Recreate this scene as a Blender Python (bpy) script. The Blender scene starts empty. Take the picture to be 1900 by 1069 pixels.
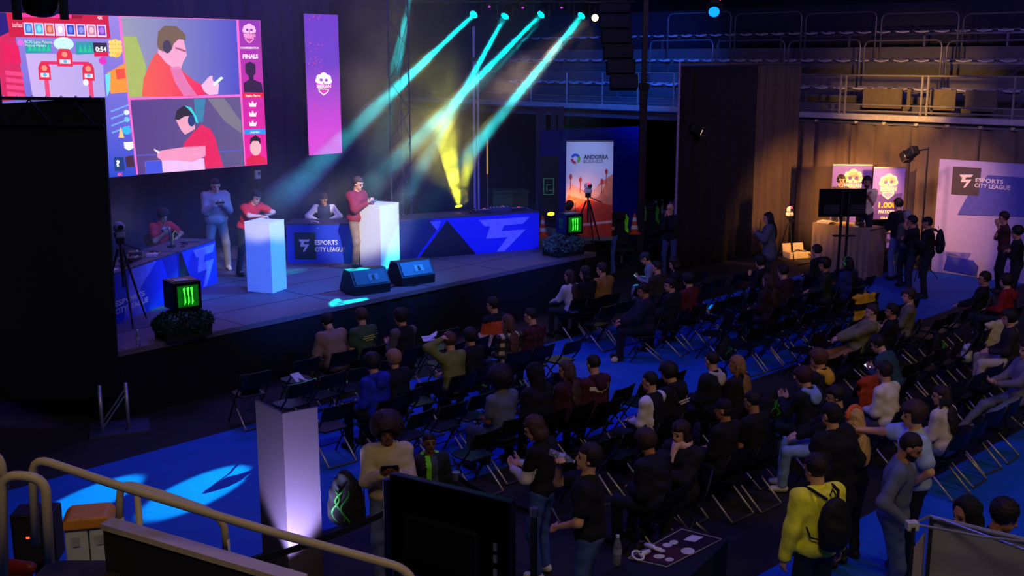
import bpy, math, random
import numpy as np
from mathutils import Vector, Matrix

SC = bpy.context.scene
COL = SC.collection
random.seed(7)
RNG = np.random.default_rng(7)

# ------------------------------------------------------------------ camera
CAM_H = 5.0
FPX = 2050.0                       # focal length in pixels of the 1900x1069 frame
PITCH = math.atan(424 / FPX)
cam_d = bpy.data.cameras.new('camera')
cam_d.sensor_width = 36.0
cam_d.lens = 36.0 * FPX / 1900.0
cam_d.clip_end = 200
cam = bpy.data.objects.new('camera', cam_d)
COL.objects.link(cam)
cam.location = (0, 0, CAM_H)
cam.rotation_euler = (math.pi / 2 - PITCH, 0, 0)
SC.camera = cam

_f = np.array([0, math.cos(PITCH), -math.sin(PITCH)])
_u = np.array([0, math.sin(PITCH), math.cos(PITCH)])
_o = np.array([0, 0, CAM_H])


def ray(px, py):
    return _f + (px - 950) / FPX * np.array([1., 0, 0]) - (py - 534.5) / FPX * _u


def at(px, py, z=0.0):
    """Point of height z seen in photo pixel px,py."""
    d = ray(px, py)
    return _o + d * ((z - CAM_H) / d[2])


def at_y(px, py, y):
    """Point at ground distance y from the camera seen in photo pixel px,py."""
    d = ray(px, py)
    return _o + d * (y / d[1])


E1 = np.array([math.sqrt(.5), math.sqrt(.5), 0])     # along the rows of chairs
E2 = np.array([-math.sqrt(.5), math.sqrt(.5), 0])    # towards the stage


def ST(s, t, z=0.0):
    return s * E1 + t * E2 + np.array([0, 0, z])


def on_s(px, py, s0):
    d = ray(px, py)
    return _o + d * ((s0 - _o @ E1) / (d @ E1))


# ------------------------------------------------------------------ exposure, world, lights
SC.view_settings.view_transform = 'Standard'
SC.view_settings.look = 'None'
SC.view_settings.gamma = 1.0
SC.view_settings.exposure = 0.0
SC.view_settings.use_curve_mapping = False
SC.render.film_transparent = False
try:
    SC.cycles.use_denoising = True
    SC.cycles.max_bounces = 5
    SC.cycles.diffuse_bounces = 2
    SC.cycles.glossy_bounces = 2
    SC.cycles.volume_bounces = 0
    SC.cycles.transparent_max_bounces = 16
    SC.cycles.volume_step_rate = 3.0
    SC.cycles.sample_clamp_indirect = 2.0
    SC.cycles.caustics_reflective = False
    SC.cycles.caustics_refractive = False
except Exception:
    pass

world = bpy.data.worlds.new('world')
SC.world = world
world.use_nodes = True
world.node_tree.nodes['Background'].inputs[0].default_value = (0.16, 0.2, 0.75, 1)
world.node_tree.nodes['Background'].inputs[1].default_value = 0.012


def lin(c):
    return tuple((x / 255 / 12.92) if x / 255 <= 0.04045 else ((x / 255 + 0.055) / 1.055) ** 2.4 for x in c)


def aim(o, p0, p1):
    d = Vector(p1) - Vector(p0)
    o.location = p0
    o.rotation_euler = d.to_track_quat('-Z', 'Y').to_euler()


def light(kind, name, p0, p1, power, col, size=.2, angle=40, blend=.5, sx=None):
    L = bpy.data.lights.new(name, kind)
    L.energy = power
    L.color = lin(col)
    if kind == 'SPOT':
        L.spot_size = math.radians(angle)
        L.spot_blend = blend
        L.shadow_soft_size = size
    elif kind == 'AREA':
        L.shape = 'RECTANGLE'
        L.size = size
        L.size_y = sx or size
    else:
        L.shadow_soft_size = size
    o = bpy.data.objects.new(name, L)
    COL.objects.link(o)
    aim(o, p0, p1)
    return o


# added dim fill from unseen lamps high up, over the stand the photo is taken from
light('AREA', 'fill_light', (-1, -3, 13), (4, 14, 0), 330, (255, 226, 170), 3, sx=3)
light('AREA', 'fill_light', (12, 3, 13), (9, 15, 0), 330, (255, 222, 165), 3, sx=3)
# blue and violet wash from the lighting rig above hall and stage
light('AREA', 'rig_wash', (2, 12, 11.5), (3, 14, 0), 400, (84, 78, 255), 7, sx=7)
light('AREA', 'rig_wash', (-4, 19, 9.5), (-3, 19.5, 1), 420, (104, 84, 255), 3, sx=3)
light('SPOT', 'rig_wash', (4.4, 28.2, 8.6), tuple(on_s(1085, 165, 28)), 5200, (24, 100, 255), .5, 62, .9)
light('SPOT', 'rig_wash', (9, 14, 9.5), tuple(ST(28, 11, 5.2)), 2600, (120, 100, 220), .5, 75, .9)

# ------------------------------------------------------------------ materials
MATS = {}


def M(col, rough=.65, metal=0., var=.18, scale=9., emis=0., bump=0., key=''):
    k = ('m', tuple(col), rough, metal, var, scale, emis, bump, key)
    if k in MATS:
        return MATS[k]
    m = bpy.data.materials.new(key or 'surface_%d_%d_%d' % tuple(col))
    m.use_nodes = True
    nt = m.node_tree
    b = nt.nodes['Principled BSDF']
    c = lin(col)
    tc = nt.nodes.new('ShaderNodeTexCoord')
    nz = nt.nodes.new('ShaderNodeTexNoise')
    nz.inputs['Scale'].default_value = scale
    nz.inputs['Detail'].default_value = 3
    nt.links.new(tc.outputs['Object'], nz.inputs['Vector'])
    mr = nt.nodes.new('ShaderNodeMapRange')
    mr.inputs[1].default_value = .25
    mr.inputs[2].default_value = .75
    mr.inputs[3].default_value = 1 - var
    mr.inputs[4].default_value = 1 + var
    nt.links.new(nz.outputs['Fac'], mr.inputs[0])
    mx = nt.nodes.new('ShaderNodeVectorMath')
    mx.operation = 'SCALE'
    mx.inputs[0].default_value = c
    nt.links.new(mr.outputs[0], mx.inputs['Scale'])
    nt.links.new(mx.outputs[0], b.inputs['Base Color'])
    b.inputs['Roughness'].default_value = rough
    b.inputs['Metallic'].default_value = metal
    b.inputs['Specular IOR Level'].default_value = .35
    if emis:
        nt.links.new(mx.outputs[0], b.inputs['Emission Color'])
        b.inputs['Emission Strength'].default_value = emis
        b.inputs['Base Color'].default_value = (0, 0, 0, 1)
        nt.links.remove(b.inputs['Base Color'].links[0])
    if bump:
        bp = nt.nodes.new('ShaderNodeBump')
        bp.inputs['Strength'].default_value = bump
        bp.inputs['Distance'].default_value = .02
        nt.links.new(nz.outputs['Fac'], bp.inputs['Height'])
        nt.links.new(bp.outputs['Normal'], b.inputs['Normal'])
    MATS[k] = m
    return m


def GRAD(c0, c1, axis='Z', lo=0., hi=1., emis=0., rough=.6, key='gradient'):
    """Printed or displayed colour running from c0 to c1 along one object axis."""
    k = ('g', tuple(c0), tuple(c1), axis, lo, hi, emis)
    if k in MATS:
        return MATS[k]
    m = bpy.data.materials.new(key)
    m.use_nodes = True
    nt = m.node_tree
    b = nt.nodes['Principled BSDF']
    tc = nt.nodes.new('ShaderNodeTexCoord')
    sp = nt.nodes.new('ShaderNodeSeparateXYZ')
    nt.links.new(tc.outputs['Object'], sp.inputs[0])
    mr = nt.nodes.new('ShaderNodeMapRange')
    mr.inputs[1].default_value = lo
    mr.inputs[2].default_value = hi
    nt.links.new(sp.outputs[axis], mr.inputs[0])
    rp = nt.nodes.new('ShaderNodeValToRGB')
    rp.color_ramp.elements[0].color = lin(c0) + (1,)
    rp.color_ramp.elements[1].color = lin(c1) + (1,)
    nt.links.new(mr.outputs[0], rp.inputs[0])
    if emis:
        b.inputs['Base Color'].default_value = (0, 0, 0, 1)
        nt.links.new(rp.outputs[0], b.inputs['Emission Color'])
        b.inputs['Emission Strength'].default_value = emis
    else:
        nt.links.new(rp.outputs[0], b.inputs['Base Color'])
    b.inputs['Roughness'].default_value = rough
    MATS[k] = m
    return m


def PLAID(c0, c1, c2, size, key):
    """Woven check: broad bands of two colours crossing in x and z."""
    k = ('p', c0, c1, c2, size)
    if k in MATS:
        return MATS[k]
    m = bpy.data.materials.new(key)
    m.use_nodes = True
    nt = m.node_tree
    b = nt.nodes['Principled BSDF']
    b.inputs['Roughness'].default_value = .85
    tc = nt.nodes.new('ShaderNodeTexCoord')
    sp = nt.nodes.new('ShaderNodeSeparateXYZ')
    nt.links.new(tc.outputs['Object'], sp.inputs[0])
    bands = []
    for ax in 'XZ':
        a = nt.nodes.new('ShaderNodeMath'); a.operation = 'MULTIPLY'; a.inputs[1].default_value = 1 / size
        nt.links.new(sp.outputs[ax], a.inputs[0])
        f = nt.nodes.new('ShaderNodeMath'); f.operation = 'FRACT'
        nt.links.new(a.outputs[0], f.inputs[0])
        g = nt.nodes.new('ShaderNodeMath'); g.operation = 'GREATER_THAN'; g.inputs[1].default_value = .5
        nt.links.new(f.outputs[0], g.inputs[0])
        bands.append(g)
    s = nt.nodes.new('ShaderNodeMath'); s.operation = 'ADD'
    nt.links.new(bands[0].outputs[0], s.inputs[0]); nt.links.new(bands[1].outputs[0], s.inputs[1])
    h = nt.nodes.new('ShaderNodeMath'); h.operation = 'MULTIPLY'; h.inputs[1].default_value = .45
    nt.links.new(s.outputs[0], h.inputs[0])
    rp = nt.nodes.new('ShaderNodeValToRGB')
    rp.color_ramp.interpolation = 'CONSTANT'
    e = rp.color_ramp.elements
    e[0].color = lin(c0) + (1,); e[1].position = .3; e[1].color = lin(c1) + (1,)
    n = e.new(.7); n.color = lin(c2) + (1,)
    nt.links.new(h.outputs[0], rp.inputs[0])
    nt.links.new(rp.outputs[0], b.inputs['Base Color'])
    MATS[k] = m
    return m


BLACK = M((14, 14, 18), .6, key='matt_black')
BLACKGL = M((12, 12, 15), .3, key='gloss_black_plastic')
STEEL = M((150, 150, 155), .35, .8, key='brushed_steel')
ALU = M((170, 172, 180), .4, .7, key='aluminium')
WHITE = M((225, 225, 228), .5, var=.04, key='white_paint')
CREAM = M((186, 170, 152), .45, var=.06, key='cream_painted_tube')
RUBBER = M((20, 20, 20), .8, key='black_rubber')

# ------------------------------------------------------------------ mesh building


class MB:
    def __init__(s):
        s.v, s.f = [], []

    def add(s, v, f):
        o = len(s.v)
        s.v += [tuple(map(float, p)) for p in v]
        s.f += [[o + i for i in q] for q in f]
        return s

    def box(s, c, d, rot=None):
        c = Vector(c)
        R = rot or Matrix.Identity(3)
        pts = [c + R @ Vector((x * d[0] / 2, y * d[1] / 2, z * d[2] / 2)) for x in (-1, 1) for y in (-1, 1) for z in (-1, 1)]
        return s.add(pts, [(0, 1, 3, 2), (4, 6, 7, 5), (0, 4, 5, 1), (2, 3, 7, 6), (0, 2, 6, 4), (1, 5, 7, 3)])

    def cyl(s, a, b, r, r2=None, n=10):
        return s.loft([a, b], [r, r if r2 is None else r2], n)

    def loft(s, pts, rad, n=8):
        """Tube through points with one radius each, ends closed."""
        P = [Vector(p) for p in pts]
        rings = []
        ref = None
        for i, p in enumerate(P):
            d = (P[min(i + 1, len(P) - 1)] - P[max(i - 1, 0)]).normalized()
            if ref is None:
                ref = Vector((0, 0, 1)) if abs(d.z) < .9 else Vector((1, 0, 0))
            x = (ref - d * ref.dot(d))
            if x.length < 1e-4:
                x = Vector((1, 0, 0)) - d * d.x
            x.normalize()
            ref = x
            y = d.cross(x)
            r = rad[i] if isinstance(rad, (list, tuple)) else rad
            rings.append([p + (x * math.cos(t) + y * math.sin(t)) * r for t in [2 * math.pi * k / n for k in range(n)]])
        v = [q for g in rings for q in g]
        f = []
        for i in range(len(P) - 1):
            for k in range(n):
                a, b2 = i * n + k, i * n + (k + 1) % n
                f.append((a, b2, b2 + n, a + n))
        f.append(list(range(n))[::-1])
        f.append([len(v) - n + k for k in range(n)])
        return s.add(v, f)

    def prism(s, poly, y0, y1):
        """Polygon in x,z extruded from y0 (front) to y1."""
        n = len(poly)
        v = [(x, y0, z) for x, z in poly] + [(x, y1, z) for x, z in poly]
        f = [list(range(n)), list(range(2 * n - 1, n - 1, -1))]
        f += [(i, n + i, n + (i + 1) % n, (i + 1) % n) for i in range(n)]
        return s.add(v, f)

    def slab(s, poly, z0, z1):
        n = len(poly)
        v = [(p[0], p[1], z0) for p in poly] + [(p[0], p[1], z1) for p in poly]
        f = [list(range(n))[::-1], list(range(n, 2 * n))]
        f += [(i, (i + 1) % n, n + (i + 1) % n, n + i) for i in range(n)]
        return s.add(v, f)

    def ball(s, c, r, n=12, m=8):
        r = (r, r, r) if not hasattr(r, '__len__') else r
        v = [(c[0], c[1], c[2] - r[2])]
        for j in range(1, m):
            ph = -math.pi / 2 + math.pi * j / m
            for i in range(n):
                th = 2 * math.pi * i / n
                v.append((c[0] + r[0] * math.cos(ph) * math.cos(th), c[1] + r[1] * math.cos(ph) * math.sin(th), c[2] + r[2] * math.sin(ph)))
        v.append((c[0], c[1], c[2] + r[2]))
        f = [(0, 1 + (i + 1) % n, 1 + i) for i in range(n)]
        for j in range(m - 2):
            for i in range(n):
                a, b = 1 + j * n + i, 1 + j * n + (i + 1) % n
                f.append((a, b, b + n, a + n))
        L = len(v) - 1
        f += [(L, L - n + i, L - n + (i + 1) % n) for i in range(n)]
        return s.add(v, f)

    def mesh(s, name, smooth=False):
        me = bpy.data.meshes.new(name)
        me.from_pydata(s.v, [], s.f)
        me.update()
        if smooth:
            me.polygons.foreach_set('use_smooth', [True] * len(me.polygons))
        return me

    def build(s, name, mat, parent=None, smooth=False, bevel=0):
        o = bpy.data.objects.new(name, s.mesh(name, smooth))
        o.data.materials.append(mat)
        COL.objects.link(o)
        if parent is not None:
            o.parent = parent
        if bevel:
            b = o.modifiers.new('bevel', 'BEVEL')
            b.width = bevel
            b.segments = 2
            b.limit_method = 'ANGLE'
        return o


def tag(o, label=None, cat=None, group=None, kind=None):
    if label: o['label'] = label
    if cat: o['category'] = cat
    if group: o['group'] = group
    if kind: o['kind'] = kind
    return o


def thing(name, label, cat, loc=(0, 0, 0), rz=0., group=None):
    o = bpy.data.objects.new(name, None)
    COL.objects.link(o)
    o.location = tuple(float(x) for x in loc)
    o.rotation_euler = (0, 0, rz)
    o.empty_display_size = .1
    return tag(o, label, cat, group)


def struct(o):
    o['kind'] = 'structure'
    return o


def copy_tree(o, parent=None):
    c = o.copy()
    COL.objects.link(c)
    c.parent = parent
    for ch in o.children:
        copy_tree(ch, c)
    return c


def text_mesh(body, bold=0.0, shear=0.0):
    cu = bpy.data.curves.new('lettering', 'FONT')
    cu.body = body
    cu.offset = bold
    cu.shear = shear
    cu.resolution_u = 3
    o = bpy.data.objects.new('lettering', cu)
    COL.objects.link(o)
    bpy.context.view_layer.update()
    me = bpy.data.meshes.new_from_object(o.evaluated_get(bpy.context.evaluated_depsgraph_get()))
    bpy.data.objects.remove(o)
    bpy.data.curves.remove(cu)
    return me


def text_box(root, body, x0, z0, x1, z1, mat, y=-.006, bold=.02, shear=0., name='lettering'):
    """Flat lettering that fills the box x0..x1, z0..z1 of a panel's face."""
    me = text_mesh(body, bold, shear)
    n = len(me.vertices)
    a = np.empty(n * 3)
    me.vertices.foreach_get('co', a)
    a = a.reshape(-1, 3)
    lo, hi = a.min(0), a.max(0)
    b = np.empty_like(a)
    b[:, 0] = x0 + (a[:, 0] - lo[0]) / (hi[0] - lo[0]) * (x1 - x0)
    b[:, 2] = z0 + (a[:, 1] - lo[1]) / (hi[1] - lo[1]) * (z1 - z0)
    b[:, 1] = y
    me.vertices.foreach_set('co', b.ravel())
    me.update()
    me.materials.clear()
    me.materials.append(mat)
    o = bpy.data.objects.new(name, me)
    COL.objects.link(o)
    o.parent = root
    return o


class Face:
    """An upright panel's face: pixels of the photo are turned into x,z on it."""

    def __init__(s, p0, ang):
        s.p0 = np.array(p0, float)
        s.ang = ang
        s.ex = np.array([math.cos(ang), math.sin(ang), 0])
        s.n = np.array([-math.sin(ang), math.cos(ang), 0])

    def __call__(s, px, py):
        d = ray(px, py)
        p = _o + d * (((s.p0 - _o) @ s.n) / (d @ s.n)) - s.p0
        return float(p @ s.ex), float(p[2])

    def poly(s, root, pts, mat, layer=1, name='print', th=.002):
        y = -.003 * layer
        return MB().prism([s(*p) for p in pts], y - th, y).build(name, mat, root)

    def text(s, root, body, x0, y0, x1, y1, mat, layer=2, bold=.02, shear=0.):
        xm, ym = (x0 + x1) / 2, (y0 + y1) / 2
        return text_box(root, body, s(x0, ym)[0], s(xm, y1)[1], s(x1, ym)[0], s(xm, y0)[1], mat, -.003 * layer - .002, bold, shear)

    def disc(s, root, cx, cy, rx, ry, mat, layer=1, name='print', n=16):
        return s.poly(root, [(cx + rx * math.cos(2 * math.pi * k / n), cy + ry * math.sin(2 * math.pi * k / n)) for k in range(n)], mat, layer, name)


def face_between(pa, pb):
    """Face whose foot runs from world point pa to pb (left to right as seen)."""
    pa, pb = np.array(pa, float), np.array(pb, float)
    d = pb - pa
    return Face(pa, math.atan2(d[1], d[0])), float(np.linalg.norm(d[:2]))

# ------------------------------------------------------------------ floor, carpets, walls
FLOOR = M((36, 33, 32), .8, var=.25, scale=3, bump=.15, key='dark_carpet_floor')
struct(MB().slab([(-40, -6), (50, -6), (50, 60), (-40, 60)], -.1, 0).build('floor', FLOOR))
BLUEC = M((20, 90, 186), .75, var=.10, scale=2.5, bump=.1, key='blue_carpet')


def st_poly(l):
    return [tuple(ST(s, t)[:2]) for s, t in l]


A0, A1 = at(40, 905), at(1450, 520)
B0, B1 = at(605, 985), at(1490, 672)
C0, C1 = at(1420, 1062), at(1900, 795)


def ext(p, q, a, b):
    d = (q - p) / np.linalg.norm(q - p)
    return p - d * a, q + d * b


a0, a1 = ext(A0, A1, 3, 3.4)
b0, b1 = ext(B0, B1, 6, 9.4)
c0, c1 = ext(C0, C1, 12, 16)
tag(MB().slab([a0, b0, b1, a1], 0, .008).build('blue_carpet', BLUEC), 'bright blue carpet runner under the first rows of chairs before the stage', 'carpet')
tag(MB().slab([c0, c0 - E2 * 4.6, c1 - E2 * 4.6, c1], 0, .008).build('blue_carpet', BLUEC), 'bright blue carpet runner behind the last row of chairs', 'carpet')

# stage frame: angle of the stage front
SZ = 1.0
sgA, sgB = at(230, 650, SZ), at(1100, 470, SZ)
SANG = math.atan2(sgB[1] - sgA[1], sgB[0] - sgA[0])
SX = np.array([math.cos(SANG), math.sin(SANG), 0])
SY = np.array([-math.sin(SANG), math.cos(SANG), 0])
stage = thing('stage', 'low stage with violet-grey deck and black skirt below the screens', 'stage', (sgA[0], sgA[1], 0), SANG)
SW = float(np.linalg.norm(sgB - sgA))
STG = [(-.36, 0), (SW + .1, 0), (SW + .1, 1.1), (SW + 2.2, 1.1), (SW + 2.2, 6.45), (-.36, 6.45)]
MB().slab(STG, SZ - .08, SZ).build('deck', M((96, 88, 96), .6, var=.12, scale=1.5, key='stage_deck'), stage)
sk = MB()
n = 120
poly = [(-.33 + (SW + .43) * i / n, .03 + .015 * math.sin(i * 1.3)) for i in range(n + 1)]
sk.slab(poly + [(SW + .06, 1.14), (SW + 2.15, 1.14), (SW + 2.15, 6.4), (-.33, 6.4)], 0.005, SZ - .08)
sk.build('skirt', M((13, 12, 17), .9, key='black_stage_skirt'), stage)
# seams between the deck panels
sm = MB()
for i in range(0, 7):
    if i * 2 < SW: sm.box((i * 2.0, 3.2, SZ + .001), (.012, 6.4, .004))
for j in range(1, 6):
    sm.box(((SW - .4) / 2, j * 1.0, SZ + .001), (SW + .4, .012, .004))
tag(sm.build('deck_joint', M((30, 26, 34), .9), stage), kind='stuff')


def SG(x, y, z=0.0):
    return np.array([sgA[0], sgA[1], 0]) + SX * x + SY * y + np.array([0, 0, SZ + z])


def drape(name, pa, pb, z0, z1, mat, folds=10, amp=.05, parent=None, seed=0, rows=6, flare=.3):
    pa, pb = np.array(pa, float), np.array(pb, float)
    d = pb - pa; d[2] = 0
    L = np.linalg.norm(d); d /= L
    nn = np.array([-d[1], d[0], 0])
    rg = np.random.default_rng(seed)
    m = max(24, int(folds * 8))
    ph = np.cumsum(rg.uniform(.5, 1.5, m)); ph = ph / ph[-1] * folds * 2 * math.pi
    v, f = [], []
    for j in range(rows):
        tz = j / (rows - 1)
        for i in range(m):
            a = amp * math.sin(ph[i]) * (1 + flare * (1 - tz)) + amp * .5 * math.sin(2.3 * ph[i] + 2 * tz)
            p = pa + d * L * i / (m - 1) + nn * a
            v.append((p[0], p[1], z0 + (z1 - z0) * tz))
    for j in range(rows - 1):
        for i in range(m - 1):
            a = j * m + i
            f.append((a, a + 1, a + 1 + m, a + m))
    o = MB().add(v, f).build(name, mat, parent, smooth=True)
    s = o.modifiers.new('thickness', 'SOLIDIFY'); s.thickness = .01
    return o


# black masking cloth behind the stage
DARKCLOTH = M((44, 38, 70), .95, var=.1, key='black_backdrop_cloth')  # violet tone raised to stand in for haze glow over black cloth
bk0, bk1 = SG(-9, 6.62), SG(9.2, 6.62)
o = drape('backdrop_curtain', bk0, bk1, .02, 9.5, DARKCLOTH, 40, .04, seed=3)
tag(o, 'tall black backdrop cloth hanging behind the screens of the stage', 'curtain')

# hall shell
WALLM = M((26, 28, 52), .9, var=.1, scale=.6, key='dark_blue_hall_wall')
struct(MB().add([tuple(ST(36, 45)), tuple(ST(36, -14)), tuple(ST(36, -14, 12)), tuple(ST(36, 45, 12))], [(0, 1, 2, 3)]).build('wall_right', WALLM))
struct(MB().add([tuple(ST(-14, 32)), tuple(ST(36, 32)), tuple(ST(36, 32, 12)), tuple(ST(-14, 32, 12))], [(0, 1, 2, 3)]).build('wall_back', WALLM))

# ------------------------------------------------------------------ grandstand
corner = at(1467, 462)
SCN = float(corner @ E1)
GS = thing('grandstand', 'grey concrete grandstand with rows of pale seats and hoop rails', 'grandstand', (0, 0, 0), -math.pi / 4)
lip_z = float(on_s(1600, 215, SCN + .1)[2])
TL, TR = -34.0, 8.0      # local x = -t
tl = lambda px, py, s: -float(on_s(px, py, s) @ E2)
CONC = M((88, 84, 92), .85, var=.12, scale=2, key='grandstand_concrete')
# front beam of the balcony and the deck
MB().box(((TL + TR) / 2, SCN + .2, lip_z - .02), (TR - TL, .4, .13)).build('balcony_beam', M((175, 165, 160), .7), GS)
MB().box(((TL + TR) / 2, SCN + .9, lip_z - .25), (TR - TL, 1.6, .2)).build('balcony_deck', CONC, GS)
rows_px = [163, 112, 60]
rows = []
for k, py in enumerate(rows_px):
    s = SCN + 1.5 + 1.15 * k
    rows.append((s, float(on_s(1600, py, s)[2])))
for k, (s, z) in enumerate(rows):
    MB().box(((TL + TR) / 2, s + .35, (z - .42 + lip_z - .4) / 2), (TR - TL, 1.15, z - .42 - lip_z + .4)).build('tier', CONC, GS)
seat_mb = MB()
seat_mb.add([(-.21, -.2, .02), (-.23, 0, 0), (-.21, .2, .05), (0, -.22, -.01), (0, 0, -.025), (0, .21, .03), (.21, -.2, .02), (.23, 0, 0), (.21, .2, .05),
             (-.2, -.19, -.02), (0, -.2, -.05), (.2, -.19, -.02)],
            [(0, 3, 4, 1), (1, 4, 5, 2), (3, 6, 7, 4), (4, 7, 8, 5), (0, 9, 10, 3), (3, 10, 11, 6)])
me_seat = seat_mb.mesh('seat', True)
me_seat.materials.append(M((178, 172, 182), .5, key='pale_plastic_seat'))
cnt = 0
for k, (s, z) in enumerate(rows):
    x0, x1 = tl(960, rows_px[k], s), tl(1930, rows_px[k], s)
    x = x0
    while x < x1:
        o = bpy.data.objects.new('seat', me_seat); COL.objects.link(o); o.parent = GS
        o.location = (x, s, z)
        x += .56; cnt += 1
    br = MB()
    br.box(((x0 + x1) / 2, s, z - .07), (x1 - x0, .05, .05))
    x = x0
    while x < x1:
        br.box((x, s, z - .24), (.05, .05, .34)); x += 2.24
    br.build('seat_beam', STEEL, GS)


def hoop(xa, xb, s, z0, z1, r=.025):
    c = .14
    pts = [(xa, s, z0), (xa, s, z1 - c), (xa + c * .3, s, z1 - c * .3), (xa + c, s, z1), (xb - c, s, z1), (xb - c * .3, s, z1 - c * .3), (xb, s, z1 - c), (xb, s, z0)]
    return MB().loft(pts, r, 6).build('hoop_rail', M((120, 118, 125), .45, .5), GS, smooth=True)


for (pyb, pyt, edges, s) in [(103, 24, [1238, 1354, 1362, 1484, 1492, 1622, 1632, 1774, 1783, 1935], rows[2][0] - .62),
                             (158, 75, [1205, 1320, 1328, 1452, 1460, 1592, 1600, 1742, 1752, 1915], rows[1][0] - .62)]:
    for a, b in zip(edges[::2], edges[1::2]):
        pa, pb = on_s(a, pyb, s), on_s(b, pyb, s)
        zt = on_s((a + b) / 2, pyt, s)[2]
        hoop(-float(pa @ E2), -float(pb @ E2), s, float(pa[2]) - .1, float(zt))
# front guard rail of the balcony: posts, top and mid rails, mesh boards
gz0, gz1 = lip_z + .1, lip_z + 1.0
gs_ = SCN + .3
for px in list(range(985, 1250, 66)) + [1558, 1568, 1709, 1720, 1880]:
    x = tl(px, 190, gs_)
    MB().cyl((x, gs_, lip_z), (x, gs_, gz1), .03, n=6).build('rail_post', M((150, 140, 130), .45, .5), GS)
x0, x1 = tl(960, 190, gs_), tl(1935, 190, gs_)
for z in (lip_z + .12, lip_z + .27, gz1):
    MB().cyl((x0, gs_, z), (x1, gs_, z), .022, n=6).build('guard_rail', M((140, 132, 125), .45, .5), GS)
for pa, pb in [(1600, 1672), (1682, 1688), (1724, 1772), (1790, 1850)]:
    xa, xb = tl(pa, 180, gs_ + .5), tl(pb, 180, gs_ + .5)
    MB().box(((xa + xb) / 2, gs_ + .55, lip_z + .42), (xb - xa, .04, .5)).build('barrier_board', M((96, 84, 62), .6), GS)
# rear parapet of the stand
MB().box(((TL + TR) / 2, rows[2][0] + 1.4, rows[2][1] + .2), (TR - TL, .2, 1.3)).build('rear_wall', M((40, 40, 60), .9), GS)

# ------------------------------------------------------------------ under the balcony, seen past the stage
for i, px in enumerate((1003, 1026, 1040)):
    p = at_y(px, 330, 31.5)
    struct(MB().box((p[0], p[1], 1.85), (.28 if i == 0 else .16, .2, 3.7)).build('trim_%d' % (i + 1), M((70, 80, 130), .7)))
p0, p1 = at_y(1005, 440, 30.6), at_y(1186, 440, 32.4)
fc, w = face_between((p0[0], p0[1], 0), (p1[0], p1[1], 0))
o = MB().box((w / 2, .05, 1.55), (w, .06, 3.1)).build('blue_partition', M((30, 45, 190), .6, key='blue_partition_board'))
o.location = (p0[0], p0[1], 0); o.rotation_euler = (0, 0, fc.ang)
tag(o, 'plain blue partition board behind the white roll-up banner', 'partition')
# short flight of steps beside it
stp = thing('stair_flight', 'small flight of grey steps up to the grandstand by the tall mast', 'stairs', at_y(1203, 470, 31.0) * np.array([1, 1, 0]), -math.pi / 4)
for i in range(6):
    MB().box((.75, i * .3 + .15, .12 + i * .22), (1.5, .3, .24 + i * .0 + .2)).build('step', M((110, 115, 150), .8), stp)

# ------------------------------------------------------------------ curtains of the commentary corner
CURT_LIT = M((96, 80, 66), .92, var=.12, scale=4, key='lit_molton_curtain')  # black cloth with the warm lamplight put into its colour
cl = at(1254, 503)
wing = thing('curtain_wing', 'tall black curtain wall on a pipe frame, standing between the stage and commentary corner', 'curtain', (0, 0, 0))
d = corner - cl
ztop = float(at_y(1360, 117, (cl[1] + corner[1]) / 2)[2])
cuts = [0, .3, .62, .87, 1.0]
for i in range(4):
    drape('drape', cl + d * cuts[i], cl + d * (cuts[i + 1] + .004), .02, ztop - .06, CURT_LIT if i > 1 else M((40, 36, 40), .95, key='shaded_molton_curtain'), 3, .045, wing, seed=20 + i)  # left drapes darker: the wing's shade is painted into their colour
fr = MB()
fr.cyl((cl[0] - .06, cl[1] - .06, 0), (cl[0] - .06, cl[1] - .06, ztop + .03), .03)
fr.build('upright', M((170, 150, 190), .4, .3), wing)
MB().cyl((cl[0], cl[1], ztop), (corner[0], corner[1], ztop), .025).build('top_pipe', STEEL, wing)
for i in range(9):
    z = .8 + i * .48
    MB().box((cl[0] - .06, cl[1] - .06, z), (.09, .05, .03)).build('clip', STEEL, wing)
bc = thing('brown_curtain', 'long dark curtain hung under the balcony, lit warm brown behind the commentators', 'curtain', (0, 0, 0))
far = corner - E2 * 12
cuts = [0, .125, .26, .40, .55, .78, 1.0]
for i in range(6):
    drape('drape', corner + (far - corner) * cuts[i], corner + (far - corner) * (cuts[i + 1] + .003), .02, lip_z - .2, CURT_LIT, 3, .045, bc, seed=40 + i)
MB().cyl(tuple(corner + np.array([0, 0, lip_z - .18])), tuple(far + np.array([0, 0, lip_z - .18])), .025).build('track_pipe', STEEL, bc)
for px in (1514, 1588, 1640, 1700, 1758, 1820, 1880):
    p = on_s(px, 222, SCN)
    MB().box((p[0], p[1], lip_z - .16), (.08, .08, .06)).build('hook', M((190, 170, 130), .5), bc)

# ------------------------------------------------------------------ printed and lit panels


def homography(src, dst):
    A, b = [], []
    for (x, y), (u, v) in zip(src, dst):
        A += [[x, y, 1, 0, 0, 0, -u * x, -u * y], [0, 0, 0, x, y, 1, -v * x, -v * y]]
        b += [u, v]
    h = np.linalg.solve(np.array(A, float), np.array(b, float))
    return np.append(h, 1).reshape(3, 3)


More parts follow.
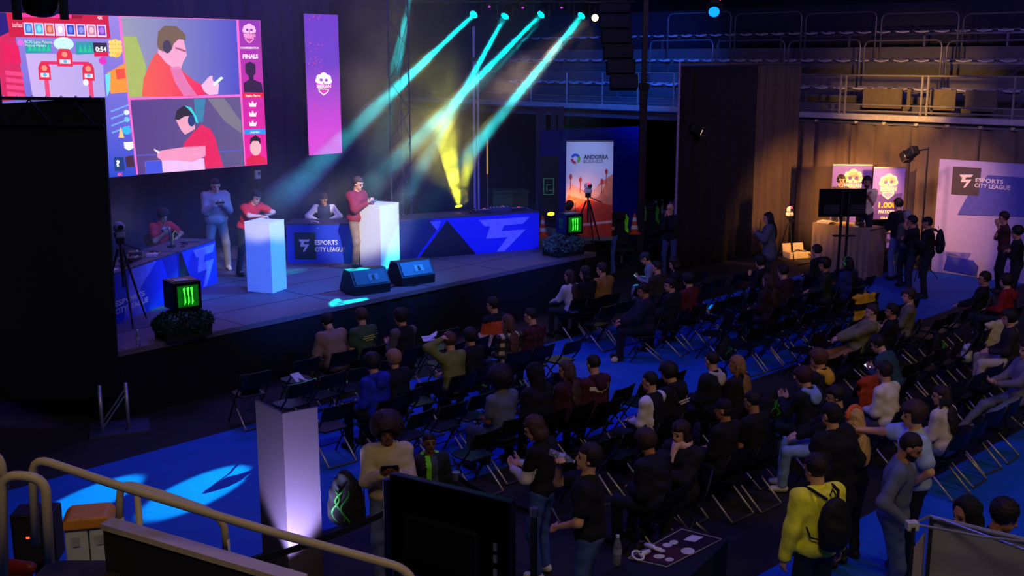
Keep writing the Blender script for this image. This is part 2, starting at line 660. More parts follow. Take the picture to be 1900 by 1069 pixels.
class Panel(Face):
    """Flat rectangular panel; its four corners in the photo map photo pixels onto its face."""

    def __init__(s, name, label, cat, p0, ang, corners, z=None, x=None, group=None):
        Face.__init__(s, (p0[0], p0[1], 0), ang)
        c = [Face.__call__(s, *q) for q in corners]
        x0, x1 = x or ((c[0][0] + c[3][0]) / 2, (c[1][0] + c[2][0]) / 2)
        z1, z0 = z or ((c[0][1] + c[1][1]) / 2, (c[2][1] + c[3][1]) / 2)
        s.box = (x0, x1, z0, z1)
        s.H = homography(corners, [(x0, z1), (x1, z1), (x1, z0), (x0, z0)])
        s.root = thing(name, label, cat, (p0[0], p0[1], 0), ang, group)

    def __call__(s, px, py):
        v = s.H @ np.array([px, py, 1.0])
        return float(v[0] / v[2]), float(v[1] / v[2])

    def body(s, mat, th=.06, name='body', grow=0.):
        x0, x1, z0, z1 = s.box
        return MB().box(((x0 + x1) / 2, th / 2, (z0 + z1) / 2), (x1 - x0 + grow, th, z1 - z0 + grow)).build(name, mat, s.root)

    def P(s, pts, mat, layer=1, name='print'):
        return s.poly(s.root, pts, mat, layer, name)

    def D(s, cx, cy, rx, ry, mat, layer=1, name='print', n=16):
        return s.disc(s.root, cx, cy, rx, ry, mat, layer, name, n)

    def T(s, body, x0, y0, x1, y1, mat, layer=3, bold=.02, shear=0.):
        return s.text(s.root, body, x0, y0, x1, y1, mat, layer, bold, shear)


def Zm(k, ox, oy):
    return lambda *pts: [(ox + x / k, oy + y / k) for x, y in pts]


def glyph(pn, x0, y0, x1, y1, mat, layer=2, skew=0.):
    """The angular league mark: a bar over a bent arrow."""
    A = [(0, 1), (1, 1), (.86, .8), (.12, .8)]
    B = [(.22, .8), (.5, .8), (.44, .62), (.92, .62), (.50, 0), (.34, 0), (.56, .42), (.14, .42)]
    for q in (A, B):
        pn.P([(x0 + (x1 - x0) * u, y1 + (y0 - y1) * v + skew * u) for u, v in q], mat, layer, 'league_mark')


def emblem(pn, cx, cy, r, m_white, m_bg, m_line, layer=2, word='IBERIAN'):
    """Skull emblem over a lettered band and a small shield."""
    for dx, dy, rr in [(-.42, -.45, .33), (0, -.62, .38), (.42, -.45, .33), (-.55, -.12, .3), (.55, -.12, .3), (0, -.2, .55)]:
        pn.D(cx + dx * r, cy + dy * r, rr * r, rr * r * .95, m_white, layer, 'emblem')
    for dx in (-.26, .26):
        pn.D(cx + dx * r, cy - .2 * r, .17 * r, .15 * r, m_bg, layer + 1, 'emblem')
    pn.P([(cx, cy - .02 * r), (cx - .09 * r, cy + .14 * r), (cx + .09 * r, cy + .14 * r)], m_bg, layer + 1, 'emblem')
    pn.P([(cx - .8 * r, cy + .2 * r), (cx + .8 * r, cy + .2 * r), (cx + .72 * r, cy + .68 * r), (cx - .72 * r, cy + .68 * r)], m_line, layer + 2, 'emblem')
    pn.T(word, cx - .72 * r, cy + .26 * r, cx + .72 * r, cy + .62 * r, m_white, layer + 3, .03)
    pn.P([(cx - .55 * r, cy + .7 * r), (cx + .55 * r, cy + .7 * r), (cx + .5 * r, cy + 1.0 * r), (cx, cy + 1.4 * r), (cx - .5 * r, cy + 1.0 * r)], m_white, layer + 1, 'emblem')
    pn.P([(cx - .44 * r, cy + .78 * r), (cx + .44 * r, cy + .78 * r), (cx + .4 * r, cy + .97 * r), (cx, cy + 1.26 * r), (cx - .4 * r, cy + .97 * r)], m_line, layer + 2, 'emblem')


def EM(c, s=1.0):
    return M(c, .5, var=.05, emis=s * 1.2)


# --- the big LED screen
scr_p = ST(13, 20.2)
LED = Panel('led_screen', 'large bright LED screen showing a game and two players, hung over the stage', 'screen', scr_p, SANG,
            [(5, 31), (483, 31), (494, 301), (5, 349)])
LED.body(BLACK, .14, 'screen_housing', .03)
x0, x1, z0, z1 = LED.box
LED.P([(5, 31), (483, 31), (494, 301), (5, 349)], EM((250, 110, 205)), 0, 'display')
z = Zm(3.144, 0, 0)
# game view
LED.P(z((14, 98), (704, 98), (764, 1028), (14, 1096)), GRAD((40, 70, 200), (150, 130, 215), 'Z', z0, z1, 1.25), 1, 'game_picture')
LED.P(z((14, 150), (110, 130), (150, 580), (14, 600)), EM((214, 40, 92)), 2, 'game_picture')
LED.P(z((14, 98), (90, 98), (96, 200), (14, 240)), EM((42, 28, 120)), 3, 'game_picture')
LED.P(z((40, 260), (130, 280), (140, 380), (40, 380)), EM((230, 30, 90)), 4, 'game_picture')
for k in range(4):
    LED.P(z((45, 420 + 40 * k), (140, 430 + 40 * k), (145, 452 + 40 * k), (45, 446 + 40 * k)), EM((240, 70, 130)), 4, 'game_picture')
LED.P(z((78, 98), (646, 98), (652, 225), (88, 232)), EM((205, 28, 58)), 4, 'score_banner')
LED.P(z((150, 100), (440, 100), (440, 118), (150, 120)), EM((250, 60, 160)), 5, 'score_banner')
LED.P(z((440, 100), (500, 100), (500, 118), (440, 120)), EM((150, 20, 40)), 5, 'score_banner')
for k in range(8):
    xx = 168 + 58.5 * k
    LED.P(z((xx, 150), (xx + 52, 150), (xx + 54, 218), (xx + 2, 218)), EM((235, 205, 245)), 5, 'card')
    c = [(60, 120, 220), (70, 170, 230), (215, 90, 60), (225, 190, 235), (40, 70, 200), (90, 90, 190), (200, 130, 150), (120, 60, 190)][k]
    LED.P(z((xx + 7, 157), (xx + 45, 157), (xx + 47, 208), (xx + 9, 208)), EM(c), 6, 'card')
    LED.D(*z((xx + 27, 182))[0], 4, 6, EM(tuple(min(255, v + 60) for v in c)), 7, 'card')
LED.P(z((168, 322), (600, 315), (604, 560), (188, 572)), GRAD((205, 175, 232), (150, 150, 214), 'X', x0, x0 + 3, 1.25), 3, 'arena')
for a, b in ((168, 312), (452, 556)):
    LED.P(z((a, 250), (b, 245), (b, 312), (a, 322)), EM((50, 150, 170)), 4, 'arena')
    for k in range(5):
        q = a + 14 + k * 26
        LED.P(z((q, 308), (q + 12, 262), (q + 24, 306)), EM((40, 200, 150)), 5, 'arena')
LED.D(*z((385, 262))[0], 18, 12, EM((205, 250, 255)), 5, 'arena')
LED.P(z((250, 362), (520, 360), (520, 378), (250, 382)), EM((235, 50, 110)), 5, 'arena')
for a in (258, 508):
    LED.P(z((a, 380), (a + 24, 380), (a + 30, 566), (a + 4, 568)), EM((235, 70, 120)), 5, 'arena')
for cx, cy, w in ((385, 330, 44), (265, 410, 34), (514, 408, 34)):
    LED.P(z((cx - w, cy + 60), (cx - w, cy - 10), (cx - w * .6, cy - 40), (cx + w * .6, cy - 40), (cx + w, cy - 10), (cx + w, cy + 60)), EM((225, 45, 70)), 6, 'tower')
    LED.P(z((cx - w * .7, cy + 44), (cx - w * .7, cy + 20), (cx + w * .7, cy + 20), (cx + w * .7, cy + 44)), EM((250, 220, 235)), 7, 'tower')
    LED.D(*z((cx, cy - 8))[0], 5, 5, EM((250, 150, 120)), 7, 'tower')
    LED.D(*z((cx, cy + 30))[0], 3.5, 3.5, EM((90, 190, 220)), 8, 'tower')
LED.D(*z((495, 478))[0], 5, 6, EM((235, 235, 250)), 7, 'arena')
LED.P(z((550, 250), (628, 250), (630, 305), (552, 308)), EM((45, 40, 60)), 6, 'timer')
LED.T('0:54', *z((562, 272))[0], *z((624, 302))[0], EM((255, 255, 255)), 8)
LED.P(z((552, 306), (632, 303), (634, 326), (554, 330)), EM((225, 30, 70)), 7, 'timer')
LED.T('BCN Lena Paloma', *z((166, 246))[0], *z((322, 264))[0], EM((240, 230, 255)), 8, .0)
LED.T('Marcus Madera', *z((166, 268))[0], *z((286, 282))[0], EM((240, 230, 255)), 8, .0)
LED.T('Lucas Pascual', *z((106, 152))[0], *z((160, 176))[0], EM((250, 240, 255)), 8, .0)
LED.D(*z((143, 262))[0], 5.5, 5.5, EM((230, 110, 220)), 6, 'game_picture')
LED.D(*z((600, 352))[0], 7, 7, EM((225, 50, 190)), 6, 'game_picture')
LED.D(*z((678, 280))[0], 12, 17, EM((245, 190, 70)), 4, 'haystack')
for k in range(14):
    LED.D(*z((650 + 18 * (k % 4), 245 + 24 * (k // 4)))[0], 3.5, 3.5, EM((255, 214, 110)), 5, 'haystack')
LED.P(z((622, 420), (730, 360), (736, 530), (636, 540)), EM((245, 150, 50)), 4, 'cart')
LED.P(z((670, 400), (722, 392), (726, 450), (676, 458)), EM((235, 80, 60)), 5, 'cart')
LED.P(z((610, 430), (640, 420), (632, 520), (612, 560)), EM((110, 225, 245)), 5, 'cart')
for k in range(4):
    LED.P(z((630, 640 + 42 * k), (735, 600 + 42 * k), (737, 608 + 42 * k), (631, 650 + 42 * k)), EM((120, 170, 240)), 4, 'blue_rocks')
LED.D(*z((722, 648))[0], 5, 5, EM((220, 235, 255)), 5, 'game_picture')
LED.D(*z((722, 690))[0], 5, 5, EM((120, 200, 255)), 5, 'game_picture')
LED.D(*z((716, 755))[0], 9, 8, EM((60, 180, 240)), 5, 'game_picture')
LED.P(z((666, 800), (683, 735), (700, 800)), EM((250, 200, 130)), 6, 'game_picture')
LED.P(z((696, 826), (750, 822), (752, 860), (724, 876), (698, 862)), EM((245, 245, 255)), 6, 'speech_bubble')
LED.P(z((632, 920), (690, 915), (694, 1000), (634, 1002)), EM((30, 60, 120)), 6, 'question_tile')
LED.T('?', *z((642, 935))[0], *z((664, 976))[0], EM((250, 250, 255)), 8, .06)
LED.P(z((700, 915), (748, 905), (752, 975), (704, 980)), EM((70, 40, 60)), 6, 'game_picture')
LED.T('4X', *z((646, 1012))[0], *z((678, 1032))[0], EM((255, 90, 110)), 8, .04)
LED.T('4X', *z((582, 102))[0], *z((612, 120))[0], EM((255, 220, 235)), 8, .04)
# upper camera picture: a player in a red jacket looking at a phone
LED.P(z((720, 100), (1378, 100), (1394, 528), (742, 562)), GRAD((150, 150, 175), (70, 70, 190), 'X', x0 + 2.3, x1 - .5, 1.25), 2, 'upper_picture')
LED.P(z((724, 210), (800, 210), (850, 380), (830, 552), (742, 560)), EM((170, 185, 95)), 3, 'upper_picture')
LED.P(z((815, 552), (830, 450), (870, 360), (905, 302), (960, 296), (1030, 360), (1060, 400), (1120, 450), (1200, 492), (1200, 532), (1100, 546), (900, 552)), GRAD((235, 95, 70), (232, 40, 95), 'X', x0 + 2.6, x0 + 4.0, 1.25), 4, 'player_picture')
LED.P(z((985, 380), (1040, 372), (1090, 470), (1140, 540), (1060, 545), (1010, 460)), EM((225, 120, 175)), 5, 'player_picture')
LED.P(z((920, 300), (930, 190), (990, 160), (1060, 180), (1078, 260), (1086, 310), (1064, 345), (1050, 385), (1010, 390), (960, 350)), EM((240, 165, 205)), 5, 'player_picture')
LED.P(z((915, 250), (925, 180), (960, 145), (1030, 145), (1080, 190), (1082, 222), (1040, 218), (1010, 245), (1000, 280), (950, 290), (925, 280)), EM((120, 95, 75)), 6, 'player_picture')
LED.D(*z((972, 262))[0], 8, 12, EM((70, 60, 85)), 7, 'player_picture')
LED.P(z((1020, 262), (1080, 280), (1078, 292), (1020, 272)), EM((170, 90, 120)), 7, 'player_picture')
LED.P(z((1165, 480), (1215, 425), (1232, 422), (1232, 450), (1270, 470), (1262, 530), (1210, 535), (1180, 515)), EM((245, 185, 225)), 6, 'player_picture')
LED.P(z((1232, 470), (1282, 426), (1296, 434), (1246, 480)), EM((225, 245, 235)), 7, 'player_picture')
# lower camera picture: a player in a red shirt and headphones leaning on a table
LED.P(z((748, 575), (1396, 542), (1418, 958), (774, 1024)), GRAD((85, 60, 130), (95, 85, 130), 'X', x0 + 2.3, x1 - .5, 1.25), 2, 'lower_picture')
LED.P(z((1120, 560), (1190, 556), (1170, 700), (1130, 690)), EM((60, 130, 170)), 3, 'lower_picture')
LED.P(z((1200, 556), (1300, 552), (1400, 690), (1400, 760), (1300, 690)), EM((125, 118, 135)), 3, 'lower_picture')
LED.P(z((764, 902), (1410, 860), (1412, 868), (764, 910)), EM((90, 90, 190)), 3, 'lower_picture')
LED.P(z((816, 940), (1170, 915), (1176, 985), (820, 1018)), EM((235, 190, 245)), 5, 'player_picture')
LED.P(z((816, 940), (916, 934), (920, 1008), (820, 1018)), EM((70, 85, 220)), 6, 'player_picture')
LED.P(z((1050, 830), (1110, 760), (1160, 712), (1210, 735), (1240, 790), (1262, 880), (1286, 968), (1176, 978), (1170, 900), (1130, 860), (1050, 858)), EM((228, 38, 92)), 6, 'player_picture')
LED.P(z((890, 880), (940, 868), (1050, 850), (1180, 842), (1180, 900), (1100, 940), (980, 930), (920, 936), (890, 915)), EM((240, 150, 190)), 7, 'player_picture')
LED.P(z((1010, 690), (1020, 650), (1080, 640), (1120, 690), (1120, 740), (1060, 775), (1036, 745)), EM((238, 165, 190)), 7, 'player_picture')
LED.P(z((1002, 680), (1015, 630), (1060, 600), (1100, 620), (1110, 660), (1060, 665), (1020, 690)), EM((45, 38, 50)), 8, 'player_picture')
LED.D(*z((1100, 690))[0], 7, 11, EM((40, 60, 120)), 9, 'player_picture')
LED.P(z((1060, 600), (1100, 612), (1130, 665), (1140, 705), (1126, 700), (1112, 655), (1085, 622)), EM((60, 215, 225)), 9, 'player_picture')
LED.P(z((872, 862), (905, 880), (900, 892), (872, 872)), EM((235, 235, 245)), 8, 'player_picture')
# side column of the picture
LED.P(z((1392, 98), (1516, 98), (1556, 948), (1424, 960)), GRAD((235, 30, 150), (135, 45, 170), 'Z', z0, z1, 1.25), 2, 'side_column')
emblem(LED, 462, 52, 15, EM((250, 190, 235)), EM((130, 40, 150)), EM((200, 60, 150)), 3)
LED.T('CONFEDERATION', *z((1400, 250))[0], *z((1506, 262))[0], EM((255, 235, 255)), 5, .03)
LED.T('FINALS', *z((1412, 292))[0], *z((1502, 318))[0], EM((255, 235, 255)), 5, .04)
LED.P(z((1418, 515), (1416, 460), (1448, 440), (1446, 418), (1428, 400), (1426, 350), (1456, 336), (1486, 350), (1488, 400), (1474, 420), (1476, 440), (1522, 456), (1532, 515)), EM((48, 22, 62)), 4, 'silhouette')
LED.P(z((1408, 520), (1534, 516), (1536, 544), (1410, 548)), EM((232, 30, 52)), 4, 'name_plate')
LED.T('Pablo Parra', *z((1426, 527))[0], *z((1512, 541))[0], EM((255, 230, 240)), 6, .02)
for cy in (582, 640, 698):
    LED.P(z((1450, cy + 18), (1446, cy - 10), (1459, cy + 2), (1468, cy - 18), (1478, cy + 2), (1492, cy - 10), (1488, cy + 18)), EM((255, 235, 255)), 4, 'crown')
LED.P(z((1416, 738), (1544, 732), (1546, 762), (1418, 766)), EM((40, 150, 240)), 4, 'name_plate')
LED.T('Adrian', *z((1450, 744))[0], *z((1508, 758))[0], EM((230, 245, 255)), 6, .02)
LED.P(z((1428, 955), (1430, 915), (1462, 892), (1504, 890), (1546, 908), (1554, 946)), EM((220, 30, 70)), 4, 'portrait')
LED.D(*z((1484, 845))[0], 11, 16, EM((240, 180, 190)), 5, 'portrait')
LED.P(z((1450, 830), (1452, 790), (1484, 770), (1512, 790), (1514, 830), (1500, 806), (1466, 806)), EM((40, 25, 40)), 6, 'portrait')

# --- upright LED banner
LB = Panel('led_banner', 'tall narrow violet LED banner with a white skull emblem', 'screen', ST(16.2, 20.0), SANG,
           [(564, 27), (624, 26), (637, 282), (573, 290)])
LB.body(BLACK, .12, 'screen_housing', .02)
bx0, bx1, bz0, bz1 = LB.box
LB.P([(564, 27), (624, 26), (637, 282), (573, 290)], GRAD((245, 85, 240), (120, 60, 220), 'Z', bz0 + .3, bz0 + 1.9, .9), 0, 'display')
emblem(LB, 600, 146, 18, EM((255, 225, 255), 1.25), EM((150, 60, 220), .9), EM((225, 60, 190), .9), 1)
for i in range(34):
    a = random.random()
    LB.D(568 + a * 14 + random.random() * 12 + i * .3, [34, 80, 100, 112, 120, 195, 200][i % 7] + random.uniform(-9, 9), .9, 1.1, EM((250, 70, 150), .9), 1, 'spark', 6)

# ------------------------------------------------------------------ rig: trusses, moving heads, beams


def truss(name, label, a, b, w, mat, tri=False, step=.5, group=None, r=.022):
    """Lattice girder from a to b: chords, rungs and diagonals."""
    a, b = np.array(a, float), np.array(b, float)
    root = thing(name, label, 'truss', a, 0, group)
    d = b - a; L = np.linalg.norm(d); d /= L
    ref = np.array([0, 0, 1.]) if abs(d[2]) < .9 else np.array([1., 0, 0])
    x = ref - d * (ref @ d); x /= np.linalg.norm(x)
    y = np.cross(d, x)
    if tri:
        off = [x * w * .58 * math.cos(t) + y * w * .58 * math.sin(t) for t in (math.pi / 2, math.pi * 7 / 6, math.pi * 11 / 6)]
    else:
        off = [(x * i + y * j) * w / 2 for i, j in ((1, 1), (-1, 1), (-1, -1), (1, -1))]
    for o in off:
        MB().cyl(o, o + d * L, r, n=6).build('chord', mat, root)
    br = MB()
    k = 0
    q = 0.0
    while q < L - step * .5:
        for i in range(len(off)):
            p0, p1 = off[i], off[(i + 1) % len(off)]
            e = min(q + step, L)
            if k % 2:
                p0, p1 = p1, p0
            br.cyl(p0 + d * q, p1 + d * e, r * .5, n=5)
        q += step; k += 1
    br.build('lattice', mat, root)
    return root


DK = M((40, 38, 46), .5, .4, key='dark_truss_paint')
tw = at(748, 473, SZ)
truss('truss_tower', 'tall aluminium lattice tower standing behind the desk beside the smoke', (tw[0], tw[1], SZ), (tw[0], tw[1], 9), .4, M((70, 68, 95), .6, .3), True, .6, None, .014)
pm = at_y(885, 440, 24.6)
o = thing('lighting_mast', 'slim grey double mast behind the right-hand desk', 'mast', (pm[0], pm[1], 0))
MB().cyl((-.045, 0, 0), (-.045, 0, 5.7), .03, n=8).build('pole', M((150, 140, 190), .5, .4), o)
MB().cyl((.045, 0, 0), (.045, 0, 5.0), .025, n=8).build('pole', M((150, 140, 190), .5, .4), o)
MB().box((0, 0, 5.0), (.2, .1, .08)).build('clamp', BLACK, o)
MB().box((0, 0, .05), (.5, .5, .1)).build('base', BLACK, o)
pm = at_y(905, 440, 24.9)
o = thing('lamp_stand', 'thin stand with a warm strip of light near the lighting mast', 'stand', (pm[0], pm[1], 0))
MB().cyl((0, 0, 0), (0, 0, 3.3), .018, n=6).build('pole', M((120, 105, 80), .5, .4), o)
MB().box((0, -.03, 2.85), (.035, .03, .75)).build('lamp_strip', M((230, 180, 90), .5, emis=.5), o)
MB().box((0, 0, .03), (.4, .4, .06)).build('base', BLACK, o)

TZ = float(at_y(980, 10, 25)[2])
tx0, tx1 = at_y(835, 10, 25), at_y(1125, 10, 25)
truss('lighting_truss', 'dark lattice truss carrying the row of moving-head lights', (tx0[0] - 1.0, 25, TZ + .25), (tx1[0] + .6, 25, TZ + .25), .36, DK)


def moving_head(px, py, y, target, col, label, est=30, lens_r=.085, group='moving-head lights on the truss', drop=.42):
    p = at_y(px, py, y)
    root = thing('moving_head_light', label, 'stage light', p, 0, group)
    d = np.array(target) - p
    d = d / np.linalg.norm(d)
    MB().box((0, .0, drop - .06), (.26, .2, .12)).build('base', BLACK, root, bevel=.02)
    yk = MB()
    for sx in (-1, 1):
        yk.box((sx * .17, 0, drop / 2 - .08), (.03, .09, drop - .05))
    yk.box((0, 0, drop - .13), (.37, .1, .04))
    yk.build('yoke', BLACK, root)
    h = MB().loft([tuple(-d * .30), tuple(-d * .26), tuple(-d * .05), tuple(d * .0)], [.08, .125, .125, .11], 14)
    hd = h.build('head', BLACKGL, root, smooth=True)
    MB().loft([tuple(d * .0), tuple(d * .012)], [lens_r, lens_r * .9], 14).build('lens', M(col, .3, var=.03, emis=est), hd)
    MB().box((.12, -.09, drop - .03), (.02, .02, .02)).build('indicator', M((255, 30, 70), .4, emis=6), root)
    return p, d


HAZE_MATS = {}


def haze_mat(name, density, scale=1.2, lo=.35, hi=.65, col=(255, 255, 255), soft=None):
    m = bpy.data.materials.new(name)
    m.use_nodes = True
    nt = m.node_tree
    nt.nodes.remove(nt.nodes['Principled BSDF'])
    vs = nt.nodes.new('ShaderNodeVolumeScatter')
    vs.inputs['Color'].default_value = lin(col) + (1,)
    nz = nt.nodes.new('ShaderNodeTexNoise')
    nz.inputs['Scale'].default_value = scale
    nz.inputs['Detail'].default_value = 3
    tc = nt.nodes.new('ShaderNodeTexCoord')
    nt.links.new(tc.outputs['Object'], nz.inputs['Vector'])
    mr = nt.nodes.new('ShaderNodeMapRange')
    mr.inputs[1].default_value = lo
    mr.inputs[2].default_value = hi
    mr.inputs[3].default_value = density * .08
    mr.inputs[4].default_value = density
    nt.links.new(nz.outputs['Fac'], mr.inputs[0])
    out = mr.outputs[0]
    if soft:
        gr = nt.nodes.new('ShaderNodeMapRange')
        gr.inputs[3].default_value = 1.0
        gr.inputs[4].default_value = 0.0
        gr.inputs[1].default_value = soft[1]
        gr.inputs[2].default_value = soft[2]
        if soft[0] == 'ball':          # thins out from the centre of the cloud
            sc = nt.nodes.new('ShaderNodeVectorMath'); sc.operation = 'DIVIDE'; sc.inputs[1].default_value = soft[3]
            nt.links.new(tc.outputs['Object'], sc.inputs[0])
            ln = nt.nodes.new('ShaderNodeVectorMath'); ln.operation = 'LENGTH'
            nt.links.new(sc.outputs[0], ln.inputs[0])
            nt.links.new(ln.outputs['Value'], gr.inputs[0])
        else:                          # thins out along the beam
            ln = nt.nodes.new('ShaderNodeVectorMath'); ln.operation = 'LENGTH'
            nt.links.new(tc.outputs['Object'], ln.inputs[0])
            nt.links.new(ln.outputs['Value'], gr.inputs[0])
        mu = nt.nodes.new('ShaderNodeMath'); mu.operation = 'MULTIPLY'
        nt.links.new(out, mu.inputs[0]); nt.links.new(gr.outputs[0], mu.inputs[1])
        out = mu.outputs[0]
    nt.links.new(out, vs.inputs['Density'])
    nt.links.new(vs.outputs[0], nt.nodes['Material Output'].inputs['Volume'])
    return m


CYAN = (0, 228, 235)
BEAMS = [((879, 27), (497, 392), 25, 19.9, 70e3, 'moving head throwing a cyan beam down onto the first plinth'),
         ((937, 30), (735, 398), 25, 22.0, 42e3, 'moving head with a short steep cyan beam, second on the truss'),
         ((1004, 27), (672, 362), 25, 22.0, 66e3, 'moving head with a broken cyan beam, third on the truss'),
         ((1079, 29), (846, 318), 25, 22.6, 80e3, 'moving head beside the warm lamp with the thickest cyan beam')]
for i, (a, b, ya, yb, pw, lab) in enumerate(BEAMS):
    tgt = at_y(b[0], b[1], yb)
    p, d = moving_head(a[0], a[1], ya, tgt, CYAN, lab)
    L = float(np.linalg.norm(tgt - p))
    light('SPOT', 'beam_light', tuple(p + d * .03), tuple(tgt), pw, CYAN, .03, 4.6, .75)
    bm = MB().loft([tuple(d * .05), tuple(d * L * .5), tuple(d * L)], [.075, .05 + L * .5 * .04, .05 + L * .04], 20)
    o = bm.build('beam_haze', haze_mat('haze_in_beam', .5, 1.6, .36, .6, soft=('len', L * .86, L)))
    o.location = tuple(p)
    tag(o, ['patch of haze lit cyan along the beam to the first plinth', 'patch of haze lit cyan in the short steep beam behind the second plinth',
            'patch of haze lit cyan in the broken beam behind the second plinth', 'patch of haze lit cyan in the thick beam ending over the right-hand desk'][i], 'haze', 'lit haze', 'stuff')
# unlit fixtures between them and the warm lamp
for px, py in ((908, 12), (970, 14), (1042, 14)):
    moving_head(px, py, 25.1, at_y(px, 200, 24), (190, 60, 220), 'moving head switched off, only a small violet lens glowing', 1.2, .03)
wl = at_y(1104, 33, 25)
root = thing('flood_lamp', 'round warm white lamp at the end of the lighting truss', 'stage light', wl)
MB().loft([(.0, .28, .05), (0, .05, 0), (0, 0, 0)], [.06, .1, .1], 14).build('housing', BLACK, root, smooth=True)
MB().cyl((0, 0, 0), (0, -.012, 0), .075, n=14).build('lens', M((255, 224, 150), emis=5), root)
MB().box((0, .1, .25), (.04, .04, .4)).build('bracket', BLACK, root)
light('SPOT', 'flood_light', tuple(wl + np.array([-.02, -.05, -.01])), tuple(at_y(1000, 300, 22)), 140, (255, 220, 150), .08, 40, .6)

# yellow uplights on the stage and their smoke
YEL = (225, 235, 20)


def par_can(px, py, y, target, power, label, col=YEL, est=9, ang=26, blend=.7):
    p = at_y(px, py, y)
    root = thing('par_light', label, 'stage light', p)
    d = np.array(target) - p; d /= np.linalg.norm(d)
    MB().loft([tuple(-d * .22), tuple(-d * .16), tuple(d * 0)], [.05, .09, .095], 14).build('housing', BLACK, root, smooth=True)
    MB().loft([tuple(d * 0), tuple(d * .01)], [.08, .07], 14).build('lens', M(col, emis=est), root)
    f = MB()
    for sx in (-1, 1):
        f.box((sx * .11, 0, -.08), (.015, .04, .2))
    f.box((0, 0, -.18), (.24, .16, .02))
    f.build('floor_bracket', BLACK, root)
    if power:
        light('SPOT', 'par_beam', tuple(p + d * .03), tuple(target), power, col, .05, ang, blend)
    return p, d


p, d = par_can(851, 383, 23.6, at_y(830, 270, 23.4), 2200, 'small round yellow uplight behind the right-hand desk, beaming into the smoke', ang=24)
L = 2.1
o = MB().loft([tuple(d * .03), tuple(d * L)], [.07, .30], 18).build('beam_haze', haze_mat('yellow_smoke_beam', .8, 3.2, .4, .62, soft=('len', .5, 2.0)))
o.location = tuple(p)
tag(o, 'bright yellow smoke rising from the uplight behind the desk', 'haze', 'lit haze', 'stuff')
d2 = at_y(885, 250, 23.4) - p; d2 /= np.linalg.norm(d2)
light('SPOT', 'par_beam', tuple(p + d2 * .03), tuple(p + d2), 1300, YEL, .05, 18, .8)
o = MB().loft([tuple(d2 * .45), tuple(d2 * 1.9)], [.1, .3], 18).build('beam_haze', haze_mat('yellow_smoke_wisp', .5, 3, .42, .62, soft=('len', .9, 1.85)))
o.location = tuple(p)
tag(o, 'thin yellow wisp of smoke leaning right over the uplight', 'haze', 'lit haze', 'stuff')
par_can(1022, 397, 24.5, at_y(1010, 300, 24), 0, 'small yellow uplight beside the planter by the roll-up banner', ang=40)
# drifting smoke over the stage, lit by a yellow wash
hz = MB()
c = at_y(700, 120, 23.0)
hz.ball((0, 0, 0), (1.0, .7, 2.3), 16, 12)
o = hz.build('smoke_cloud', haze_mat('drifting_smoke', .36, .9, .40, .68, soft=('ball', .25, .98, (1.0, .7, 2.3)))); o.location = tuple(c)
tag(o, 'faint yellow-green column of smoke beside the narrow LED banner', 'smoke', kind='stuff')
c = at_y(815, 205, 23.2)
o = MB().ball((0, 0, 0), (1.1, .7, 1.7), 16, 12).build('smoke_cloud', haze_mat('drifting_smoke', .32, 1.0, .42, .68, soft=('ball', .2, .98, (1.1, .7, 1.7)))); o.location = tuple(c)
tag(o, 'olive smoke cloud between the cyan beams above the desk', 'smoke', kind='stuff')
c = at_y(585, 350, 21.9)
o = MB().ball((0, 0, 0), (1.3, .35, .6), 16, 12).build('smoke_cloud', haze_mat('drifting_smoke', .34, 1.1, .40, .66, soft=('ball', .2, .98, (1.3, .35, .6)))); o.location = tuple(c); o.rotation_euler = (0, 0, SANG)
tag(o, 'low olive smoke drifting behind the seated referee', 'smoke', kind='stuff')
c = at_y(225, 385, 17.6)
o = MB().ball((0, 0, 0), (.45, .4, .55), 16, 12).build('smoke_cloud', haze_mat('drifting_smoke', .5, 1.6, .40, .66, soft=('ball', .2, .98, (.45, .4, .55)))); o.location = tuple(c)
tag(o, 'small yellow-green smoke patch beside the black masking screen', 'smoke', kind='stuff')
light('SPOT', 'smoke_wash', tuple(c + np.array([.2, 1.2, -.9])), tuple(c), 160, (200, 215, 20), .05, 50, .9)
light('SPOT', 'smoke_wash', tuple(at_y(735, 400, 22.9)), tuple(at_y(600, 345, 22.0)), 260, (200, 200, 30), .05, 50, .9)
c = at_y(952, 150, 24.0)
o = MB().ball((0, 0, 0), (.8, .5, .75), 16, 12).build('smoke_cloud', haze_mat('drifting_smoke', .55, 1.7, .45, .66, soft=('ball', .15, .95, (.8, .5, .75)))); o.location = tuple(c)
tag(o, 'small pale puff of smoke under the row of moving heads', 'smoke', kind='stuff')
hm_ = bpy.data.materials.new('thin_stage_haze'); hm_.use_nodes = True
hm_.node_tree.nodes.remove(hm_.node_tree.nodes['Principled BSDF'])
vs_ = hm_.node_tree.nodes.new('ShaderNodeVolumeScatter'); vs_.inputs['Density'].default_value = .017
hm_.node_tree.links.new(vs_.outputs[0], hm_.node_tree.nodes['Material Output'].inputs['Volume'])
o = MB().box((2.5, 3.3, 3.6), (19, 6.0, 6.4)).build('stage_haze', hm_)
o.location = tuple(SG(0, 0)); o.rotation_euler = (0, 0, SANG)
tag(o, 'thin violet-blue haze hanging in the air over the whole stage', 'haze', kind='stuff')
sm0 = at_y(620, 0, 22) + np.array([0, 0, .6])
light('SPOT', 'smoke_wash', tuple(at_y(868, 375, 23.9)), tuple(at_y(720, 120, 23.1)), 1500, (200, 190, 60), .1, 75, .9)
light('SPOT', 'smoke_wash', tuple(at_y(1100, 30, 24.6)), tuple(at_y(952, 150, 24.0)), 1500, (255, 210, 150), .1, 28, .9)
